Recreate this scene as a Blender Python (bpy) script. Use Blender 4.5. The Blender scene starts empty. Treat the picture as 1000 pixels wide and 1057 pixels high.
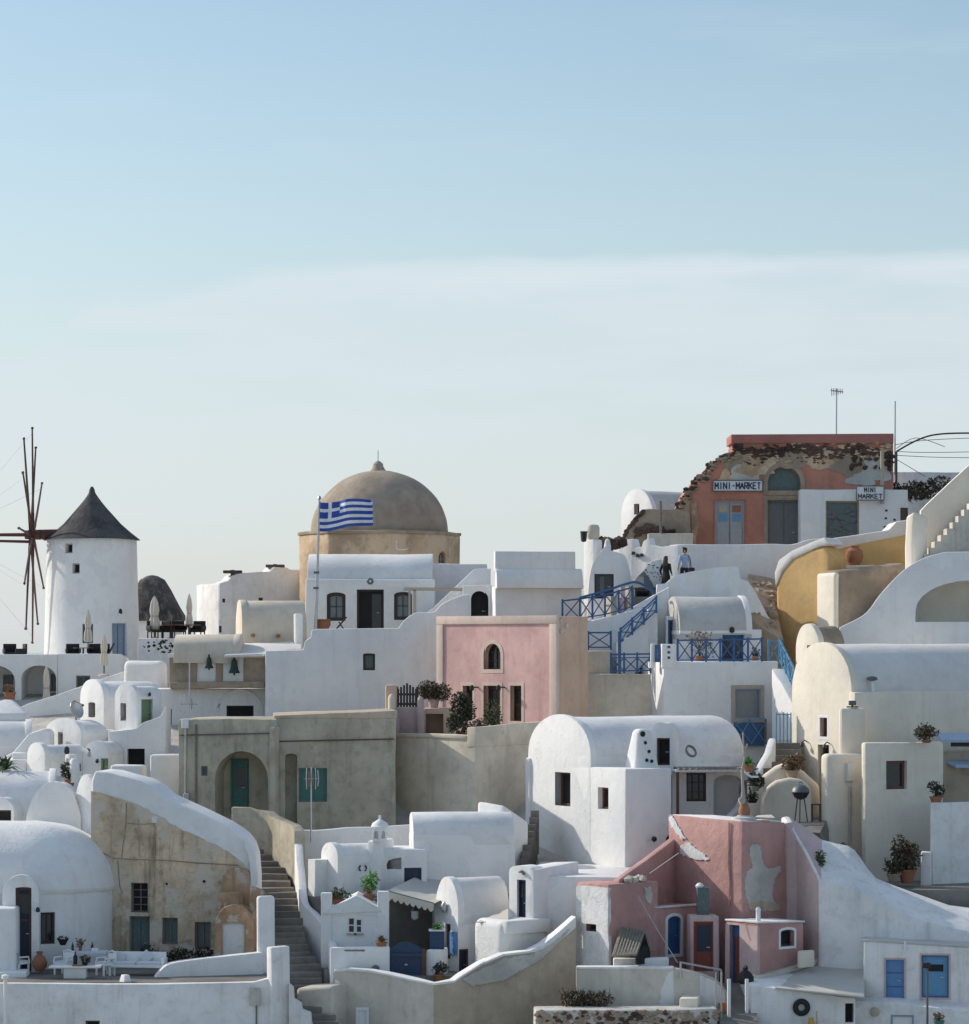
import bpy, bmesh, math, random
from math import sin, cos, pi, radians
from mathutils import Vector, Matrix, noise
random.seed(7)
SC = bpy.context.scene
COL = SC.collection
F = 3472.0; CX = 500.0; HY = 668.0; EYE = 30.0; DS = 48.6      # focal length in px of the 1000 px wide photo, centre column, horizon row, eye height (m), distance offset (m)

def G(px, D): return Vector(((px - CX) / F * (D + DS), D + DS))
def Zw(py, y): return EYE + (HY - py) / F * y
def Z(py, D): return Zw(py, D + DS)
def P(px, py, D): g = G(px, D); return Vector((g.x, g.y, Z(py, D)))
def V3(p, z): return Vector((p[0], p[1], z))

# ---------------------------------------------------------------- materials
M = {}
def _nt(name):
    m = bpy.data.materials.new(name); m.use_nodes = True
    nt = m.node_tree; b = nt.nodes['Principled BSDF']
    return m, nt, b
def plaster(key, col, dirt=(.3, .27, .22), damt=.35, var=.10, bump=.35, rough=.92, streak=.3, patch=None, plo=.58, phi=.63, scale=1.0, grain=1.0):
    """lime plaster: broad tone variation, grey weather stains, vertical streaks, optional bare patches, trowel bumps"""
    m, nt, b = _nt(key); N = nt.nodes; L = nt.links
    tc = N.new('ShaderNodeNewGeometry')
    def nz(sc, det, rgh=.6, mp=None):
        n = N.new('ShaderNodeTexNoise'); n.inputs['Scale'].default_value = sc; n.inputs['Detail'].default_value = det; n.inputs['Roughness'].default_value = rgh
        if mp:
            k = N.new('ShaderNodeMapping'); k.inputs['Scale'].default_value = mp; L.new(tc.outputs['Position'], k.inputs[0]); L.new(k.outputs[0], n.inputs[0])
        else: L.new(tc.outputs['Position'], n.inputs[0])
        return n.outputs['Fac']
    def ramp(f, a, c):
        r = N.new('ShaderNodeMapRange'); r.inputs[1].default_value = a; r.inputs[2].default_value = c; r.interpolation_type = 'SMOOTHSTEP'; L.new(f, r.inputs[0]); return r.outputs[0]
    def mix(f, a, c, bt='MIX'):
        x = N.new('ShaderNodeMix'); x.data_type = 'RGBA'; x.blend_type = bt
        if hasattr(f, 'node'): L.new(f, x.inputs[0])
        else: x.inputs[0].default_value = f
        for s, i in ((a, 6), (c, 7)):
            if hasattr(s, 'node'): L.new(s, x.inputs[i])
            else: x.inputs[i].default_value = (*s, 1)
        return x.outputs[2]
    def mul(f, k):
        x = N.new('ShaderNodeMath'); x.operation = 'MULTIPLY'; L.new(f, x.inputs[0]); x.inputs[1].default_value = k; return x.outputs[0]
    lo = tuple(c * (1 - var) for c in col); hi = tuple(min(.9, c * (1 + var)) for c in col)
    c = mix(ramp(nz(.45 * scale, 4), .35, .65), lo, hi)
    c = mix(mul(ramp(nz(2.2 * scale, 8, .7), .45, .8), damt), c, dirt)
    if streak: c = mix(mul(ramp(nz(1.0 * scale, 6, .65, (2.2, 2.2, .22)), .5, .8), streak), c, dirt)
    pm = None
    if patch:
        pm = ramp(nz(.75 * scale, 7, .62), plo, phi); c = mix(pm, c, patch)
    L.new(c, b.inputs['Base Color'])
    b.inputs['Roughness'].default_value = rough; b.inputs['Specular IOR Level'].default_value = .25
    bp = N.new('ShaderNodeBump'); bp.inputs['Strength'].default_value = bump; bp.inputs['Distance'].default_value = .05
    a1 = N.new('ShaderNodeMath'); a1.operation = 'ADD'
    L.new(nz(3.0, 5, .6), a1.inputs[0]); L.new(mul(nz(22 * grain, 3, .5), .25), a1.inputs[1])
    h = a1.outputs[0]
    if pm is not None:
        a2 = N.new('ShaderNodeMath'); a2.operation = 'SUBTRACT'; L.new(h, a2.inputs[0]); L.new(mul(pm, .5), a2.inputs[1]); h = a2.outputs[0]
    L.new(h, bp.inputs['Height']); L.new(bp.outputs[0], b.inputs['Normal'])
    M[key] = m; return m
def paint(key, col, rough=.5, var=.12, metal=0.0, scale=6.0, bump=.1, wear=None, wamt=.3):
    m, nt, b = _nt(key); N = nt.nodes; L = nt.links
    g = N.new('ShaderNodeNewGeometry'); n = N.new('ShaderNodeTexNoise'); n.inputs['Scale'].default_value = scale; n.inputs['Detail'].default_value = 5
    L.new(g.outputs['Position'], n.inputs[0])
    x = N.new('ShaderNodeMix'); x.data_type = 'RGBA'; L.new(n.outputs['Fac'], x.inputs[0])
    x.inputs[6].default_value = (*[c * (1 - var) for c in col], 1); x.inputs[7].default_value = (*[min(.9, c * (1 + var)) for c in col], 1)
    o = x.outputs[2]
    if wear:
        n2 = N.new('ShaderNodeTexNoise'); n2.inputs['Scale'].default_value = scale * 1.7; n2.inputs['Detail'].default_value = 8; L.new(g.outputs['Position'], n2.inputs[0])
        r = N.new('ShaderNodeMapRange'); r.inputs[1].default_value = .55; r.inputs[2].default_value = .66; r.inputs[4].default_value = wamt; L.new(n2.outputs['Fac'], r.inputs[0])
        y = N.new('ShaderNodeMix'); y.data_type = 'RGBA'; L.new(r.outputs[0], y.inputs[0]); L.new(o, y.inputs[6]); y.inputs[7].default_value = (*wear, 1); o = y.outputs[2]
    L.new(o, b.inputs['Base Color'])
    b.inputs['Roughness'].default_value = rough; b.inputs['Metallic'].default_value = metal
    if bump:
        bp = N.new('ShaderNodeBump'); bp.inputs['Strength'].default_value = bump; bp.inputs['Distance'].default_value = .02; L.new(n.outputs['Fac'], bp.inputs['Height']); L.new(bp.outputs[0], b.inputs['Normal'])
    M[key] = m; return m
def leafmat(key, col, col2):
    m, nt, b = _nt(key); N = nt.nodes; L = nt.links
    g = N.new('ShaderNodeNewGeometry'); x = N.new('ShaderNodeMix'); x.data_type = 'RGBA'
    L.new(g.outputs['Random Per Island'], x.inputs[0]); x.inputs[6].default_value = (*col, 1); x.inputs[7].default_value = (*col2, 1)
    L.new(x.outputs[2], b.inputs['Base Color']); b.inputs['Roughness'].default_value = .6
    M[key] = m; return m

plaster('white', (.80, .785, .76), dirt=(.46, .43, .385), damt=.17, var=.035, streak=.30, bump=.5, patch=(.765, .755, .735), plo=.57, phi=.60)
plaster('white_old', (.76, .745, .72), dirt=(.34, .31, .27), damt=.42, var=.07, streak=.45)
plaster('white_rough', (.74, .73, .71), dirt=(.36, .33, .30), damt=.5, var=.1, bump=.9, streak=.3, scale=1.6)
plaster('roof_white', (.74, .73, .71), dirt=(.42, .40, .37), damt=.4, var=.06, streak=.1)
plaster('roof_grey', (.50, .49, .46), dirt=(.28, .26, .23), damt=.5, var=.1, streak=.1)
plaster('cream', (.79, .715, .595), dirt=(.42, .35, .26), damt=.22, var=.05, streak=.22)
plaster('cream_roof', (.70, .67, .63), dirt=(.45, .40, .34), damt=.3, var=.05, streak=.1)
plaster('buff', (.60, .43, .32), dirt=(.32, .24, .18), damt=.35, var=.08, streak=.4)
plaster('pink_cream', (.66, .53, .45), dirt=(.40, .29, .24), damt=.35, var=.07, streak=.4)
plaster('buff_pale', (.66, .58, .47), dirt=(.34, .28, .2), damt=.3, var=.07, streak=.3)
plaster('beige_wall', (.70, .62, .50), dirt=(.36, .31, .25), damt=.5, var=.12, streak=.5)
plaster('grey_green', (.47, .42, .32), dirt=(.15, .14, .10), damt=.6, var=.15, streak=.6, patch=(.47, .45, .37), plo=.53, phi=.66)
plaster('ruin', (.64, .50, .35), dirt=(.15, .115, .08), damt=.75, var=.2, streak=.95, bump=1.0, patch=(.63, .55, .44), plo=.47, phi=.58, scale=1.15)
plaster('tan_stone', (.53, .385, .25), dirt=(.25, .19, .13), damt=.7, var=.28, streak=.4, bump=.8, patch=(.60, .47, .33), plo=.50, phi=.62)
plaster('orange_hut', (.45, .285, .175), dirt=(.2, .14, .1), damt=.65, var=.2, streak=.7, bump=.9, patch=(.52, .45, .36), plo=.52, phi=.62, scale=1.5)
plaster('pink_house', (.66, .43, .40), dirt=(.50, .24, .21), damt=.55, var=.1, streak=.6)
plaster('pink_deep', (.50, .29, .26), dirt=(.30, .18, .16), damt=.5, var=.12, bump=1.0, streak=.35)
plaster('pink_pale', (.56, .42, .40), dirt=(.34, .22, .2), damt=.4, var=.1, streak=.4)
plaster('market', (.48, .215, .15), dirt=(.3, .13, .09), damt=.5, var=.15, streak=.35, patch=(.44, .33, .24), plo=.60, phi=.67, scale=.9)
plaster('market_trim', (.40, .17, .14), dirt=(.2, .1, .09), damt=.4)
plaster('ochre', (.64, .42, .185), dirt=(.36, .22, .12), damt=.4, var=.1, streak=.4, patch=(.5, .42, .33), plo=.66, phi=.72)
plaster('stone_brown', (.36, .285, .21), dirt=(.16, .13, .1), damt=.6, var=.2, bump=.9, streak=.2)
plaster('dome', (.37, .30, .23), dirt=(.2, .16, .12), damt=.55, var=.16, streak=.5, bump=.7, patch=(.37, .315, .25), plo=.54, phi=.68)
plaster('concrete', (.60, .545, .46), dirt=(.3, .27, .23), damt=.5, var=.1, streak=.4)
plaster('concrete_tan', (.49, .41, .31), dirt=(.25, .2, .15), damt=.5, var=.15, streak=.5, bump=.6)
plaster('patch_grey', (.52, .50, .46), dirt=(.28, .25, .21), damt=.6, var=.15, bump=.8, streak=.3)
plaster('step', (.20, .18, .155), dirt=(.09, .08, .07), damt=.5, var=.2, streak=0, bump=.6)
plaster('paving', (.20, .185, .165), dirt=(.11, .1, .09), damt=.5, var=.2, streak=0)
plaster('earth', (.50, .47, .42), dirt=(.26, .23, .19), damt=.5, var=.15, streak=0, bump=1)
plaster('rubble', (.095, .06, .05), dirt=(.22, .14, .1), damt=.5, var=.4, streak=0, bump=1)
plaster('terracotta', (.33, .15, .085), dirt=(.3, .17, .11), damt=.4, var=.1, streak=.1)
plaster('thatch', (.075, .071, .070), dirt=(.15, .14, .13), damt=.6, var=.3, bump=1, streak=.6, scale=2.0)
plaster('thatch_pale', (.065, .058, .055), dirt=(.30, .28, .26), damt=.35, var=.3, bump=1, streak=.8, scale=1.4)
paint('blue', (.032, .105, .25), .5, wear=(.13, .2, .32))
paint('blue_pale', (.10, .27, .44), .5, wear=(.2, .36, .5))
paint('blue_door', (.10, .235, .45), .55, wear=(.16, .28, .5), wamt=.5)
paint('blue_grey', (.24, .31, .40), .6)
paint('navy', (.012, .022, .055), .5)
paint('navy_gate', (.02, .05, .11), .5, wear=(.06, .1, .17))
paint('teal', (.045, .15, .125), .6, wear=(.13, .2, .17), wamt=.5)
paint('teal_grey', (.10, .145, .135), .7, wear=(.2, .2, .17), wamt=.6)
paint('olive', (.17, .24, .13), .6)
paint('red_door', (.22, .045, .03), .6, wear=(.3, .12, .08))
paint('wood_dark', (.045, .03, .025), .6, var=.3)
paint('wood_brown', (.12, .055, .04), .6, var=.25)
paint('wood_red', (.16, .055, .045), .6, var=.25)
paint('wood_worn', (.21, .19, .155), .85, var=.35, wear=(.1, .085, .07), wamt=.7)
paint('wood_pale', (.42, .36, .28), .7, var=.2)
paint('door_grey', (.36, .355, .36), .7, wear=(.25, .22, .2))
paint('door_white', (.62, .63, .63), .6)
paint('mill_wood', (.095, .05, .04), .7, var=.3)
paint('mill_red', (.10, .038, .032), .7, var=.3)
paint('glass', (.022, .026, .03), .15, var=.3, bump=0)
paint('glass_pale', (.16, .19, .20), .25, var=.2, bump=0)
paint('dark', (.012, .012, .013), .8)
paint('black_iron', (.015, .015, .016), .5)
paint('bronze', (.035, .055, .045), .5, metal=.6, var=.3)
paint('metal', (.42, .43, .44), .4, metal=.7)
paint('steel_dark', (.13, .135, .14), .5, metal=.4)
paint('white_paint', (.78, .78, .77), .5, var=.04)
paint('sign_white', (.70, .72, .73), .5, var=.04)
paint('sign_blue', (.012, .022, .05), .5, var=.1)
paint('canvas', (.62, .56, .47), .95, var=.08, scale=3)
paint('awning', (.50, .485, .44), .95, var=.08, scale=2)
paint('cushion', (.62, .64, .66), .95, var=.05)
paint('wicker', (.022, .018, .017), .8, var=.4)
paint('rubber', (.014, .014, .015), .75)
paint('flag_blue', (.03, .085, .36), .8, var=.05)
paint('flag_white', (.78, .78, .79), .8, var=.03)
paint('skin', (.50, .31, .22), .6, var=.05)
paint('hair_brown', (.06, .025, .015), .6, var=.3, scale=25)
paint('hair_dark', (.025, .017, .013), .6, var=.3, scale=25)
paint('cloth_black', (.010, .010, .011), .9, var=.2)
paint('cloth_blue', (.36, .45, .60), .9, var=.06)
paint('cloth_navy', (.02, .025, .045), .9, var=.2)
paint('red_flower', (.45, .03, .02), .6)
paint('plastic_yellow', (.5, .30, .05), .5)
paint('solar', (.30, .42, .58), .3)
paint('sea', (.05, .12, .19), .12, var=.2, scale=.01, bump=0)
leafmat('leaf', (.035, .065, .022), (.09, .13, .045))
leafmat('leaf_bright', (.06, .20, .03), (.14, .34, .06))
leafmat('leaf_dark', (.022, .030, .018), (.07, .075, .04))
leafmat('leaf_dry', (.16, .09, .045), (.26, .17, .09))
leafmat('leaf_brown', (.045, .036, .02), (.12, .085, .045))
leafmat('flower_red', (.40, .03, .03), (.55, .10, .08))

# ---------------------------------------------------------------- mesh builder
class MB:
    def __init__(s): s.v = []; s.f = []; s.m = []; s.cur = 0
    def add(s, vs, fs):
        o = len(s.v); s.v += [Vector(v) for v in vs]
        for f in fs: s.f.append([i + o for i in f]); s.m.append(s.cur)
        return s
    def hexa(s, b, t):                       # 4 bottom + 4 top corners, same winding
        return s.add(list(b) + list(t), [(3, 2, 1, 0), (4, 5, 6, 7), (0, 1, 5, 4), (1, 2, 6, 5), (2, 3, 7, 6), (3, 0, 4, 7)])
    def prism(s, plan, zb, zt):              # plan polygon, per-corner top z
        n = len(plan)
        zt = list(zt) if hasattr(zt, '__len__') else [zt] * n
        zb = list(zb) if hasattr(zb, '__len__') else [zb] * n
        vs = [V3(p, z) for p, z in zip(plan, zb)] + [V3(p, z) for p, z in zip(plan, zt)]
        return s.add(vs, [tuple(range(n - 1, -1, -1)), tuple(range(n, 2 * n))] + [(i, (i + 1) % n, n + (i + 1) % n, n + i) for i in range(n)])
    def box(s, c, sz, rz=0.0, tilt=None):
        R = Matrix.Rotation(rz, 3, 'Z')
        if tilt is not None: R = R @ tilt
        c = Vector(c); h = Vector(sz) / 2
        q = [(-1, -1), (1, -1), (1, 1), (-1, 1)]
        return s.hexa([c + R @ Vector((a * h.x, b * h.y, -h.z)) for a, b in q], [c + R @ Vector((a * h.x, b * h.y, h.z)) for a, b in q])
    def bar(s, a, b, w, h=None, up=(0, 0, 1)):
        a = Vector(a); b = Vector(b); d = (b - a).normalized(); up = Vector(up)
        if abs(d.dot(up)) > .98: up = Vector((0, 1, 0))
        x = d.cross(up).normalized() * w / 2; y = x.cross(d).normalized() * (h or w) / 2
        return s.hexa([a - x - y, a + x - y, a + x + y, a - x + y], [b - x - y, b + x - y, b + x + y, b - x + y])
    def tube(s, pts, r, n=8, r2=None):
        pts = [Vector(p) for p in pts]; k = len(pts); vs = []; fs = []
        r2 = r if r2 is None else r2
        for i, p in enumerate(pts):
            d = (pts[min(i + 1, k - 1)] - pts[max(i - 1, 0)]).normalized()
            up = Vector((0, 0, 1)) if abs(d.z) < .95 else Vector((1, 0, 0))
            x = d.cross(up).normalized(); y = x.cross(d); rr = r + (r2 - r) * i / max(1, k - 1)
            vs += [p + x * rr * cos(2 * pi * j / n) + y * rr * sin(2 * pi * j / n) for j in range(n)]
        for i in range(k - 1):
            fs += [(i * n + j, i * n + (j + 1) % n, (i + 1) * n + (j + 1) % n, (i + 1) * n + j) for j in range(n)]
        fs += [tuple(range(n - 1, -1, -1)), tuple(range((k - 1) * n, k * n))]
        return s.add(vs, fs)
    def lathe(s, c, prof, n=32, flute=0.0, nf=8, ax=None):
        c = Vector(c); vs = []; fs = []; k = len(prof)
        for r, z in prof:
            for j in range(n):
                a = 2 * pi * j / n; rr = r * (1 + flute * cos(nf * a))
                q = Vector((rr * cos(a), rr * sin(a), z)); vs.append(c + (ax @ q if ax is not None else q))
        for i in range(k - 1):
            fs += [(i * n + j, i * n + (j + 1) % n, (i + 1) * n + (j + 1) % n, (i + 1) * n + j) for j in range(n)]
        fs += [tuple(range(n - 1, -1, -1)), tuple(range((k - 1) * n, k * n))]
        return s.add(vs, fs)
    def torus(s, c, R, r, ax, n=28, m=12):
        c = Vector(c); vs = []
        for i in range(n):
            a = 2 * pi * i / n
            for j in range(m):
                b = 2 * pi * j / m; q = Vector(((R + r * cos(b)) * cos(a), (R + r * cos(b)) * sin(a), r * sin(b))); vs.append(c + ax @ q)
        return s.add(vs, [(i * m + j, ((i + 1) % n) * m + j, ((i + 1) % n) * m + (j + 1) % m, i * m + (j + 1) % m) for i in range(n) for j in range(m)])
    def rock(s, c, r, rnd=random, sq=(1, 1, 1)):
        bm = bmesh.new(); bmesh.ops.create_icosphere(bm, subdivisions=1, radius=1)
        o = Vector((rnd.uniform(-9, 9), rnd.uniform(-9, 9), rnd.uniform(-9, 9)))
        vs = []
        for v in bm.verts:
            q = v.co * (1 + .45 * noise.noise(v.co * 1.3 + o)); vs.append(Vector(c) + Vector((q.x * sq[0], q.y * sq[1], q.z * sq[2])) * r)
        fs = [tuple(v.index for v in f.verts) for f in bm.faces]; bm.free()
        return s.add(vs, fs)
    def leaves(s, c, rad, n, sz, rnd=random, up=0.0, shell=.35):
        c = Vector(c)
        for _ in range(n):
            d = Vector((rnd.gauss(0, 1), rnd.gauss(0, 1), rnd.gauss(0, 1))).normalized()
            p = c + Vector((d.x * rad[0], d.y * rad[1], d.z * rad[2])) * (shell + (1 - shell) * rnd.random()) ** .6
            a = (d + Vector((rnd.gauss(0, .7), rnd.gauss(0, .7), rnd.gauss(0, .7) + up))).normalized()
            t = a.cross(Vector((rnd.gauss(0, 1), rnd.gauss(0, 1), rnd.gauss(0, 1)))).normalized(); w = a.cross(t)
            l = sz * rnd.uniform(.6, 1.3)
            s.add([p - a * l * .2, p + a * l * .35 + t * l * .3 + w * l * .08, p + a * l, p + a * l * .35 - t * l * .3 + w * l * .08], [(0, 1, 2, 3)])
        return s
    def blades(s, c, n, ln, w, rnd=random, spread=1.0, droop=.4):
        c = Vector(c)
        for i in range(n):
            a = rnd.uniform(0, 2 * pi); e = rnd.uniform(.25, 1.25) / spread
            d = Vector((cos(a) * cos(e), sin(a) * cos(e), sin(e))); L = ln * rnd.uniform(.6, 1.1); t = Vector((-sin(a), cos(a), 0)) * w
            p1 = c + d * L * .55; p2 = c + d * L - Vector((0, 0, droop * L * cos(e)))
            s.add([c - t * .5, c + t * .5, p1 + t, p2, p1 - t], [(0, 1, 2, 4), (4, 2, 3)])
        return s
    def bbox(s):
        return [min(v[i] for v in s.v) for i in range(3)], [max(v[i] for v in s.v) for i in range(3)]

def to_mesh(name, mb, mats, org, bev=0.0, wob=0.0, sub=0.0, smooth=38, seg=2, cut=None):
    bm = bmesh.new(); vs = [bm.verts.new(v) for v in mb.v]
    for f, mi in zip(mb.f, mb.m):
        try: bf = bm.faces.new([vs[i] for i in f]); bf.material_index = mi
        except ValueError: pass
    if bev or sub or cut: bmesh.ops.remove_doubles(bm, verts=bm.verts, dist=1e-4)
    bmesh.ops.recalc_face_normals(bm, faces=bm.faces) if not getattr(mb, 'open', False) else None
    if sub:
        for _ in range(3):
            es = [e for e in bm.edges if e.calc_length() > sub * 1.5]
            if not es or len(bm.faces) > 6000: break
            bmesh.ops.subdivide_edges(bm, edges=es, cuts=1, use_grid_fill=True)
    if bev:
        es = [e for e in bm.edges if len(e.link_faces) == 2 and e.calc_face_angle(0) > radians(28)]
        bmesh.ops.bevel(bm, geom=es, offset=bev, segments=seg, profile=.55, affect='EDGES', clamp_overlap=True)
    if wob:
        for v in bm.verts:
            v.co += (noise.noise_vector(v.co * .42) + .5 * noise.noise_vector(v.co * 1.1) + .22 * noise.noise_vector(v.co * 3.1)) * wob * 1.15
    for v in bm.verts: v.co -= org
    me = bpy.data.meshes.new(name); bm.to_mesh(me); bm.free()
    for k in (mats if isinstance(mats, (list, tuple)) else [mats]): me.materials.append(M[k])
    if cut:
        a = bpy.data.objects.new('tmp_a', me); COL.objects.link(a)
        c = MB()
        for q in cut: c.add(q.v, q.f)
        cm = bpy.data.meshes.new('tmp_c'); cm.from_pydata([v - org for v in c.v], [], c.f)
        cb = bmesh.new(); cb.from_mesh(cm); bmesh.ops.recalc_face_normals(cb, faces=cb.faces); cb.to_mesh(cm); cb.free()
        b = bpy.data.objects.new('tmp_b', cm); COL.objects.link(b)
        md = a.modifiers.new('b', 'BOOLEAN'); md.operation = 'DIFFERENCE'; md.object = b; md.solver = 'EXACT'; md.use_self = False
        dg = bpy.context.evaluated_depsgraph_get(); n = bpy.data.meshes.new_from_object(a.evaluated_get(dg))
        if len(n.polygons) > 3:
            me = n; me.name = name
        bpy.data.objects.remove(a); bpy.data.objects.remove(b)
    if smooth:
        for p in me.polygons: p.use_smooth = True
        me.set_sharp_from_angle(angle=radians(smooth))
    return me

def mkobj(name, me, org, parent=None, label=None):
    o = bpy.data.objects.new(name, me); COL.objects.link(o)
    if parent is None: o.location = org
    else: o.parent = parent
    if label: o['label'] = label
    return o
def tag(o, label, cat, group=None, kind=None):
    if label: o['label'] = label
    if cat: o['category'] = cat; o['kind'] = kind or 'thing'
    if group: o['group'] = group
    if kind: o['kind'] = kind
    return o
def single(name, label, cat, mb, mats, group=None, kind=None, org=None, **k):
    lo, hi = mb.bbox(); org = Vector(((lo[0] + hi[0]) / 2, (lo[1] + hi[1]) / 2, lo[2])) if org is None else org
    return tag(mkobj(name, to_mesh(name, mb, mats, org, **k), org), label, cat, group, kind)
def struct(name, mb, mats, label=None, **k):
    return single(name, label, None, mb, mats, kind='structure', **k)
class Thing:
    def __init__(s, name, label, cat, org, group=None):
        s.org = Vector(org); s.o = bpy.data.objects.new(name, None); s.o.empty_display_size = .3; COL.objects.link(s.o); s.o.location = s.org
        tag(s.o, label, cat, group)
    def part(s, name, mb, mats, parent=None, label=None, **k):
        return mkobj(name, to_mesh(name, mb, mats, s.org, **k), s.org, parent or s.o, label)
def copy_tree(o, loc=None, label=None, rz=None, parent=None):
    c = o.copy(); COL.objects.link(c)
    if parent is not None: c.parent = parent
    if loc is not None: c.location = loc
    if rz is not None: c.rotation_euler = (0, 0, rz)
    if label: c['label'] = label
    for ch in list(o.children): copy_tree(ch, parent=c)
    return c

# ---------------------------------------------------------------- walls and houses
class W:
    """a vertical wall plane from plan point A to B (A left of B as seen from outside)"""
    def __init__(s, A, B):
        s.A = Vector(A); s.B = Vector(B); d = s.B - s.A; s.L = d.length; s.u = d / s.L; s.n = Vector((s.u.y, -s.u.x))
    def uv(s, px, py):
        d = Vector(((px - CX) / F, 1.0)); den = d.x * s.u.y - d.y * s.u.x
        t = (s.A.x * s.u.y - s.A.y * s.u.x) / den
        q = d * t; return (q - s.A).dot(s.u), EYE + (HY - py) / F * t
    def pt(s, a, z, off=0.0): q = s.A + s.u * a + s.n * off; return V3(q, z)
    def at(s, px, py, off=0.0): a, z = s.uv(px, py); return s.pt(a, z, off)
    def yaw(s): return math.atan2(s.u.y, s.u.x)

class Blk:
    """plan rectangle seen by its near corner: pxA | left face | pxB | right face | pxC, th = degrees the left face is turned to the left"""
    def __init__(s, pxA, pxB, pxC, D, th, L=None, DA=None):
        t = radians(th + 8 if 25 <= th <= 60 else th); B = G(pxB, D)
        def meet(d, px):
            r = Vector(((px - CX) / F, 1.0)); den = d.x * r.y - d.y * r.x
            return (r.x * B.y - r.y * B.x) / den * -1 if False else ((-B.x * r.y + B.y * r.x) / den)
        dl = Vector((-cos(t), sin(t))); dr = Vector((sin(t), cos(t)))
        A = B + dl * meet(dl, pxA)
        C = B + dr * (L if L is not None else meet(dr, pxC))
        s.A, s.B, s.C, s.D = A, B, C, A + (C - B); s.LW = W(A, B); s.RW = W(B, C); s.plan = [A, B, C, s.D]
        s.c = (A + C) / 2

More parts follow.
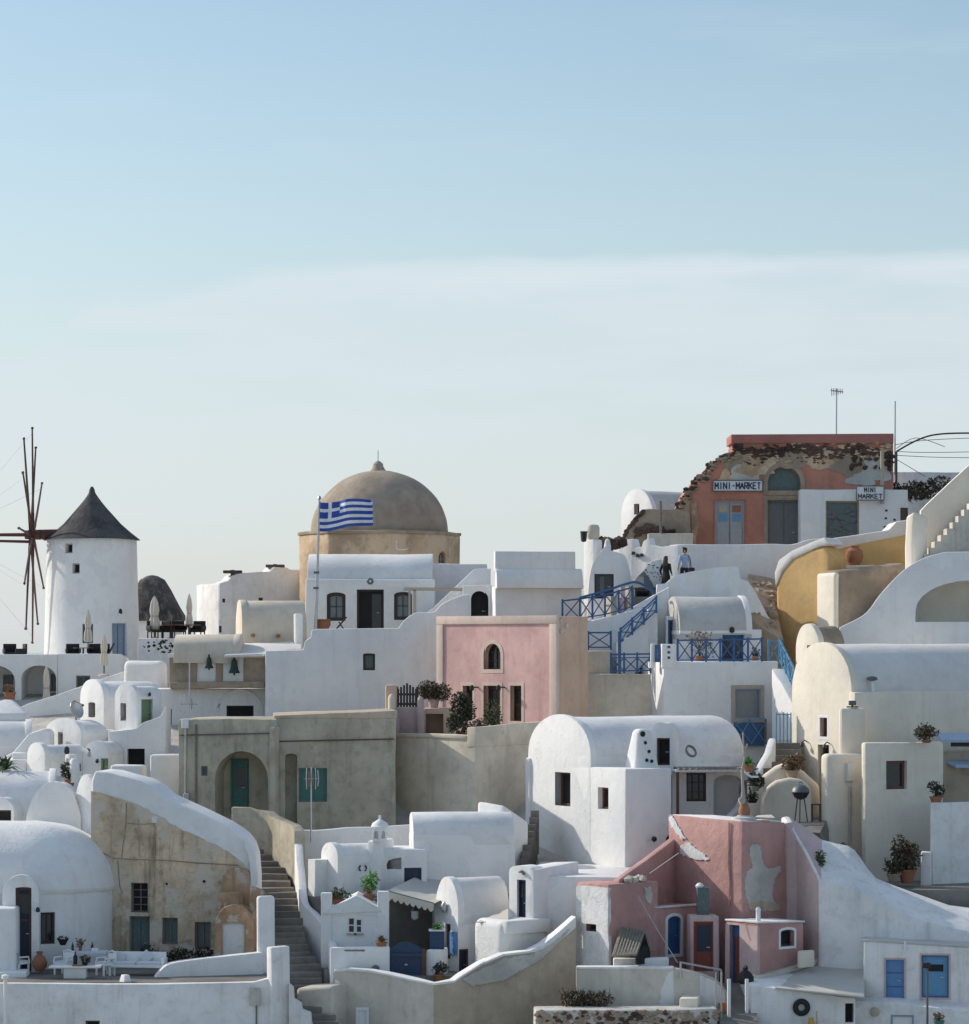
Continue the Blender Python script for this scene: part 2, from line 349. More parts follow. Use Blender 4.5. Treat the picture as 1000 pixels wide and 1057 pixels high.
def ground(x, y): return GROUND(x, y)
class House(Thing):
    def __init__(s, name, label, cat, blk, group=None, org=None):
        c = blk.c if blk is not None else org
        super().__init__(name, label, cat, (c[0], c[1], ground(c[0], c[1])), group)
        s.b = blk; s.sol = []; s.cut = []; s.post = []
    def base(s, plan): return min(ground(p[0], p[1]) for p in plan) - 1.2
    def solid(s, name, mb, mat, **k): s.sol.append((name, mb, mat, k)); return s
    def block(s, top, mat='white', b=None, name='wall', bot=None, tops=None, bev=.06, wob=.035, plan=None, sub=1.4, **k):
        b = b or s.b; pl = plan or b.plan
        zt = [Zw(top, pl[1][1])] * len(pl) if tops is None else [Zw(t, p[1]) for t, p in zip(tops, pl)]
        zb = s.base(pl) if bot is None else (Zw(bot, pl[1][1]) if bot > 100 else bot)
        s.solid(name, MB().prism(pl, zb, zt), mat, bev=bev, wob=wob, sub=sub, **k); s.top = max(zt); return s
    def slab(s, top, th=.12, over=.08, mat='roof_grey', b=None, name='roof', z=None, bev=.03):
        b = b or s.b; z = Zw(top, b.B.y) if z is None else z; c = b.c
        pl = [p + (p - c).normalized() * over for p in b.plan]
        s.solid(name, MB().prism(pl, z - th, z), mat, bev=bev, wob=.02, sub=1.2); return s
    def parapet(s, top, h=.5, th=.25, mat='white', b=None, sides='ABCD', name='parapet', z=None):
        b = b or s.b; z = Zw(top, b.B.y) if z is None else z
        m = MB(); pl = b.plan; c = b.c
        inn = []
        for i in range(4):
            e1 = (pl[i] - pl[i - 1]).normalized(); e2 = (pl[(i + 1) % 4] - pl[i]).normalized()
            inn.append(pl[i] + (e2 - e1) * th)
        for i in range(4):
            j = (i + 1) % 4; m.prism([pl[i], pl[j], inn[j], inn[i]], z - .1, z + h)
        s.solid(name, m, mat, bev=.07, wob=.02, sub=1.5); return s
    def vault(s, ridge, spring, mat='white', roof='roof_white', axis='L', b=None, bot=None, lip=.10, lipd=.28, nseg=18, wallname='wall', wob=.03, cutroof=False, power=2.0, zr=None, zs=None, split=True):
        """barrel vault; gable on the left face (axis L) or on the right face (axis R)"""
        b = b or s.b
        if axis == 'L': Ag, Bg, dv = b.A, b.B, b.C - b.B
        else: Ag, Bg, dv = b.B, b.C, b.A - b.B
        wl = (Bg - Ag).length; u = (Bg - Ag) / wl; dl = dv.length; dn = dv / dl
        zs = Zw(spring, b.B.y) if zs is None else zs; zr = Zw(ridge, ((Ag + Bg) / 2).y) if zr is None else zr
        zb = s.base(b.plan) if bot is None else (Zw(bot, b.B.y) if bot > 100 else bot)
        def shell(x0, x1, d0, d1, zs, zr, zb):
            m = MB(); vs = []; fs = []
            n = nseg; pts = []
            for i in range(n + 1):
                a = pi * i / n; xx = (x0 + x1) / 2 - (x1 - x0) / 2 * cos(a); zz = zs + (zr - zs) * abs(sin(a)) ** (2.0 / power)
                pts.append((xx, zz))
            nd = max(1, int((d1 - d0) / 1.3)); cols = []
            for k in range(nd + 1):
                d = d0 + (d1 - d0) * k / nd
                cols.append((k, d))
            top = {}
            for k, d in cols:
                for i, (xx, zz) in enumerate(pts):
                    q = Ag + u * xx + dn * d; top[k, i] = len(vs); vs.append(V3(q, zz))
            bt = {}
            for k, d in cols:
                for i, (xx, zz) in enumerate(pts):
                    if k in (0, nd) or i in (0, n):
                        q = Ag + u * xx + dn * d; bt[k, i] = len(vs); vs.append(V3(q, zb))
            for k in range(nd):
                for i in range(n): fs.append((top[k, i], top[k, i + 1], top[k + 1, i + 1], top[k + 1, i]))
                for i in (0, n): fs.append((bt[k, i], top[k, i], top[k + 1, i], bt[k + 1, i]))
            for k in (0, nd):
                for i in range(n): fs.append((bt[k, i], bt[k, i + 1], top[k, i + 1], top[k, i]))
            ring = [bt[0, i] for i in range(n + 1)] + [bt[k, n] for k in range(1, nd)] + [bt[nd, i] for i in range(n, -1, -1)] + [bt[k, 0] for k in range(nd - 1, 0, -1)]
            fs.append(tuple(ring)); m.add(vs, fs); return m
        if split:
            s.solid(wallname, MB().prism(b.plan, zb, zs + .02), mat, bev=.05, wob=wob, sub=1.4)
            s.solid('vault_roof', shell(.004, wl - .004, .02, dl - .02, zs - .05, zr, zs - .4), roof, bev=.05, wob=wob)
            if lip is not None: s.solid('gable', shell(-.006, wl + .006, -.008, lipd, zs - .06, zr + lip, zb), mat, bev=.035, wob=wob)
        else: s.solid(wallname, shell(0, wl, 0, dl, zs, zr, zb), mat, bev=.06, wob=wob)
        s.zr = zr; s.zs = zs; return s
    def opening(s, w, x0, y0, x1, y1, kind='window', arch=0.0, rec=.22, fw=.07, frame='wood_dark', pane='glass', nx=1, nz=1, sur=None, sw=.14, label=None, through=None, panels=None, sill=False, cutter=True):
        a0, z0 = w.uv(x0, y1); a1, z1 = w.uv(x1, y0)
        zc = (z0 + z1) / 2; z0 = w.uv((x0 + x1) / 2, y1)[1]; z1 = w.uv((x0 + x1) / 2, y0)[1]
        if a1 < a0: a0, a1 = a1, a0
        def prof(g, n=12):
            p = [(a0 - g, z0 - g), (a1 + g, z0 - g)]
            if arch:
                c = (a0 + a1) / 2; hw = (a1 - a0) / 2 + g; rise = hw * arch; zs = z1 + g - rise
                p += [(c + hw * cos(pi * i / n), zs + rise * sin(pi * i / n)) for i in range(n + 1)]
            else: p += [(a1 + g, z1 + g), (a0 - g, z1 + g)]
            return p
        def ext(m, pr, d0, d1):
            n = len(pr)
            return m.add([w.pt(a, z, d0) for a, z in pr] + [w.pt(a, z, d1) for a, z in pr], [tuple(range(n)), tuple(range(2 * n - 1, n - 1, -1))] + [(i, n + i, n + (i + 1) % n, (i + 1) % n) for i in range(n)])
        def ring(m, p1, p2, d0, d1):
            n = len(p1); vs = [w.pt(a, z, d0) for a, z in p1] + [w.pt(a, z, d0) for a, z in p2] + [w.pt(a, z, d1) for a, z in p1] + [w.pt(a, z, d1) for a, z in p2]
            fs = []
            for i in range(n):
                j = (i + 1) % n; fs += [(i, j, n + j, n + i), (2 * n + i, 3 * n + i, 3 * n + j, 2 * n + j), (i, 2 * n + i, 2 * n + j, j), (n + i, n + j, 3 * n + j, 3 * n + i)]
            return m.add(vs, fs)
        if cutter: s.cut.append(ext(MB(), prof(0), .6, -(rec + .06)))
        if kind == 'hole': return w
        pm = ext(MB(), prof(.02), -rec, -(rec + .08))
        fr = ring(MB(), prof(.0), prof(-fw), -rec + .07, -rec - .01)
        for i in range(1, nx):
            x = a0 + (a1 - a0) * i / nx; top = z1 - fw - (arch * .12 * (a1 - a0) if arch else 0); fr.hexa(*[[w.pt(x - .02, z, -rec + .05), w.pt(x + .02, z, -rec + .05), w.pt(x + .02, z, -rec), w.pt(x - .02, z, -rec)] for z in (z0 + fw, top)])
        for i in range(1, nz):
            z = z0 + (z1 - z0) * i / nz; fr.hexa(*[[w.pt(a0 + fw, zz, -rec + .045), w.pt(a1 - fw, zz, -rec + .045), w.pt(a1 - fw, zz, -rec + .002), w.pt(a0 + fw, zz, -rec + .002)] for zz in (z - .02, z + .02)])
        extra = []
        if sur:
            ip = prof(.004); op = prof(sw); extra.append(('surround', ring(MB(), op, ip, .035, -.05), sur))
        if sill: extra.append(('sill', MB().hexa(*[[w.pt(a0 - .06, z, .07), w.pt(a1 + .06, z, .07), w.pt(a1 + .06, z, -.1), w.pt(a0 - .06, z, -.1)] for z in (z0 - .07, z0 - .005)]), frame if sill is True else sill))
        if kind == 'door':
            lead = ('door', pm, pane); sub = [('frame', fr, frame)]
            hx = a0 + (a1 - a0) * .82; hz = z0 + (z1 - z0) * .48
            sub.append(('handle', MB().bar(w.pt(hx, hz, -rec + .05), w.pt(hx - .12, hz, -rec + .05), .03), 'metal'))
            for pp in panels or []:
                q0, q1, r0, r1, mt = pp; X = lambda f: a0 + (a1 - a0) * f; ZZ = lambda f: z0 + (z1 - z0) * f
                sub.append(('panel' if mt != 'glass' else 'pane', MB().hexa(*[[w.pt(X(q0), z, -rec + .03), w.pt(X(q1), z, -rec + .03), w.pt(X(q1), z, -rec - .02), w.pt(X(q0), z, -rec - .02)] for z in (ZZ(r0), ZZ(r1))]), mt))
        else: lead = ('window', fr, frame); sub = [('pane', pm, pane)]
        s.post.append((lead, sub + extra, label)); return w
    def add(s, name, mb, mat, parent=None, **k): return s.part(name, mb, mat, parent, **k)
    def done(s):
        made = []
        for name, mb, mat, k in s.sol:
            lo, hi = mb.bbox(); cc = []
            if k.pop('nocut', False): pass
            else:
                for c in s.cut:
                    l2, h2 = c.bbox()
                    if all(l2[i] < hi[i] and h2[i] > lo[i] for i in range(3)): cc.append(c)
            made.append(s.part(name, mb, mat, cut=cc or None, **k))
        for lead, sub, label in s.post:
            p = s.part(lead[0], lead[1], lead[2], label=label, smooth=30)
            for n, m, mt in sub: s.part(n, m, mt, parent=p, smooth=30)
        s.sol = []; s.cut = []; s.post = []; return made

def ribbon(pts, th, zb=None, back=1, cap=None):
    """a free-standing wall along plan points: pts = [(px, py_top, D)], thickness th (away from the camera side for back=1)"""
    q = [Vector(P(*p)) for p in pts]; n = len(q); m = MB(); vs = []; offs = []
    for i in range(n):
        d = (q[min(i + 1, n - 1)] - q[max(i - 1, 0)]).xy.normalized(); offs.append(Vector((-d.y, d.x)) * th * back)
    zbs = [(min(ground(p.x, p.y) for p in q) - 1.2) if zb is None else (zb if not hasattr(zb, '__len__') else zb[i]) for i in range(n)]
    for i in range(n):
        p = q[i]; b = p.xy + offs[i]
        vs += [V3(p, zbs[i]), V3(p, p.z), V3(b, p.z), V3(b, zbs[i])]
    fs = [(0, 1, 2, 3), (4 * (n - 1) + 3, 4 * (n - 1) + 2, 4 * (n - 1) + 1, 4 * (n - 1))]
    for i in range(n - 1):
        a = 4 * i; c = a + 4
        for k in range(4): fs.append((a + k, c + k, c + (k + 1) % 4, a + (k + 1) % 4))
    return m.add(vs, fs)
def smoothpts(pts, n=6):
    """Catmull-Rom through (px, py, D) points"""
    out = []; q = [pts[0]] + list(pts) + [pts[-1]]
    for i in range(1, len(q) - 2):
        p0, p1, p2, p3 = [Vector(q[j]) for j in (i - 1, i, i + 1, i + 2)]
        for k in range(n):
            t = k / n; out.append(tuple(.5 * ((2 * p1) + (p2 - p0) * t + (2 * p0 - 5 * p1 + 4 * p2 - p3) * t * t + (3 * p1 - p0 - 3 * p2 + p3) * t ** 3)))
    out.append(tuple(pts[-1])); return out
def panel(w, pts, d0, d1):
    """a slab with a traced outline on wall plane w: pts in photo px, thickness from offset d0 to d1"""
    q = [w.uv(*p) for p in pts]; n = len(q)
    return MB().add([w.pt(a, z, d0) for a, z in q] + [w.pt(a, z, d1) for a, z in q], [tuple(range(n)), tuple(range(2 * n - 1, n - 1, -1))] + [(i, n + i, n + (i + 1) % n, (i + 1) % n) for i in range(n)])
def rough_outline(pts, amp, n=5, seed=1):
    r = random.Random(seed); out = []
    for i in range(len(pts)):
        a = pts[i]; b = pts[(i + 1) % len(pts)]
        for k in range(n):
            t = k / n; out.append((a[0] + (b[0] - a[0]) * t + r.uniform(-amp, amp), a[1] + (b[1] - a[1]) * t + r.uniform(-amp, amp)))
    return out

# ---------------------------------------------------------------- terrain
ROWS = [(60, [(-300, 1260), (1300, 1260)]), (70, [(-300, 1170), (1300, 1170)]), (76, [(-300, 1095), (1300, 1095)]),
        (82, [(-300, 1040), (300, 1045), (600, 1045), (1300, 1050)]),
        (88, [(-300, 960), (150, 985), (300, 945), (550, 925), (700, 915), (850, 945), (1300, 955)]),
        (95, [(-300, 862), (200, 890), (420, 890), (600, 840), (800, 862), (1300, 940)]),
        (100, [(-300, 830), (150, 812), (400, 778), (600, 770), (800, 785), (1300, 800)]),
        (108, [(-300, 800), (150, 750), (450, 748), (600, 705), (800, 700), (1300, 730)]),
        (116, [(-300, 752), (150, 718), (450, 705), (600, 655), (800, 645), (1300, 665)]),
        (125, [(-300, 692), (150, 690), (450, 676), (600, 606), (900, 580), (1300, 595)]),
        (140, [(-300, 698), (150, 676), (450, 656), (600, 606), (900, 566), (1300, 586)]),
        (165, [(-300, 770), (450, 730), (600, 700), (900, 650), (1300, 650)]), (230, [(-300, 1100), (1300, 1050)]), (330, [(-300, 1400), (1300, 1400)])]
def GROUND(x, y):
    D0 = min(max(y - DS, 60), 330)
    def rowz(r):
        D, pts = r; px = x / (D + DS) * F + CX
        if px <= pts[0][0]: py = pts[0][1]
        elif px >= pts[-1][0]: py = pts[-1][1]
        else:
            for (a, b), (c, d) in zip(pts, pts[1:]):
                if a <= px <= c: py = b + (d - b) * (px - a) / (c - a); break
        return Z(py, D)
    for r, t in zip(ROWS, ROWS[1:]):
        if r[0] <= D0 <= t[0]:
            k = (D0 - r[0]) / (t[0] - r[0]); return rowz(r) * (1 - k) + rowz(t) * k
# ================================================================= setting
def build_terrain():
    m = MB(); xs = [-400, -250, -160, -110] + [-80 + 1.6 * i for i in range(101)] + [110, 160, 250, 400]
    ys = [88, 98, 106, 114] + [118 + 1.6 * i for i in range(62)] + [226, 240, 260, 300, 379, 420]
    vs = []
    for y in ys:
        for x in xs:
            z = GROUND(x, y) + .35 * noise.noise(Vector((x * .3, y * .3, 0))); d = max(0, abs(x) - 80)
            vs.append((x, y, z - d * .35 if y < 420 else -72))
    n = len(xs)
    return m.add(vs, [(j * n + i, j * n + i + 1, (j + 1) * n + i + 1, (j + 1) * n + i) for j in range(len(ys) - 1) for i in range(n - 1)])
struct('ground', build_terrain(), 'earth', 'rocky brown hillside under the village', smooth=60)
struct('sea', MB().add([(-30000, -2000, -70), (30000, -2000, -70), (30000, 60000, -70), (-30000, 60000, -70)], [(0, 1, 2, 3)]), 'sea', 'calm blue sea far below the village')

GW = 'whitewashed village houses'
# ---------------------------------------------------------------- windmill
h = House('windmill', 'white round windmill with dark conical thatched cap and bare sail arms', 'windmill', None, org=G(95, 128))
mc = G(95, 128); zb = Z(684, 128); zt = Z(556, 128); pm = (128 + DS) / F
h.solid('wall', MB().lathe((mc.x, mc.y, 0), [(50.5 * pm, zb), (49 * pm, Z(672, 128)), (47.5 * pm, Z(615, 128)), (46 * pm, zt)], 64), 'white', wob=.02)
cap = [(50, 557.5), (47, 555), (38.5, 548.5), (29.5, 540.5), (22, 532), (15, 524), (9.5, 517.5), (5.5, 512), (3.4, 508.5), (2.7, 505), (1.1, 502)]
h.solid('cap', MB().lathe((mc.x, mc.y, 0), [(46 * pm, Z(555, 128))] + [(r * pm, Z(y, 128)) for r, y in cap], 56), 'thatch', wob=.03)
def cyl_wall(c, r, px):
    x = (px - CX) / F * (c.y - r * .9); dx = x - c.x; y = c.y - math.sqrt(max(.01, r * r - dx * dx)); t = Vector((c.y - y, dx)).normalized(); q = Vector((x, y))
    return W(q - t, q + t)
h.opening(cyl_wall(mc, 46.6 * pm, 70), 67, 561, 74.5, 571, rec=.3, frame='wood_pale', pane='dark')
h.opening(cyl_wall(mc, 47.0 * pm, 78), 74.5, 581.5, 82, 592, rec=.3, frame='wood_pale', pane='dark')
h.opening(cyl_wall(mc, 48.6 * pm, 90.5), 85, 644, 96, 664, rec=.3, frame='steel_dark', pane='glass', nx=2)
dw = cyl_wall(mc, 48.6 * pm, 124)
h.opening(dw, 116.5, 643.5, 131.5, 678, kind='door', rec=.25, frame='blue_grey', pane='blue_grey', panels=[(.52, .54, .05, .95, 'steel_dark')])
h.done()
hp = MB(); hp.prism([dw.pt(*(dw.uv(119, 643)[0], 0))[:2] if False else dw.at(118, 642, .02).xy, dw.at(130.5, 642, .02).xy, dw.at(130.5, 642, -.35).xy, dw.at(118, 642, -.35).xy], Zw(643, mc.y), Zw(641, mc.y))
h.add('hood', panel(dw, [(118, 643), (130.5, 643), (128.5, 637), (126, 633), (122.5, 633), (120, 637)], .05, -.5), 'white', bev=.03)
h.add('lamp', MB().lathe(dw.at(124.5, 634, .0), [(.06, 0), (.1, .08), (.08, .22), (.03, .28)], 10), 'black_iron')
hub = P(33, 552, 127); ax_in = P(66, 551, 127.4); hd = Vector((sin(radians(-.8)), cos(radians(-.8)), 0)); nrm = Vector((-cos(radians(4)), sin(radians(4)), 0))
h.add('axle', MB().tube([ax_in, hub + nrm * .2], .26, 10), 'mill_red')
h.add('hub', MB().tube([hub - nrm * .45, hub + nrm * .35], .28, 10, .24), 'mill_red')
rr = random.Random(5)
for k in range(12):
    a = 2 * pi * k / 12 + rr.uniform(-.04, .04); d = Vector((0, 0, 1)) * cos(a) + hd * sin(a); off = nrm * (.08 if k % 2 else -.06); L = 5.55 * rr.uniform(.96, 1.02)
    p0 = hub + off; bend = nrm * rr.uniform(-.1, .08)
    am = h.add('sail_arm', MB().tube([p0, p0 + d * L * .35 + bend * .2, p0 + d * L * .7 + bend * .7, p0 + d * L + bend * 1.2], .072, 6, .045), 'mill_wood')
    h.add('brace', MB().bar(p0 - d * .2, p0 + d * 1.15, .12), 'mill_red', parent=am)
    h.add('arm_tip', MB().rock(p0 + d * L + bend * 1.2, .085), 'mill_wood', parent=am)
bow = hub + nrm * 4.6
h.add('bowsprit', MB().tube([hub, bow], .1, 8, .06), 'mill_red')
h.add('bowsprit', MB().tube([hub + Vector((0, .3, -.36)), hub + nrm * 4.4 + Vector((0, .1, -.25))], .08, 8, .05), 'mill_red')
for k in range(0, 12, 2):
    a = 2 * pi * k / 12; d = Vector((0, 0, 1)) * cos(a) + hd * sin(a)
    h.add('rope', MB().tube([bow, hub + d * 5.3], .006, 4), 'concrete')

# old mill behind it
c2 = G(157, 142); k2 = (142 + DS) / F
h = House('old_mill', 'squat old mill with a black rounded thatched roof behind the folded parasols', 'mill', None, org=c2)
h.solid('wall', MB().lathe((c2.x, c2.y, 0), [(31 * k2, Z(680, 142)), (31 * k2, Z(640, 142))], 40), 'white')
h.solid('thatched_roof', MB().lathe((c2.x, c2.y, 0), [(35 * k2, Z(641, 142)), (35 * k2, Z(636, 142)), (29 * k2, Z(627, 142)), (20 * k2, Z(610, 142)), (13 * k2, Z(599, 142)), (6 * k2, Z(595, 142)), (1 * k2, Z(594, 142))], 48), 'thatch_pale', wob=.05)
h.done()

# arcade house left of the windmill terrace
b = Blk(-60, 59.5, None, 117, 0, L=9)
h = House('arcade_house', 'white house with two large round arches under the windmill terrace', 'house', b, GW)
h.block(684, 'white'); h.solid('parapet', MB().prism([b.A, b.B, b.B - b.LW.n * .25, b.A - b.LW.n * .25], Zw(690, b.B.y), Zw(675.5, b.B.y)), 'white', bev=.05, wob=.02, sub=1.4)
h.opening(b.LW, -26, 687, 15.5, 760, kind='hole', arch=.75, rec=2.2); h.opening(b.LW, 22, 687, 58, 760, kind='hole', arch=.75, rec=2.2)
bw = W(b.A - b.LW.n * 2.2, b.B - b.LW.n * 2.2)
h.opening(bw, 3.5, 697, 13, 725, kind='door', frame='steel_dark', pane='glass', rec=.03, cutter=False)
h.opening(bw, 52.5, 696, 58.5, 713, frame='steel_dark', pane='glass', rec=.03, cutter=False)
h.done()
pl = [G(59.6, 117.05), G(126, 116.9), G(136, 122), G(140, 128), G(59.6, 128)]
b = Blk(59.6, 127, None, 116.9, 0, L=9)
h = House('terrace_house', 'plain white house front with one small dark window below the windmill door', 'house', b, GW)
h.block(0, 'white', plan=pl, tops=[684, 684.5, 688, 692, 684]); h.solid('parapet', ribbon([(59.6, 675, 117.02), (100, 675, 116.95), (126, 675.3, 116.88), (131, 678, 119), (136, 683, 122)], .25), 'white', bev=.05, wob=.02); h.opening(b.LW, 78.5, 697.5, 93, 714, frame='steel_dark', pane='glass', rec=.2, nx=2); h.done()

# sloping wall and white block in front of them
single('sloping_wall', 'long white wall sloping down from the block to the arches', 'wall', ribbon([(20, 731, 113), (28, 727, 113), (60, 717, 113), (95, 705, 113), (131, 692, 113)], .7), 'white', bev=.06, wob=.03)
b = Blk(126, 168, 174, 111.5, 18)
h = House('white_block', 'bright blank white block with rounded corners above the gabled houses', 'house', b, GW)
h.block(682, 'white', bev=.3, seg=4, wob=.05); h.done()
b = Blk(142, 181, 186, 119, 5)
h = House('speckled_wall', 'bright white terrace wall speckled with dark holes', 'wall', b)
h.block(659, 'white_rough', bev=.05)
r = random.Random(3); q = MB()
for _ in range(34):
    a, z = b.LW.uv(r.uniform(145, 179), r.uniform(661, 674)); q.add([b.LW.pt(a + dx * r.uniform(.04, .12), z + dz * r.uniform(.03, .09), .004) for dx, dz in ((-1, -.4), (.3, -1), (1, .2), (-.2, 1))], [(0, 1, 2, 3)])
h.done(); h.add('painted_hole', q, 'black_iron')  # flat dark spots put the shade inside the holes into colour

# ---------------------------------------------------------------- left cluster
b = Blk(83, 107.5, 166, 103, 48)
h = House('gabled_house', 'tall white house with a rounded gable and a narrow cream framed window', 'house', b, GW)
h.vault(704, 720, lip=.12, roof='roof_white'); h.opening(b.LW, 91.5, 725, 98.5, 740.5, frame='wood_pale', pane='glass', rec=.28, arch=.2); h.done()
b = Blk(119, 141.5, 167, 100.8, 30)
h = House('porch_house', 'small white arched porch house with a green door on its right side', 'house', b, GW)
h.vault(708, 719, lip=.1); h.opening(b.LW, 124.5, 726, 130.5, 744, frame='wood_pale', pane='teal_grey', rec=.2)
h.opening(b.RW, 146, 722, 158, 748, kind='door', frame='olive', pane='olive', rec=.15); h.done()
h.add('lamp', MB().lathe(b.RW.at(152.5, 719, .12), [(.03, 0), (.075, .06), (.06, .16), (.02, .2)], 10), 'black_iron')
wv = smoothpts([(112, 755.5, 99), (128, 754, 99), (140, 752, 99), (148, 746, 99), (158, 742.5, 99), (166, 739, 99), (171, 729, 99)], 4)
h = House('curtain_wall_house', 'white house front with wavy top and a tall black doorway', 'house', None, GW, org=G(140, 100))
w = W(G(112, 99), G(171, 99)); h.solid('wall', ribbon(wv, 2.5), 'white', bev=.05, wob=.02)
h.opening(w, 131.5, 773, 149.5, 812, kind='door', frame='dark', pane='dark', rec=.5); h.done()
b = Blk(46, 84, 112, 99.8, 35)
h = House('arched_gable_house', 'white house with a wide round gable and a thin slit window', 'house', b, GW)
h.vault(744, 758, lip=.1); h.opening(b.LW, 60, 756, 65, 769, frame='wood_pale', pane='glass_pale', rec=.15); h.done()
single('sloping_wing_wall', 'white wall stepping down left from the round gable', 'wall', ribbon([(2, 783, 99.3), (14, 776, 99.3), (30, 757, 99.3), (46, 752, 99.3), (52, 756, 99.3)], 1.5), 'white', bev=.1, wob=.03)
b = Blk(28, 46, 90, 96.5, 38)
h = House('low_vault_house', 'low white house with a small rounded gable and long vaulted roof', 'house', b, GW)
h.vault(769.5, 779, lip=.12); h.opening(b.RW, 78, 787, 86.5, 798, frame='white_paint', pane='glass_pale', rec=.12); h.opening(b.RW, 62, 787, 68, 796, frame='white_paint', pane='glass_pale', rec=.12); h.done()
b = Blk(86, 113, 128, 97.5, 20)
h = House('little_house', 'little white arched house with an olive shutter beside the tall white wall', 'house', b, GW)
h.vault(766, 780, lip=.05); h.opening(b.LW, 104.5, 783, 112, 800, kind='door', frame='olive', pane='olive', rec=.1); h.done()
h.add('lamp', MB().lathe(b.LW.at(101.5, 788, .12), [(.03, 0), (.075, .06), (.06, .16), (.02, .2)], 10), 'black_iron')
b = Blk(-40, 30, None, 104, -12, L=4.5)
h = House('cone_roof_house', 'white house with a smooth pyramid shaped white roof at the left edge', 'house', b, GW)
h.block(747, 'white'); ap = P(8, 722, 106)
h.solid('roof', MB().add([V3(p, Zw(746, b.B.y)) for p in b.plan] + [V3(p, Zw(738, b.B.y)) for p in b.plan] + [ap + Vector((x, y, 0)) for x, y in ((-.2, -.2), (.2, -.2), (.2, .2), (-.2, .2))],
        [(3, 2, 1, 0), (0, 1, 5, 4), (1, 2, 6, 5), (2, 3, 7, 6), (3, 0, 4, 7), (4, 5, 9, 8), (5, 6, 10, 9), (6, 7, 11, 10), (7, 4, 8, 11), (8, 9, 10, 11)]), 'roof_white', bev=.25, seg=3, wob=.05); h.done()
b = Blk(-50, 33, None, 101.5, -8, L=3)
h = House('long_vault_house', 'white house with a shaded long vault roof under the pyramid roof', 'house', b, GW); b2 = b
h.vault(745, 770, axis='R', lip=.1); h.done()
b = Blk(-70, 57, None, 91, -6, L=4.2)
h = House('broad_vault_house', 'white house with a broad grey white vault above a black window', 'house', b, GW)
h.vault(796, 833, axis='R', lip=.12); h.opening(b.LW, -6, 836.5, 12, 847, frame='wood_dark', pane='dark', rec=.2); h.done()
b = Blk(-20, 14, 50, 89.4, 8)
h = House('round_gable_porch', 'small white round gabled porch in front of the black window', 'porch', b); h.vault(824, 838, lip=.05, bot=860); h.opening(b.LW, -6, 836.5, 11.5, 848, frame='wood_dark', pane='dark', rec=.2); h.done()
b = Blk(27, 84, 92, 87.5, 4)
h = House('pointed_gable_house', 'white house end with a rounded pointed gable beside the ruin', 'house', b, GW)
h.vault(809, 846, lip=.08, lipd=.4, power=1.5); h.done()
b = Blk(77, 99, 112, 87.0, 35)
h = House('narrow_gable_house', 'narrow bright white gable leaning on the ruined wall', 'house', b, GW); h.vault(801, 835, lip=.06, power=1.7); h.done()
b = Blk(114, 147, 152, 95, 12)
h = House('low_white_parapet', 'low white wall with rounded corner in front of the black doorway', 'wall', b); h.block(790, 'white', bev=.12, seg=3); h.done()
b = Blk(155, 186, None, 97.5, 0, L=3)
h = House('white_cistern', 'low white flat topped cistern beside the grey green house', 'cistern', b); h.block(779, 'white', bev=.12, seg=3); h.done()

b = Blk(67, 72, 80, 95.0, 32)
h = House('roof_chimney', 'little white box chimney with a dark slot behind the leafy roof plant', 'chimney', b); h.block(779, 'white', bev=.05); h.opening(b.LW, 68.3, 783, 71, 790, kind='hole', rec=.2); h.done()
b = Blk(46, 100, None, 93.5, -5, L=1.2)
h = House('roof_parapet', 'low white roof parapet crossing below the little box chimney', 'wall', b); h.block(0, 'white', tops=[800, 803, 803, 800]); h.done()
b = Blk(100, 108, 119, 101.6, 30)
h = House('corner_block', 'plain little white block wedged between the two small vaulted houses', 'block', b); h.block(753, 'white'); h.done()
b = Blk(2, 27, None, 97.5, -4, L=1.5)
h = House('stepped_block', 'low white stepped block left of the low vaulted house', 'block', b); h.block(784, 'white'); h.block(777, 'white', b=Blk(12, 27, None, 98.2, -4, L=1.0), name='upper_step'); h.done()
# ---------------------------------------------------------------- bell wall, long wall, church, chapel
b = Blk(150, 275, None, 108.6, -4, L=4)
h = House('bell_wall_house', 'bluish white house with a blind arch below the stone bell wall', 'house', b, GW)
h.block(711, 'white'); h.opening(b.LW, 170.5, 732, 177.5, 749, frame='steel_dark', pane='glass', rec=.15, nz=2)
h.opening(b.LW, 234, 728.5, 262, 742, frame='wood_dark', pane='dark', rec=.3); h.done()
aw = [(b.LW.uv(248 + 23 * cos(a), 735 - 23 * sin(a))) for a in [pi * i / 16 for i in range(17)]]
h.add('blind_arch', MB().tube([b.LW.pt(a, z, .02) for a, z in aw], .05, 6), 'white')
h = House('bell_wall', 'old grey stone belfry wall with two open bays for bells', 'belfry', None, org=G(223, 108))
w = W(G(175, 107.9), G(274, 107.6)); d = -1.1
for x0, x1, y0, y1, nm, mt in ((175, 203, 676, 711, 'pier', 'stone_brown'), (222.5, 230, 676, 708, 'pier', 'stone_brown'), (251, 274, 676, 708, 'pier', 'stone_brown')):
    h.solid(nm, panel(w, [(x0, y1), (x1, y1), (x1, y0), (x0, y0)], .0, d), mt, bev=.06, wob=.05, sub=.5)
h.solid('sill', panel(w, [(176, 712), (273, 709.5), (273, 703), (176, 704.5)], .18, d - .1), 'stone_brown', bev=.06, wob=.05, sub=.6)
h.solid('back_wall', panel(w, [(202, 706), (252, 706), (252, 676), (202, 676)], -.08, -.5), 'white')
h.solid('lintel', panel(w, [(174, 679), (274, 679), (274, 674.5), (174, 674.5)], .06, d), 'cream_roof', bev=.04)
h.done()
b = Blk(179, 247, None, 107.6, 0, L=3.4)
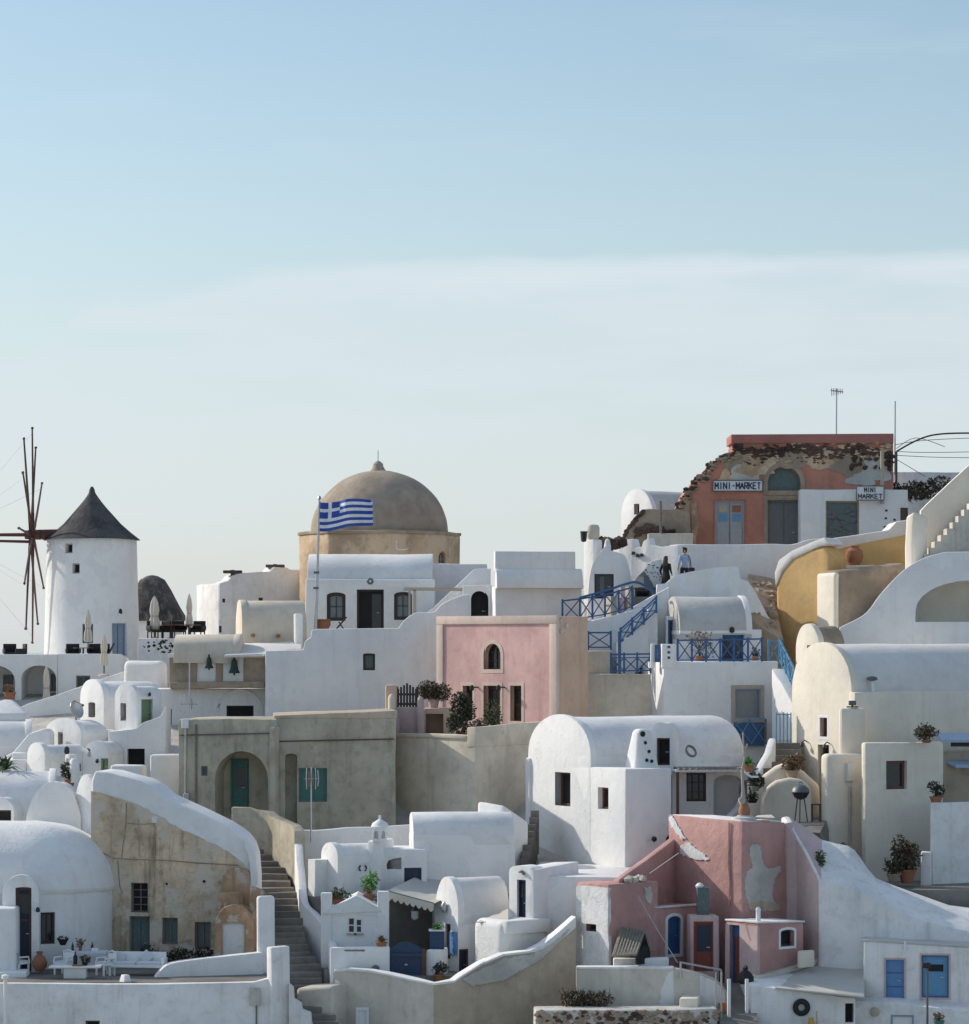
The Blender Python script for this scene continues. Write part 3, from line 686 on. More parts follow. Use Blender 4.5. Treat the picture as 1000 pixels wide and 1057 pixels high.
h = House('cream_vault_hut', 'low cream vaulted roof over the two bells', 'roof shed', b)
h.vault(655, 676, axis='R', bot=678, mat='buff_pale', roof='buff_pale', lip=.03, power=3.6); h.done()
h = House('sloping_cream_roof', 'cream coloured roof sloping down from the vaulted box to the bells', 'roof', None, org=G(265, 109))
A = [P(231, 676, 107.2), P(272, 674.5, 107.2), P(311, 668, 109), P(311, 662, 111.2), P(250, 664, 111.2)]
h.solid('roof', MB().prism([p.xy for p in A], [p.z - .14 for p in A], [p.z for p in A]), 'cream_roof', bev=.05, wob=.02); h.done()
b = Blk(243.5, 250, 317, 111.5, 78)
h = House('cream_vault_house', 'cream house with blank vaulted front beside the flagpole', 'house', b, GW)
h.vault(620, 640, mat='buff_pale', roof='buff_pale', lip=.05, wob=.04); h.done()
for px, py in ((261, 656), (287, 656.5)): h.add('drain_spout', MB().tube([b.RW.at(px, py, -.1), b.RW.at(px, py, .3)], .09, 8), 'terracotta')
b = Blk(303, 306, 313, 110.4, 40)
h = House('white_buttress', 'narrow white buttress at the end of the cream house', 'buttress', b); h.block(633, 'white', bev=.06); h.done()

# white building with stepped roof behind
b = Blk(202, 226, 330, 131, 66)
h = House('stepped_roof_house', 'white house with a curved stepped roofline left of the domed church', 'house', b, GW)
h.block(602, 'white_old', bev=.15)
w = b.RW; h.solid('gable', panel(w, [(227, 640), (330, 640), (330, 588), (300, 588), (296, 585.5), (283, 585), (279, 590), (268, 590), (252, 591), (246, 591.5), (240, 594), (236, 599), (227, 602.5)], .03, -1.2), 'white_old', bev=.04, wob=.04)
h.opening(w, 229.5, 618, 232.5, 622, frame='wood_dark', pane='dark', rec=.1); h.opening(w, 267, 617, 271.5, 620.5, frame='wood_dark', pane='dark', rec=.1)
h.opening(w, 226.5, 646, 229, 653, frame='wood_dark', pane='dark', rec=.1); h.done()
for x, y in ((243, 591), (287, 585)): h.add('chimney_cap', MB().box(w.at(x, y - .8, -.4), (1.0, .6, .16)).box(w.at(x, y + 1, -.4), (.2, .5, .4)), 'rubble', bev=.03)

# church
cc = G(392.5, 131.5); kc = (131.5 + DS) / F
h = House('domed_church', 'old church with bare brown dome on a tan stone drum', 'church', None, org=cc)
oct_ = [cc + Vector((cos(radians(a)), sin(radians(a)))) * 84 * kc for a in range(8, 368, 45)]
h.solid('drum', MB().prism(oct_, Z(660, 131.5), Z(553, 131.5)), 'tan_stone', bev=.12, wob=.05, sub=1.2)
cor = [cc + (p - cc) * 1.012 for p in oct_]
h.solid('cornice', MB().prism(cor, Z(553.5, 131.5), Z(550, 131.5)), 'stone_brown', bev=.05, wob=.06, sub=.8)
R = 71 * kc; ht = Z(486, 131.5) - Z(550, 131.5)
prof = [(R * 1.0, Z(553, 131.5))] + [(R * cos(a), Z(550, 131.5) + ht * sin(a)) for a in [pi / 2 * i / 24 for i in range(24)]] + [(.02, Z(550, 131.5) + ht)]
h.solid('dome', MB().lathe((cc.x, cc.y, 0), prof, 72), 'dome', wob=.05)
fz = Z(487, 131.5); h.solid('finial', MB().lathe((cc.x - .1, cc.y, 0), [(.5, fz - .05), (.36, fz + .15), (.28, fz + .3), (.27, fz + .42), (.14, fz + .54), (.03, fz + .6)], 20), 'dome')
h.solid('cross', MB().bar((cc.x - .1, cc.y, fz + .6), (cc.x - .1, cc.y, fz + 1.15), .03).bar((cc.x - .1, cc.y - .15, fz + .98), (cc.x - .1, cc.y + .15, fz + .98), .03), 'black_iron')
fw_ = min(range(8), key=lambda i: abs(((oct_[i] + oct_[(i + 1) % 8]) / 2 - cc).angle_signed(Vector((.5, -1)))))
for i in range(8):
    e = W(oct_[i], oct_[(i + 1) % 8])
    if e.n.y < -.3:
        x0 = oct_[i].x / oct_[i].y * F + CX; x1 = oct_[(i + 1) % 8].x / oct_[(i + 1) % 8].y * F + CX
        if x0 < 456 < x1: h.opening(e, 453, 569, 462, 585, arch=1.5, rec=.3, frame='stone_brown', pane='steel_dark', nx=2, nz=2)
        if x0 < 395 < x1: gw = e
h.done()
h.add('painted_line', MB().tube([gw.at(409.5, y, .02) for y in (558, 562, 566)] + [gw.at(x, y, .02) for x, y in ((412, 567.5), (418, 567.5), (422, 566), (423, 558))], .025, 5), 'white_rough')

# chapel house under the dome
b = Blk(316, 449, None, 116.5, 0, L=5)
h = House('chapel_house', 'long white house with rounded black framed windows behind the flagpole', 'house', b, GW)
h.block(598, 'white')
bb = Blk(317, 447, None, 116.8, 0, L=4.2); h.vault(572, 598, axis='R', b=bb, bot=605, wallname='parapet', lip=None)
h.opening(b.LW, 337.5, 611.5, 357, 641, arch=.35, rec=.2, fw=.17, frame='wood_dark', pane='glass_pale', nx=2, nz=2)
h.opening(b.LW, 368.5, 608.5, 396.5, 655, kind='door', rec=.45, fw=.1, frame='wood_dark', pane='dark', panels=[(.55, .9, .12, .9, 'glass')])
h.opening(b.LW, 407, 611, 425.5, 640, arch=.35, rec=.2, fw=.17, frame='wood_dark', pane='glass_pale', nx=2, nz=2); h.done()
h.add('vent', MB().torus(b.LW.at(382.5, 600, .03), .12, .045, Matrix.Rotation(pi / 2, 3, 'X')), 'steel_dark')
h.add('pergola', MB().bar(P(418, 608, 113), P(480, 608.5, 113), .14, .16).bar(P(418, 608.5, 113), P(418, 608, 116.4), .1).bar(P(479, 609.5, 113), P(479, 609, 116.4), .1).bar(P(428.5, 609, 113), P(428.5, 634, 113), .14).bar(P(423, 609, 116), P(423, 640, 116), .1), 'wood_pale')
# corner side wall (left rounded buttress)
single('stair_wall', 'white flight wall rising right beside the chapel house', 'wall', ribbon([(430, 640, 115.3), (447, 628, 115.3), (463, 613, 115.3), (483, 594, 115.3), (490, 587.5, 115.3), (506, 586.5, 115.3)], 2.2), 'white', bev=.05, wob=.02)
b = Blk(444, 502, None, 120, 0, L=4)
h = House('flat_white_house', 'plain flat white house between the chapel and the vaulted box', 'house', b, GW); h.block(582, 'white'); h.done()
b = Blk(478, 507, None, 112.5, 0, L=3)
h = House('dark_arch_annex', 'low white annex with a black arched doorway', 'annex', b); h.block(604, 'white'); h.opening(b.LW, 486.5, 610, 503.5, 650, kind='door', arch=1.0, rec=.6, frame='dark', pane='dark'); h.done()
# long white wall with wavy top
wv = [(274, 672, 106.8), (313, 671, 106.8), (315, 662, 106.8), (321, 658, 106.8), (322, 651, 106.8), (326, 649.5, 106.8), (368, 649, 106.8), (411, 648.5, 106.8)] + smoothpts([(412, 648, 106.8), (418, 640, 106.8), (427, 633.5, 106.8), (434, 632, 106.8), (448, 631.5, 106.8), (454, 626, 106.8), (459, 622, 106.8), (468, 618, 106.8), (478, 614.5, 106.8), (486, 613.5, 106.8)], 3)
h = House('long_white_house', 'long bluish white house front with a single small dark window', 'house', None, GW, org=G(370, 107))
w = W(G(274, 106.8), G(486, 106.8)); h.solid('wall', ribbon(wv, 3.0), 'white', bev=.05, wob=.015)
h.opening(w, 375, 674.5, 387.5, 692, arch=.15, rec=.2, fw=.1, frame='wood_dark', pane='teal_grey'); h.done()
# vaulted box
b = Blk(507, 510.5, 600, 111, 82)
h = House('vaulted_box_house', 'blank white box house with shaded vault behind the pink house', 'house', b, GW)
h.block(606, 'white')
w = b.RW
q = MB(); prof = [(0, 607), (0, 570), (.45, 569.5), (.45, 587), (.38, 592), (.2, 600), (.12, 607)]
h.solid('parapet', MB().prism([w.pt(.0, 0, .02).xy, w.pt(w.L - .3, 0, .02).xy, w.pt(w.L - .3, 0, -.5).xy, w.pt(.0, 0, -.5).xy], Zw(590, b.B.y), Zw(569, b.B.y)), 'white', bev=.04, wob=.02, sub=1.4)
cs = MB(); n = 8; vs = []
for x in (.02, w.L - .02):
    for i in range(n + 1): a = pi / 2 * i / n; vs.append(w.pt(x, Zw(607, b.B.y) + (Zw(587, b.B.y) - Zw(607, b.B.y)) * sin(a), .5 * cos(a) + .0))
    vs.append(w.pt(x, Zw(609, b.B.y), -.3))
k = n + 2; cs.add(vs, [tuple(range(k)), tuple(range(2 * k - 1, k - 1, -1))] + [(i, k + i, k + (i + 1) % k, (i + 1) % k) for i in range(k)])
h.solid('vault_roof', cs, 'white', wob=.02); h.done()
# ================================================================= middle rows
# ---------------------------------------------------------------- pink house
b = Blk(453, 574.5, 607, 99, 37)
h = House('pink_house', 'tall pink fronted house with cream corners and an arched upper window', 'house', b)
h.block(636, 'buff')
w = b.LW; zt = Zw(636, b.B.y); zb0 = Zw(748, b.B.y)
h.solid('facade', MB().prism([w.pt(.3, 0, .02).xy, w.pt(w.L - .3, 0, .02).xy, w.pt(w.L - .3, 0, -.1).xy, w.pt(.3, 0, -.1).xy], zb0 - 1.5, zt - .25), 'pink_house', wob=.01, sub=1.2)
def strip(a0, a1, z0, z1, off=.09): return MB().prism([w.pt(a0, 0, off).xy, w.pt(a1, 0, off).xy, w.pt(a1, 0, -.1).xy, w.pt(a0, 0, -.1).xy], z0, z1)
h.solid('corner_band', strip(-.05, .36, zb0 - 1.5, zt - .33), 'pink_cream', bev=.02, nocut=True); h.solid('corner_band', strip(w.L - .40, w.L + .05, zb0 - 1.5, zt - .33), 'pink_cream', bev=.02, nocut=True)
h.solid('cornice', strip(-.06, w.L + .06, zt - .335, zt + .03, .10), 'pink_cream', bev=.02, nocut=True)
h.opening(w, 500, 664.5, 516.5, 691, arch=1, rec=.28, sur='pink_cream', sw=.17, frame='wood_dark', pane='glass', nx=2, nz=3)
for x0, x1, y1 in ((478.5, 488.5, 744), (500, 516, 748), (526.5, 538, 744.5)):
    h.opening(w, x0, 708, x1, y1, kind='door', rec=.28, sur='pink_cream', sw=.15, frame='wood_dark', pane='wood_brown', panels=[(.15, .45, .5, .9, 'glass'), (.55, .85, .5, .9, 'glass'), (.15, .85, .08, .42, 'wood_dark')])
h.done()
for x in (494, 520.5): h.add('sconce', MB().bar(w.at(x, 709.5, .0), w.at(x, 709.5, .42), .06).lathe(w.at(x, 713, .4), [(.05, 0), (.1, .05), (.09, .2), (.03, .26)], 8), 'black_iron')
for x, y in ((577, 641), (583, 646), (577.5, 652)): h.add('drain_spout', MB().tube([b.RW.at(x, y, -.1), b.RW.at(x, y, .12)], .08, 8), 'concrete')

# ---------------------------------------------------------------- beige retaining wall and the pink terrace
b = Blk(406.5, 491, 562, 94.5, 34)
h = House('retaining_wall', 'tall bare beige retaining wall below the pink house', 'wall', b)
h.block(761, 'beige_wall', wob=.015, bev=.06)
pl = [b.LW.pt(b.LW.L - .45, 0, .03).xy, b.B + (b.LW.n + b.RW.n) * .03, b.C + b.RW.n * .03, b.C - b.RW.n * .45, b.B - (b.LW.n * .45 + b.RW.n * .45)]
h.solid('parapet', MB().prism(pl, Zw(771, b.B.y), [Zw(751, b.B.y), Zw(750, b.B.y), Zw(745, b.C.y), Zw(745, b.C.y), Zw(751, b.B.y)]), 'beige_wall', bev=.05, wob=.04, sub=.8)
h.solid('coping', MB().prism([b.A + b.LW.n * .06, b.LW.pt(b.LW.L - .5, 0, .06).xy, b.LW.pt(b.LW.L - .5, 0, -.4).xy, b.A - b.LW.n * .4], Zw(763, b.B.y), Zw(759, b.B.y)), 'buff_pale', bev=.03, wob=.03, sub=.8)
h.done()
kz = Zw(762, b.B.y)
cn_ = (b.A + b.B + b.C) / 3; struct('terrace', MB().prism([b.A - b.LW.n * .3 + b.LW.u * .3, b.B - (b.LW.n + b.RW.n) * .3, b.C - b.RW.n * .3, b.C + Vector((1.2, 1.5)), G(600, 104), G(404, 104)], kz - 3, kz - .25), 'paving', 'paved terrace in front of the pink house')
tz = kz - .25
DT = 98.9
h = House('gate_stair', 'pinkish plastered gate stair with rounded posts on the pink terrace', 'stair', None, org=G(418, DT + 1))
ww = W(G(396, DT), G(470, DT))
def pan(x0, x1, y0, y1, d0, d1, nm, mt, **k): h.solid(nm, panel(ww, [(x0, y1), (x1, y1), (x1, y0), (x0, y0)], d0, d1), mt, **k)
pan(398, 410, 707, 765, -.2, -.7, 'post', 'buff', bev=.1); pan(409, 434, 730, 770, -.1, -.9, 'stair_wall', 'pink_pale', bev=.04)
for x, y0 in ((405, 716.5), (434.5, 719)):
    c = ww.at(x, 765, .15); rz = .17 if x < 420 else .15; t = ww.at(x, y0, .15).z - c.z
    h.solid('rounded_post', MB().lathe(c, [(rz, -.5), (rz, t - .2), (rz * .8, t - .07), (rz * .3, t)], 18), 'pink_pale' if x > 420 else 'buff_pale')
pan(396, 413, 741, 775, .4, -.2, 'post_base', 'pink_pale', bev=.12)
h.done()
gt = Thing('wooden_gate', 'dark wooden picket gate with pointed top above the pink stair', 'gate', ww.at(420, 731, -.4))
for i in range(7):
    x = 411 + i * 3.1; y = 705.5 + abs(i - 3) * 1.9
    gt.part('picket', MB().bar(ww.at(x, 730, -.4), ww.at(x, y, -.4), .095, .04), 'wood_dark')
for y in (727, 717): gt.part('rail', MB().bar(ww.at(409.5, y, -.36), ww.at(431, y, -.36), .05, .1), 'wood_dark')
for x in (410, 431): gt.part('stile', MB().bar(ww.at(x, 731, -.37), ww.at(x, 709, -.37), .1, .08), 'wood_dark')
b2 = Blk(438, 468, None, DT + .4, 0, L=1.2)
h = House('plaster_planter', 'plastered planter box with a dark recess carrying the potted bush', 'planter', b2); h.block(731, 'buff', bot=770); h.opening(b2.LW, 440, 737, 458, 775, kind='hole', rec=.9); h.done()
plz = Zw(731, b2.B.y)

# ---------------------------------------------------------------- grey green house
b = Blk(184, 284, None, 93.5, 9, L=7)
h = House('grey_green_house', 'weathered grey green house with an arched porch and teal door', 'house', b)
h.block(743, 'grey_green', wob=.04)
h.opening(b.LW, 222, 775.5, 277, 872, kind='hole', arch=1.05, rec=1.5)
bw = W(b.A - b.LW.n * 1.48, b.B - b.LW.n * 1.48)
h.opening(bw, 239, 784, 256, 840, kind='door', rec=.0, frame='teal', pane='teal', cutter=False, panels=[(.3, .9, .5, .85, 'glass')])
h.opening(b.LW, 208, 791, 214.5, 801, rec=.12, frame='teal_grey', pane='steel_dark')
b2 = Blk(284, 409, None, 94.3, -4, L=5)
h.block(738, 'grey_green', b=b2, tops=[741, 735.5, 734, 737], wob=.04, name='wing')
h.opening(b2.LW, 308.5, 793, 338, 828, rec=.16, frame='teal_grey', pane='teal', nx=2, nz=1)
h.opening(b2.LW, 294.5, 778, 307, 872, kind='hole', arch=.5, rec=.5)
h.solid('roof_slab', MB().prism([p + (p - b2.c).normalized() * .06 for p in b2.plan], Zw(741.5, b2.B.y), [Zw(t, p.y) for t, p in zip((739, 733.5, 731.5, 736), b2.plan)]), 'concrete_tan', bev=.03, wob=.03, sub=1)
h.solid('pier', MB().prism([b.LW.pt(b.LW.L - .22, 0, .12).xy, b.LW.pt(b.LW.L + .04, 0, .2).xy, b.LW.pt(b.LW.L + .12, 0, -.4).xy, b.LW.pt(b.LW.L - .2, 0, -.3).xy], Zw(870, b.B.y), Zw(750, b.B.y)), 'grey_green', bev=.06, wob=.03, sub=.8, nocut=True)
h.done()
h.add('pipe', MB().tube([b.LW.at(186, 759, .05), b.LW.at(283, 757, .05)], .03, 6), 'steel_dark')
h.add('pipe', MB().tube([b2.LW.at(285, 765.5, .05), b2.LW.at(407, 763, .05)], .03, 6), 'wood_brown')
h.add('pipe', MB().tube([b.LW.at(192, 748, .06), b.LW.at(191, 860, .06)], .045, 6), 'concrete')
h.add('pipe', MB().tube([b.LW.at(203, 748, .06), b.LW.at(203, 845, .06)], .05, 6), 'wood_worn')
h.add('meter_box', MB().box(b.LW.at(192, 747, .1), (.3, .22, .42)), 'white_paint', bev=.05)
h.add('meter_box', MB().box(b.LW.at(193, 825, .1), (.25, .2, .5)), 'patch_grey', bev=.05)
GJ = h
# green stair parapet
h = House('mossy_parapet', 'mossy grey green parapet of the porch beside the stone steps', 'parapet', None, org=G(275, 92))
h.solid('wall', ribbon([(239, 833, 91.6), (258, 833.5, 91.6), (260, 836, 91.6), (276, 838.5, 91.2), (279, 843, 91.0), (301, 852, 89.2), (304, 858, 88.6)], .45, zb=[Z(900, 91), Z(900, 91), Z(900, 91), Z(905, 91), Z(905, 91), Z(930, 89), Z(930, 88)]), 'grey_green', bev=.05, wob=.04); h.done()

# ---------------------------------------------------------------- big white vault house
b0 = Blk(545, 645, 693, 87.5, 50)
a, _ = b0.LW.uv(609.5, 800); q = b0.LW.pt(a, 0)
bv = Blk(545, 609.5, 768, q.y - DS, 50)
h = House('big_vault_house', 'large white house with a tall rounded gable and a long shaded vault', 'house', bv, GW)
h.vault(740.5, 781, b=bv, lip=.10, power=2.15)
h.block(794, 'white', b=b0, name='annex', wob=.03)
h.opening(b0.LW, 572.5, 797.5, 588.5, 832, rec=.35, frame='wood_red', pane='dark', nx=1, fw=.09); h.opening(b0.LW, 616.5, 813, 627.5, 835.5, rec=.3, frame='wood_red', pane='dark', fw=.09)
bp = Blk(547, 552, 566, b0.LW.pt(0, 0).y - DS - .3, 50)
h.solid('pilaster', MB().prism([b0.A + b0.LW.n * .12 - b0.LW.u * .1, b0.A + b0.LW.n * .12 + b0.LW.u * .22, b0.A + b0.LW.u * .22 - b0.LW.n * .2, b0.A - b0.LW.n * .2 - b0.LW.u * .1], Zw(930, b0.A.y), Zw(782, b0.A.y)), 'white', bev=.06, wob=.02, sub=1)
bd = Blk(668, 694, 716, 90.6, 12)
h.vault(747, 766, b=bd, bot=800, lip=.06, wallname='dormer'); h.opening(bd.LW, 677.5, 762, 691, 790, kind='door', rec=.3, frame='wood_brown', pane='dark')
# porch at the right
bpz = Zw(791, b0.B.y)
h.done()
bq = Blk(693, 766, None, 91.5, -6, L=2.0)
wq = bq.LW
hs = House('white_porch', 'shaded white porch under a slatted canopy beside the pink block', 'porch', bq)
hs.block(795, 'white', tops=[795, 795, 795, 795]); hs.opening(wq, 708, 798, 728.5, 827.5, rec=.18, frame='wood_dark', pane='glass', nx=3, nz=3, fw=.08)
hs.opening(wq, 736, 800, 766, 850, kind='hole', arch=.5, rec=.8); hs.done()
cn = hs.add('canopy', MB().prism([wq.pt(-.1, 0, 1.6).xy, wq.pt(wq.L + .1, 0, 1.4).xy, wq.pt(wq.L + .1, 0, -.2).xy, wq.pt(-.1, 0, -.2).xy], Zw(795.5, bq.B.y), Zw(793, bq.B.y)), 'white_paint', bev=.02)
sl = MB()
for i in range(12): x = .1 + i * wq.L / 12; sl.bar(wq.pt(x, Zw(792, bq.B.y), 1.7), wq.pt(x, Zw(792, bq.B.y), -.2), .16, .05)
hs.add('slat', sl, 'wood_worn', parent=cn); hs.add('post', MB().bar(wq.pt(.0, Zw(795, bq.B.y), 1.5), wq.pt(0, Zw(850, bq.B.y), 1.5), .12), 'wood_brown'); hs.add('post', MB().bar(wq.pt(wq.L, Zw(795, bq.B.y), 1.3), wq.pt(wq.L, Zw(850, bq.B.y), 1.3), .08), 'white_paint')
# chimney of the big house with round holes
ch = House('chimney', 'white tapering chimney with small round vents on the big vault house', 'chimney', None, org=b0.B)
cb = Blk(641, 656, 683, 88.6, 50); zb1 = Zw(796, cb.B.y)
tp = [cb.c + (p - cb.c) * .52 for p in cb.plan]
ch.solid('body', MB().hexa([V3(p, zb1 - .2) for p in cb.plan], [V3(p, Zw(753, cb.B.y)) for p in tp]), 'white', bev=.22, seg=5, wob=.03)
ch.done()
for i, (x, y) in enumerate(((666, 758), (668, 767), (671, 776), (668, 785), (673, 786))):
    a, z = cb.RW.uv(x, y); f = (z - zb1) / (Zw(753, cb.B.y) - zb1); ch.add('vent', MB().tube([cb.RW.pt(a, z, -.24 * f * cb.LW.L - .2), cb.RW.pt(a, z, -.24 * f * cb.LW.L + .035)], .07 if i else .12, 8), 'dark')

# ---------------------------------------------------------------- blue rail house
b = Blk(684, 803, None, 100, -9, L=6)
h = House('blue_rail_house', 'large bluish white house with blue terrace railing and brown framed window', 'house', b, GW)
h.block(683, 'white')
h.opening(b.LW, 758, 711, 784.5, 742, rec=.06, sur='wood_pale', sw=.16, frame='blue_grey', pane='glass_pale', fw=.05)
bu = Blk(701, 786, None, 103.2, -9, L=3)
h.block(650, 'white', b=bu, name='upper_wall', bot=690)
h.opening(bu.LW, 744.5, 655.5, 767, 690, kind='door', rec=.12, frame='blue', pane='blue', panels=[(.12, .47, .3, .9, 'glass'), (.53, .88, .3, .9, 'glass')])
h.vault(616, 651, axis='R', b=Blk(701, 776, None, 103, -9, L=3.4), bot=655, mat='white', roof='roof_grey', lip=.05, wallname='eave')
h.done()
h.add('lamp', MB().lathe(bu.LW.at(754.5, 653.5, .1), [(.06, 0), (.13, .06), (.12, .2), (.05, .28)], 12), 'black_iron')
BR = b; BU = bu
h = House('rounded_terrace_wall', 'large smooth white wall with rounded top in front of the strolling couple', 'wall', None, org=G(720, 106))
oc = smoothpts([(677, 640, 105.5), (677.3, 607, 105.5), (680, 603.3, 105.5), (687, 602, 105.5), (693, 597, 105.5), (702, 592.5, 105.5), (730, 587.5, 105.5), (757, 585, 105.5)], 4) + [(762, 585.5, 105.5), (764, 598, 105.5), (772, 600, 105.5), (780, 612, 105.5), (795, 640, 105.5), (800, 668, 105.5)]
h.solid('wall', ribbon(oc, .9), 'white', bev=.1, wob=.03); h.done()
b = Blk(687, 703, None, 104, 0, L=2)
h = House('blue_shuttered_corner', 'narrow white corner wall with blue shuttered doorway beside the vault', 'wall', b); h.block(636, 'white'); h.opening(b.LW, 689, 640, 701, 685, kind='door', rec=.1, frame='blue', pane='navy'); h.done()
# white post with holes, blue boxes
b = Blk(682.5, 697.5, None, 99.2, -4, L=.6)
h = House('white_gate_post', 'stout white post pierced by three dark holes at the railing end', 'post', b); h.block(665, 'white', bot=690, bev=.05)
for y in (668, 673.5, 679): h.opening(b.LW, 688.5, y - 1.3, 691.5, y + 1.3, kind='hole', rec=.25)
h.done()
# lower beige walls and white stair masses
b = Blk(600, 684, None, 102, -3, L=5)
h = House('stained_wall', 'low stained olive beige wall right of the pink house', 'wall', b); h.block(696, 'beige_wall', wob=.05); h.done()
b = Blk(600, 630.5, None, 103, 0, L=2)
h = House('beige_block', 'small beige block under the little blue railing', 'block', b); h.block(672, 'beige_wall', bot=700); h.done()
b = Blk(600, 662, None, 104.2, 0, L=4)
h = House('white_stair_mass', 'bluish white stair landing wall below the upper blue railing', 'wall', b)
h.block(0, 'white', tops=[644, 628, 628, 644]); h.done()
b = Blk(640, 690, None, 105.2, 0, L=4)
h = House('white_stair_tower', 'smooth bluish white wall behind the blue stair railing', 'wall', b); h.block(0, 'white', tops=[634, 606, 606, 634]); h.done()
struct('terrace', MB().prism([G(575, 104.4), G(662, 104.4), G(690, 112), G(575, 112)], Z(700, 104), Z(641, 104.4)), 'buff', 'terrace behind the upper blue railing')
st = MB()
for i in range(8):
    x = 641 + i * 4.6; y = 654 - i * 5.0; g = P(x, y + 9, 103.3 + .1 * i); st.box((g.x, g.y + .4, g.z - 1), (.42, 1.2, 2))
struct('staircase', st, 'white', 'white steps climbing beside the blue railing')

# ---------------------------------------------------------------- white walls, pots and ruins left of the couple
b = Blk(601.5, 612, 622, 108.5, 45)
h = House('white_gate_pier', 'tall bright white pier topped by a round grey pot', 'pier', b); h.block(556, 'white', bev=.12); h.done()
h.add('grey_pot', MB().lathe(V3(b.c, Zw(557, b.c.y)), [(.22, 0), (.3, .12), (.3, .55), (.24, .68), (.05, .72)], 18), 'concrete')
h = House('bluish_gable_wall', 'bluish white rounded wall holding a black framed glass door', 'wall', None, org=G(622, 108))
gp = smoothpts([(606, 625, 107.8), (608, 595, 107.8), (613, 578, 107.8), (620, 569, 107.8), (626, 563, 107.8), (630, 568, 107.8), (640, 571, 107.8), (646, 576, 107.8), (652, 600, 107.8), (655, 625, 107.8)], 3)
w = W(G(606, 107.8), G(655, 107.8)); h.solid('wall', ribbon(gp, .6), 'white', bev=.06, wob=.02)
h.opening(w, 613, 592.5, 633, 618, kind='door', rec=.12, frame='black_iron', pane='glass', panels=[(.3, .5, .1, .9, 'steel_dark')]); h.done()
h.add('finial_post', MB().lathe(V3(G(626.5, 108.1), Z(572, 108)), [(.18, -.3), (.16, .4), (.1, .66), (.02, .72)], 14), 'white')
wl = Thing('wall_lantern', 'black square lantern hanging left of the white pier', 'lantern', P(602, 560, 108))
wl.part('lamp_body', MB().lathe(P(602, 559.5, 108), [(.06, 0), (.13, .05), (.16, .45), (.17, .5)], 6), 'black_iron'); wl.part('bracket', MB().bar(P(602, 549, 108), P(606, 549, 108.3), .05), 'black_iron')
h = House('stepped_white_wall', 'bright white garden wall with stepped lumpy top left of the couple', 'wall', None, org=G(660, 110))
op = [(636, 574, 109.4), (640, 563, 109.4), (642, 557.5, 109.4), (650, 556.5, 109.4), (653, 556.5, 109.4), (655, 565, 109.4), (661, 565, 109.4), (663, 559, 109.4), (669, 555, 109.4), (671, 562, 109.4), (681, 565, 109.4), (694, 563, 109.4), (700, 562, 109.4)]
h.solid('wall', ribbon([(x, y, 111.5 - (x - 636) * .03) for x, y, _ in op], .5), 'white', bev=.05, wob=.03); h.done()
w = W(P(636, 574, 111.5).xy, P(700, 562, 109.58).xy)
q = [panel(w, [(x - 1.6, y + 1.6), (x + 1.8, y + 1.3), (x + 1.3, y - 1.5), (x - 1.2, y - 1.7)], .05, -.05) for x, y in ((653.5, 571), (658, 573.5), (662, 573))]
for m_ in q: h.add('hole', m_, 'black_iron')
tp = MB()
for i in range(9): tp.rock(P(613 + i * 3.6, 561 + 1.5 * sin(i * 1.4), 110.2), .32)
single('brush_roof', 'dark brown brushwood heap between the white pier and the garden wall', 'brushwood', tp, 'rubble')
b = Blk(641, 673, 740, 127, 48)
h = House('ridge_vault_house', 'white vaulted house on the skyline beside the ruined market', 'house', b, GW)
h.vault(506.5, 530, lip=.08, roof='roof_grey'); h.opening(b.LW, 654, 520, 659.5, 531, rec=.2, frame='wood_pale', pane='dark'); h.done()
h = House('ruined_vault', 'broken brown stone vault below the skyline house', 'ruin', None, org=G(672, 114))
w = W(G(640, 114), G(712, 114)); h.solid('wall', panel(w, rough_outline([(640, 580), (712, 580), (712, 528), (697, 526), (664, 527), (655, 534), (649, 545), (643, 556)], .8, 4), 0, -3), 'stone_brown', wob=.06); h.done()
rk = MB(); r = random.Random(8)
for i in range(130):
    t = r.random(); x = 655 + 40 * t; y = 551 - 6 * sin(pi * min(1, t * 1.2)) + r.uniform(-4, 4); rk.rock(P(x, y, 113.9), r.uniform(.05, .12), r, (1.3, .8, .8))
for i in range(60):
    t = r.random(); x = 643 + 21 * t; y = 556 - 29 * t ** .7 + r.uniform(-1, 2.5); rk.rock(P(x, y, 113.95), r.uniform(.05, .11), r, (1.3, .8, .8))
h.add('rubble', rk, 'rubble').__setitem__('kind', 'stuff')
b = Blk(669, 715, None, 112.8, 0, L=1.5)
h = House('concrete_ledge', 'long grey concrete slab in front of the ruined vault', 'ledge', b); h.block(550, 'concrete'); h.done()
single('wooden_stake', 'thin pale wooden stake standing on the concrete slab', 'stake', MB().tube([P(681.5, 552, 112.9), P(681.5, 517, 112.9)], .07, 6), 'wood_worn')

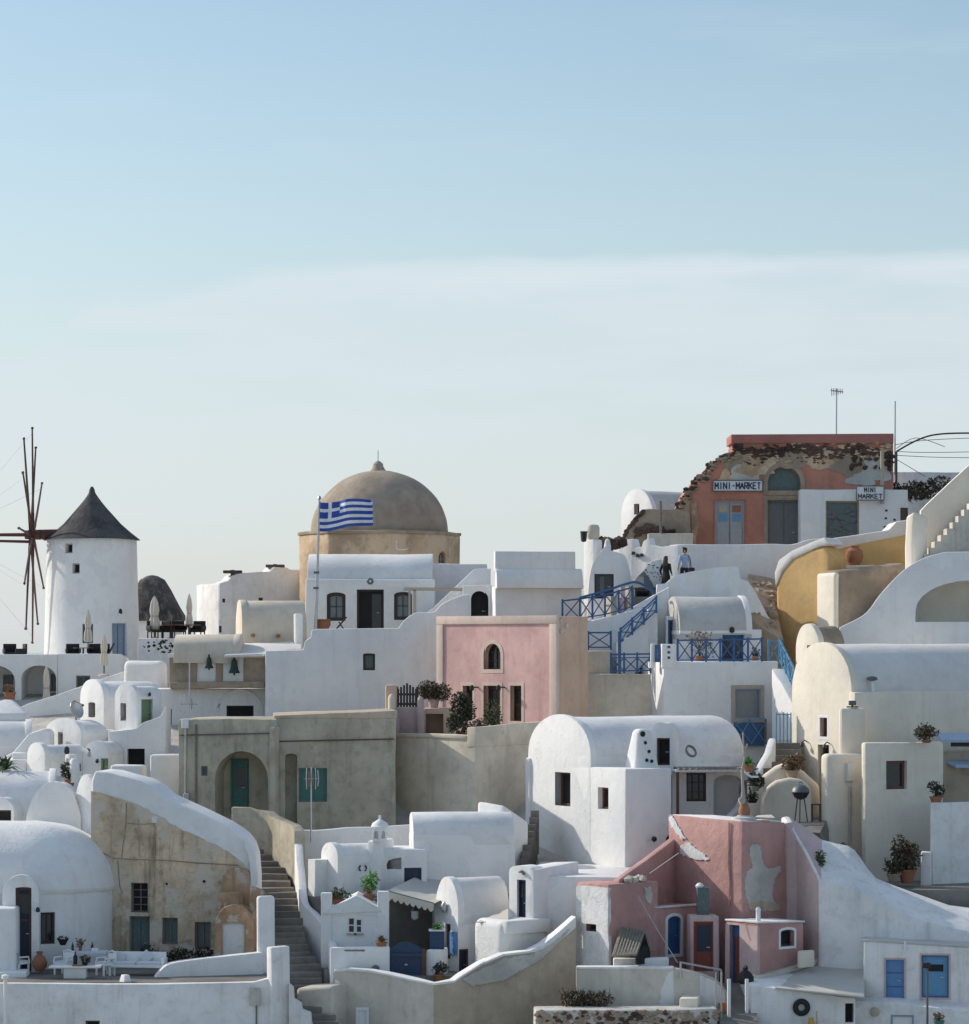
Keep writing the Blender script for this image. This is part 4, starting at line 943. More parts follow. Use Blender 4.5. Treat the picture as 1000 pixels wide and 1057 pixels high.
# ---------------------------------------------------------------- mini market
w = W(G(697, 116.5), G(922, 116.5))
h = House('market_house', 'ruined orange market house with crumbling dark stone upper edge', 'shop', None, org=G(810, 118))
ol = [(697, 600), (922, 600), (922, 457), (757, 457), (756, 466), (748, 470), (741, 474), (733, 478), (727, 487), (721, 491), (714, 499), (707, 508), (701, 518), (697, 530)]
h.solid('wall', panel(w, ol[:3] + [(757, 457)] + rough_outline(ol[3:], .7, 3, 4)[:-4], 0, -3), 'market', wob=.03)
h.solid('corner_stone', panel(w, rough_outline([(696, 575), (708, 575), (712, 512), (704, 516), (697, 528)], .7, 4, 9), .06, -.8), 'tan_stone', wob=.05, nocut=True)
def blob(wl_, cx, cy, rx, ry, seed, off):
    r_ = random.Random(seed); o3 = Vector((seed * 3.1, 0, 0)); n_ = 40
    pts_ = []
    for i in range(n_):
        a = 2 * pi * i / n_; k_ = 1 + .55 * noise.noise(Vector((cos(a) * 1.4, sin(a) * 1.4, seed * 1.7))) + .22 * noise.noise(Vector((cos(a) * 4, sin(a) * 4, seed * 2.3)))
        pts_.append((cx + rx * k_ * cos(a), cy - ry * k_ * sin(a)))
    return panel(wl_, pts_, off, off - .06)
for i, (cx, cy, rx, ry, mt) in enumerate(((765, 476, 22, 9, 'stone_brown'), (790, 473, 26, 9, 'tan_stone'), (822, 474, 26, 8, 'stone_brown'), (850, 474, 24, 9, 'tan_stone'), (880, 478, 24, 12, 'stone_brown'), (905, 482, 15, 14, 'patch_grey'), (765, 492, 16, 11, 'patch_grey'), (779, 484, 18, 8, 'tan_stone'), (748, 496, 8, 9, 'tan_stone'), (890, 495, 17, 7, 'patch_grey'), (716, 540, 4, 20, 'tan_stone'), (756, 504, 10, 3.5, 'patch_grey'))):
    h.solid('bare_patch', blob(w, cx, cy, rx, ry, i + 3, .012 + .003 * i), mt, nocut=True, smooth=0)
h.solid('cornice', panel(w, [(754, 457.5), (922, 457.5), (922, 447.5), (754, 448.5)], .12, -3), 'market_trim', bev=.03, wob=.02, nocut=True)
h.opening(w, 792, 481.5, 826, 506.5, arch=1.0, rec=.25, sur='stone_brown', sw=.22, frame='wood_worn', pane='teal_grey', fw=.06)
h.opening(w, 792, 516, 826, 580, kind='door', rec=.25, sur='stone_brown', sw=.2, frame='wood_worn', pane='teal_grey', panels=[(.05, .48, .05, .95, 'steel_dark'), (.52, .95, .05, .95, 'steel_dark')])
h.opening(w, 737.5, 517, 768, 575, kind='door', rec=.12, sur='market_trim', sw=.08, frame='door_grey', pane='door_grey', panels=[(.08, .47, .12, .55, 'door_grey'), (.53, .92, .12, .55, 'door_grey'), (.14, .42, .80, .92, 'wood_pale'), (.6, .88, .80, .92, 'terracotta'), (.14, .42, .64, .77, 'blue_pale'), (.6, .88, .64, .77, 'blue_pale'), (.495, .505, .02, .98, 'steel_dark')])
h.done()
rk = MB(); r = random.Random(12)
for i in range(260):
    x = r.uniform(756, 921); y = 465 + r.gauss(0, 3.0) + (4 if x > 890 else 0) + 2.5 * sin(x * .09); rk.rock(w.at(x, max(459.5, y), .05), r.uniform(.05, .13), r, (1.4, .8, .75))
for i in range(34): rk.rock(w.at(r.uniform(875, 921), r.uniform(465, 485), .05), r.uniform(.06, .16), r)
for i in range(26): rk.rock(w.at(r.uniform(768, 850), r.uniform(470, 480), .02), r.uniform(.04, .1), r, (1.4, .6, .7))
h.add('pale_stone', (lambda m_: [m_.rock(w.at(r.uniform(758, 921), 466 + r.gauss(0, 5.5), .03), r.uniform(.05, .13), r, (1.5, .8, .75)) for _ in range(110)] and m_)(MB()), 'tan_stone').__setitem__('kind', 'stuff')
edge = ol[4:]
h.add('pale_stone', (lambda m_: [m_.rock(w.at(edge[k_][0] + r.uniform(-.5, 6), edge[k_][1] + r.uniform(-.5, 7), .03), r.uniform(.05, .14), r, (1.4, .8, .8)) for k_ in range(len(edge)) for _ in range(7)] and m_)(MB()), 'stone_brown').__setitem__('kind', 'stuff')
for i in range(210):
    k = r.randrange(len(edge) - 1); t = r.random(); x = edge[k][0] + (edge[k + 1][0] - edge[k][0]) * t; y = edge[k][1] + (edge[k + 1][1] - edge[k][1]) * t
    rk.rock(w.at(x + r.uniform(-1, 9) * r.random(), y + r.uniform(-1.5, 6), r.uniform(-.4, .04)), r.uniform(.05, .1) if r.random() < .7 else r.uniform(.1, .2), r, (1.25, .8, .8))
h.add('rubble_stone', rk, 'rubble').__setitem__('kind', 'stuff')
MW = w
STROKES = {'M': [[(0, 0), (0, 1)], [(0, 1), (.5, .35), (1, 1)], [(1, 1), (1, 0)]], 'I': [[(.5, 0), (.5, 1)]], 'N': [[(0, 0), (0, 1)], [(0, 1), (1, 0)], [(1, 0), (1, 1)]], '-': [[(.15, .5), (.85, .5)]],
           'A': [[(0, 0), (.5, 1), (1, 0)], [(.2, .35), (.8, .35)]], 'R': [[(0, 0), (0, 1)], [(0, 1), (.85, 1)], [(.9, 1), (.9, .52)], [(.85, .5), (0, .5)], [(.4, .5), (1, 0)]], 'K': [[(0, 0), (0, 1)], [(0, .42), (.95, 1)], [(.3, .6), (1, 0)]],
           'E': [[(0, 0), (0, 1)], [(0, 1), (.95, 1)], [(0, .5), (.8, .5)], [(0, 0), (.95, 0)]], 'T': [[(.5, 0), (.5, 1)], [(0, 1), (1, 1)]]}
def sign(name, label, wall, x0, x1, y0, y1, lines, off=.1, post=None):
    c = wall.at((x0 + x1) / 2, (y0 + y1) / 2, off); t = Thing(name, label, 'sign', c)
    t.part('board', panel(wall, [(x0, y1), (x1, y1), (x1, y0), (x0, y0)], off, off - .06), 'sign_white', bev=.008)
    fr = MB()
    for p_, q_ in (((x0, y1), (x1, y1)), ((x0, y0), (x1, y0)), ((x0, y0), (x0, y1)), ((x1, y0), (x1, y1))): fr.bar(wall.at(*p_, off), wall.at(*q_, off), .04, .05)
    t.part('frame', fr, 'steel_dark')
    n = len(lines); hh = (wall.at(x0, y0).z - wall.at(x0, y1).z)
    for i, (txt, lw, lh) in enumerate(lines):
        W0 = (wall.at(x1, y0).xy - wall.at(x0, y0).xy).length; u3 = Vector((wall.u.x, wall.u.y, 0)); n3 = Vector((wall.n.x, wall.n.y, 0)); U3 = Vector((0, 0, 1))
        zc = c.z + hh * ((n - 1) / 2 - i) * .46 if n > 1 else c.z
        base = Vector((c.x, c.y, zc)) + n3 * .014; lm = MB(); cw = W0 * lw / (len(txt) - .25); gw_ = cw * .75; gh = hh * lh; sw_ = gh * .19
        for q, chr_ in enumerate(txt):
            x_ = -W0 * lw / 2 + q * cw
            for st_ in STROKES[chr_]:
                for (ax_, ay_), (bx_, by_) in zip(st_, st_[1:]):
                    lm.bar(base + u3 * (x_ + ax_ * gw_) + U3 * (ay_ - .5) * gh + n3 * .0004 * (q + ax_), base + u3 * (x_ + bx_ * gw_) + U3 * (by_ - .5) * gh + n3 * .0004 * (q + bx_), .02, sw_, up=U3) if abs(bx_ - ax_) > .01 else lm.box(base + u3 * (x_ + ax_ * gw_) + U3 * ((ay_ + by_) / 2 - .5) * gh, (sw_, .02, abs(by_ - ay_) * gh + sw_ * .9), wall.yaw())
        me = to_mesh('lettering', lm, 'sign_blue', t.org, smooth=0)
        me.materials.clear(); me.materials.append(M['sign_blue']); me.name = 'lettering'; mkobj('lettering', me, t.org, t.o)
    return t
sign('shop_sign', 'wide white sign with dark blue capitals reading MINI-MARKET', MW, 735.5, 786.5, 496, 507, [('MINI-MARKET', .92, .56)])
# white annex of the market
b = Blk(826, 937, None, 115.2, 0, L=5)
h = House('market_annex', 'low white annex with a large murky shop window beside the market', 'shop', b, GW)
h.block(505, 'white'); h.opening(b.LW, 852, 517, 886.5, 565, rec=.15, frame='stone_brown', pane='teal_grey', nx=1, fw=.08)
h.opening(b.LW, 929, 524, 937, 540, rec=.15, frame='wood_brown', pane='glass'); h.done()
for i, (x, y) in enumerate(((914.5, 527), (914, 535), (923, 536.5), (913, 544), (916.5, 543))): h.add('hole', panel(b.LW, [(x - 1.3, y + 1.1), (x + 1.5, y + 1), (x + 1.2, y - 1.1), (x - 1.2, y - 1)], .01, -.05), 'black_iron')
h.add('shop_goods', (lambda m_: [m_.rock(b.LW.at(r.uniform(854, 885), r.uniform(528, 556), -.12), r.uniform(.08, .2), r, (1, .25, .8)) for _ in range(40)] and m_)(MB()), 'steel_dark')
sign('shop_sign', 'small square white sign reading MINI MARKET on a thin pole', b.LW, 883, 911.5, 502, 516.5, [('MINI', .42, .30), ('MARKET', .86, .30)], off=.3)
single('sign_pole', 'thin pale pole standing behind the small square sign', 'pole', MB().tube([b.LW.at(910, 520, .12), b.LW.at(910, 466, .12)], .09, 8), 'wood_pale')
b = Blk(915, 1040, None, 121, 0, L=4)
h = House('bluish_back_wall', 'shaded bluish wall behind the dark bush right of the market', 'wall', b); h.block(487, 'white_old'); h.done()
bs = MB(); r = random.Random(4)
for i in range(26):
    x = r.uniform(903, 985); tt = (x - 903) / 82; y = 512 - (6 + 20 * max(0, tt - .35)) * r.random(); bs.leaves(P(x, y, 118 + r.uniform(-.6, .6)), (.55, .5, .4), 90, .16, r)
single('dark_bush', 'dark low bush spread over the wall right of the market', 'bush', bs, 'leaf_brown')

# white parapet below the market (path edge)
h = House('path_parapet', 'long bright white parapet below the orange market', 'parapet', None, org=G(740, 111))
h.solid('wall', ribbon(smoothpts([(690, 563, 110.5), (700, 562, 110.2), (716, 562, 110.2), (760, 562, 110.4), (800, 561.5, 110.6), (818, 562, 110.8), (835, 557, 110.8), (850, 556, 110.8)], 3), .5), 'white', bev=.06, wob=.02); h.done()
struct('path', MB().prism([G(640, 106.1), G(770, 106.1), G(775, 110), G(640, 110)], Z(650, 108), Z(616, 106.3)), 'paving', 'paved path where the couple walks')
struct('path', MB().prism([G(697, 107.1), G(770, 107.1), G(772, 110), G(697, 110)], Z(625, 108), Z(608, 107.5)), 'paving', 'raised step of the paved path')
sr = MB(); r = random.Random(17)
struct('rocky_slope', MB().prism([G(770, 104.3), G(806, 103.6), G(806, 109.5), G(770, 109.5)], Z(700, 106), [Z(640, 104.3), Z(662, 103.6), Z(598, 109.5), Z(594, 109.5)]), 'stone_brown', 'brown rocky slope beside the ochre house', wob=.2, sub=.6)
for i in range(70):
    t = r.random(); x = 778 + r.uniform(-4, 22); y = 603 + 50 * t; sr.rock(P(x, y, 108.6 - 4.6 * t), r.uniform(.08, .24), r)
struct('rocks', sr, 'stone_brown', 'loose brown stones on the rocky slope', ); bpy.data.objects['rocks']['kind'] = 'stuff'

# ---------------------------------------------------------------- ochre house, brown block, stairs at right
h = House('ochre_house', 'ochre yellow house with a bulging curved wall and pale coping', 'house', None, org=G(840, 107))
lft = smoothpts([(796, 622, 105), (800, 596, 105), (806, 580, 105), (818, 570, 105), (833, 565, 104.8), (848, 563, 104.6), (856, 570, 104.6)], 4)
cv = [(800, 612), (801, 590), (806, 579), (818, 571), (835, 566), (850, 564), (858, 575), (858, 700), (800, 700)]
wy = W(G(800, 106.5), G(858, 104.2)); h.solid('wall', panel(wy, cv[::-1], 0, -1.2), 'ochre', bev=.25, seg=4, wob=.05)
h.solid('coping', panel(wy, [(800, 606), (799, 592), (804, 578), (817, 569), (835, 561), (851, 555), (857, 562), (846, 564.5), (832, 571), (818, 578), (808, 590)][::-1], .06, -1.1), 'cream_roof', bev=.1, wob=.04)
wy2 = W(G(854, 106.8), G(937, 106.8)); h.solid('wall', panel(wy2, [(854, 620), (937, 620), (937, 548), (917, 553), (880, 563), (854, 570)], 0, -3), 'ochre', bev=.05, wob=.03)
h.solid('coping', panel(wy2, [(851, 571), (880, 563.5), (918, 556), (937, 552), (937, 536), (925, 538), (917, 547), (880, 553), (851, 557)], .05, -3), 'cream_roof', bev=.08, wob=.03)
h.done()
b = Blk(842, 861.5, 940, 103, 58)
h = House('brown_block', 'rough brown plaster block with a rounded edge below the clay urn', 'block', b)
h.block(0, 'stone_brown', tops=[589, 590, 580, 582], bev=.45, seg=6, wob=.05, plan=b.plan)
h.solid('end_wall', MB().prism([b.A + b.LW.n * .02, b.B + b.LW.n * .02, b.B - b.LW.n * .35 - b.LW.u * .1, b.A - b.LW.n * .35], h.base(b.plan), Zw(591, b.B.y)), 'cream', bev=.2, seg=4, wob=.03); h.done()
b = Blk(857, 903, None, 105.2, 0, L=1.2)
h = House('urn_ledge', 'low cream ledge that carries the clay urn', 'ledge', b); h.block(583.5, 'cream', bot=625, bev=.06); h.done()
URN = V3(G(881.5, 105.7), Z(583.5, 105.2))
b = Blk(933, 943, 958, 102.2, 40)
h = House('pale_pillar', 'tall pale pillar at the foot of the upper stairs', 'pillar', b); h.block(0, 'cream', tops=[533, 527, 533, 533], bev=.15, seg=3, wob=.05); h.done()
h = House('upper_stair_wall', 'pale slanting wall rising along the upper stairs at the right edge', 'wall', None, org=G(985, 104))
h.solid('wall', ribbon([(950, 527, 104.3), (958, 519, 104.3), (978, 500, 104.3), (1000, 480, 104.3), (1060, 440, 104.3)], .4), 'cream', bev=.06, wob=.02); h.done()
st = MB()
for i in range(14):
    x = 957 + i * 6; y = 572 - i * 6.6; g = P(x, y, 102.8); st.box((g.x, g.y + .6 + .03 * i, g.z - 1.5), (.36, 1.6, 3))
struct('staircase', st, 'concrete', 'worn steps rising at the right edge')
h = House('great_arch_house', 'big smooth white house with sweeping shoulder and a deep arched niche', 'house', None, GW, org=G(940, 99))
wa = W(G(866, 99.5), G(1080, 98)); sh = [(866, 700), (1080, 700), (1080, 575), (1010, 569), (975, 569.5)] + [(x, y) for x, y, _ in smoothpts([(975, 569.5, 0), (955, 575, 0), (937, 585, 0), (922, 598, 0), (908, 614, 0), (896, 630, 0), (886, 638, 0), (872, 645, 0), (866, 648, 0)], 4)]
h.solid('wall', panel(wa, sh, 0, -4), 'white', bev=.12, seg=3, wob=.03)
h.opening(wa, 944.5, 599, 1060, 642, kind='hole', arch=.55, rec=2.0); h.done()
h.add('niche_wall', panel(W(wa.A - wa.n * 1.9, wa.B - wa.n * 1.9), [(930, 660), (1075, 660), (1075, 590), (930, 590)], 0, -.2), 'cream')

# ---------------------------------------------------------------- cream vault house at right
b = Blk(817, 879, 1110, 91, 52)
h = House('cream_house', 'large cream house with a wide rounded gable and a long bluish vault', 'house', b)
h.vault(664.5, 716, mat='cream', roof='cream_roof', lip=.08, power=2.2, zr=Zw(664.5, b.B.y + 1.5))
h.opening(b.LW, 846.5, 741, 854, 760.5, rec=.25, sur='white_paint', sw=.12, frame='wood_red', pane='dark')
h.opening(b.LW, 844.5, 769, 856, 850, kind='door', rec=.3, frame='wood_red', pane='dark', sur='white_paint', sw=.06)
w = b.RW
def bb_(x0, x1, x2, D, th, top, mat, nm, **k):
    q = Blk(x0, x1, x2, D, th); h.block(top, mat, b=q, name=nm, **k); return q
h.solid('string_course', MB().prism([w.pt(-.1, 0, .35).xy, w.pt(w.L, 0, .35).xy, w.pt(w.L, 0, -.1).xy, w.pt(-.1, 0, -.1).xy], Zw(800, b.B.y), Zw(714.5, b.B.y)), 'cream', bev=.06, wob=.03, sub=1.4)
q1 = bb_(865, 868.5, 894, 89.6, 52, 731, 'cream', 'buttress', bev=.12)
q2 = bb_(846, 855, 893, 88.3, 52, 779, 'cream', 'meter_wall', bev=.22, seg=4)
q3 = bb_(888.5, 893, 974, 87.6, 52, 767, 'cream', 'front_block', bev=.1)
h.opening(q3.RW, 914.5, 785.5, 936, 815, rec=.25, frame='wood_red', pane='glass', fw=.11)
h.done()
h.add('meter_box', MB().box(q2.RW.at(876.5, 797, .08), (.42, .2, .75), q2.RW.yaw()), 'cream_roof', bev=.03)
for x in (875.5, 878): h.add('pipe', MB().tube([q2.RW.at(x, 812, .06), q2.RW.at(x, 872, .06)], .035, 6), 'concrete')
for x, y in ((833, 766), (856.5, 768)):
    p = b.LW.at(x, y, 0); n3 = Vector((b.LW.n.x, b.LW.n.y, 0)); h.add('wall_lamp', MB().tube([p, p + n3 * .16 + Vector((0, 0, .08)), p + n3 * .28 + Vector((0, 0, -.02))], .025, 6).lathe(p + n3 * .28 + Vector((0, 0, -.2)), [(.03, 0), (.09, .03), (.07, .15), (.03, .19)], 8), 'black_iron')
fl = Thing('floodlight', 'small floodlight standing on the buttress top', 'floodlight', V3(q1.c, Zw(731, q1.B.y)))
fl.part('lamp_body', MB().box(V3(q1.c, Zw(726, q1.B.y)), (.3, .22, .2)).box(V3(q1.c, Zw(730, q1.B.y)), (.5, .25, .06)), 'steel_dark', bev=.03); fl.part('bracket', MB().bar(V3(q1.c, Zw(731, q1.B.y)), V3(q1.c, Zw(727, q1.B.y)), .08), 'black_iron')
pp = Thing('vent_pipe', 'thin white pipe with dark cowl at the eave of the cream house', 'vent pipe', w.at(898, 714, .2)); pp.part('pipe', MB().tube([w.at(898, 715, .2), w.at(897.5, 703, .2)], .07, 8), 'white_paint'); pp.part('cowl', MB().lathe(w.at(897, 703, .2), [(.08, 0), (.24, .05), (.2, .16), (.05, .2)], 10), 'steel_dark')
vc = Thing('roof_vent', 'small dark vent cowl on the bluish cream vault', 'vent', P(958, 702, 98)); RV = vc
vw = b.RW; vc.part('cowl', MB().rock(vw.at(958, 702, -.55), .22), 'steel_dark')
b = Blk(959, 962, 1080, 86.5, 62)
h = House('grey_parapet', 'plain grey white parapet wall at the right edge', 'wall', b); h.block(829, 'white_old', bev=.08); h.done()
b = Blk(950, 960.5, None, 86.0, 10, L=.6)
h = House('low_post', 'low white post in front of the parapet at the right edge', 'post', b); h.block(880, 'white_old', bev=.06); h.done()
b = Blk(974.5, 1090, None, 92.4, -20, L=3)
h = House('olive_back_wall', 'shaded olive wall under the blue awning slats at the right edge', 'wall', b); h.block(775, 'concrete_tan'); h.done()
AWN = b
aw = Thing('slatted_awning', 'pale blue slatted awning over the shaded olive wall', 'awning', AWN.LW.at(980, 790, .5))
for y0 in (757, 783): aw.part('slat', MB().hexa(*[[AWN.LW.at(961 if y0 < 770 else 976, y0 + 6, .9) + Vector((0, 0, dz)), AWN.LW.at(1090, y0 + 6, .9) + Vector((0, 0, dz)), AWN.LW.at(1090, y0, -.3) + Vector((0, 0, dz)), AWN.LW.at(970 if y0 < 770 else 976, y0, -.3) + Vector((0, 0, dz))] for dz in (-.12, 0)]), 'solar')
aw.part('beam', MB().bar(AWN.LW.at(976, 768, .5), AWN.LW.at(1080, 768, .5), .12, .2), 'wood_dark')
# small white gable in front of the great arch house
b = Blk(821, 845, 872, 96.5, 50)
h = House('small_gable_house', 'small pale house with a round gable behind the cream house', 'house', b, GW)
h.vault(646, 668, mat='cream', roof='stone_brown', lip=.12); h.opening(b.LW, 832.5, 666, 837.5, 682, rec=.15, frame='white_paint', pane='glass_pale'); h.done()
# ================================================================= foreground
# ---------------------------------------------------------------- ruin
w = W(G(92, 85.6), G(262, 84.6))
h = House('ruined_house', 'tall stained tan ruin with a sloping whitewashed top and broken windows', 'house', None, org=G(180, 86))
top = [(97, 796), (112, 797), (126, 801), (147, 806), (158, 813), (168, 822), (178, 827), (199, 836), (228, 849.5), (240, 856.5), (248, 863), (254, 871), (257.5, 882), (259, 905)]
h.solid('wall', panel(w, [(93, 1040), (259, 1040)] + top[::-1] + [(94, 806)], 0, -2.2), 'white', bev=.10, seg=3, wob=.03)
tan = [(93.5, 1035), (257, 1035), (257, 910), (255.5, 899), (249, 890), (236, 880), (220, 871), (204.5, 864), (190, 857), (178, 851), (168, 843), (157, 838), (143, 830), (131, 826), (117, 823), (105, 820), (94, 817)]
h.solid('facade', panel(w, tan[:4] + rough_outline(tan[4:], .8, 3, 2)[:-3] + tan[-1:], .05, -.25), 'ruin', wob=.03)
h.opening(w, 135.5, 911.5, 153, 942, rec=.25, frame='wood_worn', pane='dark', nx=2, nz=4, fw=.05)
h.opening(w, 134, 946, 155, 1000, kind='door', rec=.2, frame='wood_worn', pane='teal_grey', panels=[(.1, .48, .1, .9, 'teal_grey'), (.52, .9, .1, .9, 'teal_grey')])
h.opening(w, 168, 947.5, 184, 975, rec=.15, frame='wood_worn', pane='teal_grey', nx=2); h.opening(w, 201.5, 952, 218, 980, rec=.15, frame='wood_worn', pane='steel_dark', nx=2); h.done()
def crack(hh, wall, pts, r=.02, mt='wood_dark', off=.055): hh.add('crack', MB().tube([wall.at(x, y, off) for x, y in pts], r, 5), mt)
crack(h, w, [(105, 880), (118, 886), (133, 887), (170, 888), (205, 891), (246, 893)], .022, 'stone_brown'); crack(h, w, [(131, 829), (130.5, 850), (128, 868), (126, 886)], .02, 'stone_brown'); crack(h, w, [(132, 850), (150, 851), (160, 850), (161, 856)], .018, 'stone_brown'); crack(h, w, [(122, 888), (124, 915), (127, 922)], .02, 'stone_brown')
crack(h, w, [(143, 858), (144, 872), (144, 884)], .015, 'stone_brown')
h.add('coping', ribbon([(252.5, 868, 84.55), (255.5, 874, 84.5), (258, 884, 84.45), (259, 905, 84.4), (259, 915, 84.4)], .35, zb=[Z(y, 84.5) - .3 for y in (868, 874, 884, 905, 915)]), 'white', bev=.05)
for x, y in ((172.5, 912.5), (211, 910)): h.add('hole', MB().tube([w.at(x, y, -.05), w.at(x, y, .06)], .06 if x > 200 else .05, 10), 'dark')
h.add('patch', panel(w, rough_outline([(157, 843), (163, 843), (163, 850), (157, 850)], .85, 7), .06, 0), 'white_old')

# ---------------------------------------------------------------- domed house with porch door
c = G(28, 86.0); k = (86.0 + DS) / F
h = House('rounded_vault_house', 'bluish white house with a broad rounded vault end in front of the ruin', 'house', None, GW, org=c)
R = 92 * k
def stretched(mb_):
    for v in mb_.v:
        if v.x < c.x - .05: v.x -= 5.0
    return mb_
h.solid('wall', stretched(MB().lathe((c.x, c.y, 0), [(R * .985, Z(1060, 86)), (R * .985, Z(905, 86))], 72)), 'white', wob=.03)
zs = Z(911, 86); rise = Z(847.5, 86) - zs
h.solid('dome', stretched(MB().lathe((c.x, c.y, 0), [(R * .99, zs - .25), (R * 1.012, zs - .12), (R * 1.012, zs - .03)] + [(R * cos(a) ** .8, zs + rise * sin(a)) for a in [pi / 2 * i / 20 for i in range(1, 20)]] + [(.02, zs + rise)], 72)), 'white', wob=.05)
h.opening(cyl_wall(c, R * .985, 50), 42, 942, 57, 975, rec=.25, fw=.1, frame='wood_dark', pane='glass', nx=2)
bd = Blk(3, 40, None, 81.6, -4, L=3)
h.vault(905, 922, b=bd, lip=.06, wallname='porch'); h.opening(bd.LW, 16, 916, 32.5, 1010, kind='door', rec=.35, fw=.12, frame='wood_brown', pane='navy', arch=.15, panels=[(.0, 1, .62, .64, 'wood_brown'), (.2, .8, .70, .92, 'glass')]); h.done()
for x, y in ((11.5, 945), (39.5, 940)): h.add('wall_lamp', MB().bar(bd.LW.at(x, y - 1, 0), bd.LW.at(x, y - 1, .3), .06).lathe(bd.LW.at(x, y + 1.5, .25), [(.03, 0), (.09, .04), (.07, .17), (.02, .2)], 8), 'black_iron')
b = Blk(-40, 17, None, 80.3, -3, L=2)
h = House('white_corner_wall', 'low white wall beside the dark blue porch door at the left edge', 'wall', b); h.block(938, 'white', bev=.12, seg=3); h.done()
b = Blk(-40, 27, None, 79.4, -3, L=1.5)
h = House('white_bench_step', 'low white step at the left end of the furnished terrace', 'step', b); h.block(1004, 'white', bot=1030, bev=.08); h.done()
# terrace
tz4 = Z(1004, 81.5)
struct('terrace', MB().prism([G(-60, 77.7), G(284, 77.5), G(284, 86), G(-60, 88)], tz4 - 3, tz4), 'paving', 'dark paved terrace with the white furniture')
h = House('terrace_wall', 'long stained white wall along the bottom left terrace', 'wall', None, org=G(130, 77))
wq = W(G(-60, 77.2), G(284, 77.2)); h.solid('wall', ribbon([(-60, 1015, 77.2), (60, 1015.5, 77.2), (110, 1016, 77.2), (160, 1016, 77.2), (220, 1015.5, 77.2), (262, 1014, 77.2), (276, 1010, 77.2), (284, 1008, 77.2)], .4), 'white_old', bev=.06, wob=.03)
h.opening(wq, 88, 1054, 103, 1075, rec=.3, frame='wood_brown', pane='dark'); h.done()
h.add('meter_box', MB().box(wq.at(263.5, 1029, .06), (.42, .16, .66)), 'patch_grey', bev=.02); h.add('pipe', MB().tube([wq.at(265, 1038, .05), wq.at(265, 1075, .05)], .03, 6), 'steel_dark')
single('white_pole', 'thin white pole standing before the terrace wall at the left edge', 'pole', MB().tube([P(5.5, 1075, 76.9), P(5.5, 1010, 76.9)], .07, 8).lathe(P(5.5, 1010.5, 76.9), [(.14, 0), (.14, .12), (.05, .16)], 10), 'white_paint')
single('curved_bench_wall', 'smooth bluish white curved wall behind the white sofa', 'wall', ribbon(smoothpts([(160, 1010, 79.5), (170, 998, 79.6), (185, 993, 79.8), (223, 988.5, 80.2), (255, 985, 80.6), (272, 983, 80.8)], 4), .5, zb=tz4 - .5), 'white', bev=.07, wob=.02)
b = Blk(275, 280.5, 300, 77.0, 48)
h = House('terrace_pillar', 'square white pillar at the right end of the terrace wall', 'pillar', b); h.block(978.5, 'white_old', bev=.07); h.done()
single('ragged_wall', 'ragged white wall end stepping down beside the stone steps', 'wall', ribbon([(298, 1016, 77.1), (303, 1020, 77.1), (303.5, 1032, 77.1), (311, 1036, 77.1), (312, 1043, 77.1), (321, 1046, 77.1), (322, 1056, 77.1), (326, 1070, 77.1)], .5), 'white_old', bev=.05, wob=.04)
# orange huts
b = Blk(222, 262, None, 82.6, 0, L=2.2)
h = House('orange_hut', 'little orange tan vaulted hut with a pale grey door', 'hut', b)
h.vault(935.5, 956, mat='orange_hut', roof='orange_hut', lip=.05, wob=.04); h.opening(b.LW, 228.5, 952, 254, 1000, kind='door', rec=.1, arch=.15, frame='wood_pale', pane='door_white'); h.done()
b = Blk(230, 257.5, None, 84.2, 8, L=1.0)
h = House('orange_chimney', 'rounded orange plaster chimney stack behind the little vaulted hut', 'chimney', b); h.vault(896, 906, mat='orange_hut', roof='orange_hut', lip=None, split=False, wob=.04)
h.block(922, 'orange_hut', b=Blk(225, 248, None, 83.6, 8, L=.8), name='base', bev=.12, wob=.04); h.done()
b = Blk(257, 261, 276, 83.0, 35)
h = House('orange_wall', 'short orange tan wall behind the white rounded slab', 'wall', b); h.block(914, 'orange_hut', bev=.1, wob=.04, tops=[912, 915, 921, 918]); h.done()
b = Blk(264, 266.5, 284.5, 81.0, 60)
h = House('white_slab_wall', 'upright white slab wall with rounded corners beside the steps', 'wall', b); h.block(925, 'white', bev=.14, seg=4); h.done()

# ---------------------------------------------------------------- stone steps
sp_ = [(266, 868, 92.3), (268, 878, 91.4), (274, 890, 90.3), (277, 900, 89.4), (278, 910, 88.5), (285, 919, 87.7), (288, 930, 86.8), (291, 941, 85.9), (292, 950, 85.2), (293, 958, 84.5), (294, 973, 83.4), (304, 990, 82.2), (309, 1004, 81.2), (313, 1020, 80.2), (319, 1033, 79.3), (323, 1043, 78.6), (327, 1054, 77.9), (331, 1066, 77.2), (336, 1080, 76.3)]
stp = MB(); nos = MB(); pts = [P(*p) for p in sp_]; cum = [0]
for a_, c_ in zip(pts, pts[1:]): cum.append(cum[-1] + abs(c_.z - a_.z))
n = 31; rr = random.Random(2)
def along(t):
    t *= cum[-1]
    for i in range(len(cum) - 1):
        if t <= cum[i + 1] + 1e-9: f = (t - cum[i]) / (cum[i + 1] - cum[i]); return pts[i].lerp(pts[i + 1], f), (pts[i + 1] - pts[i]).xy.normalized()
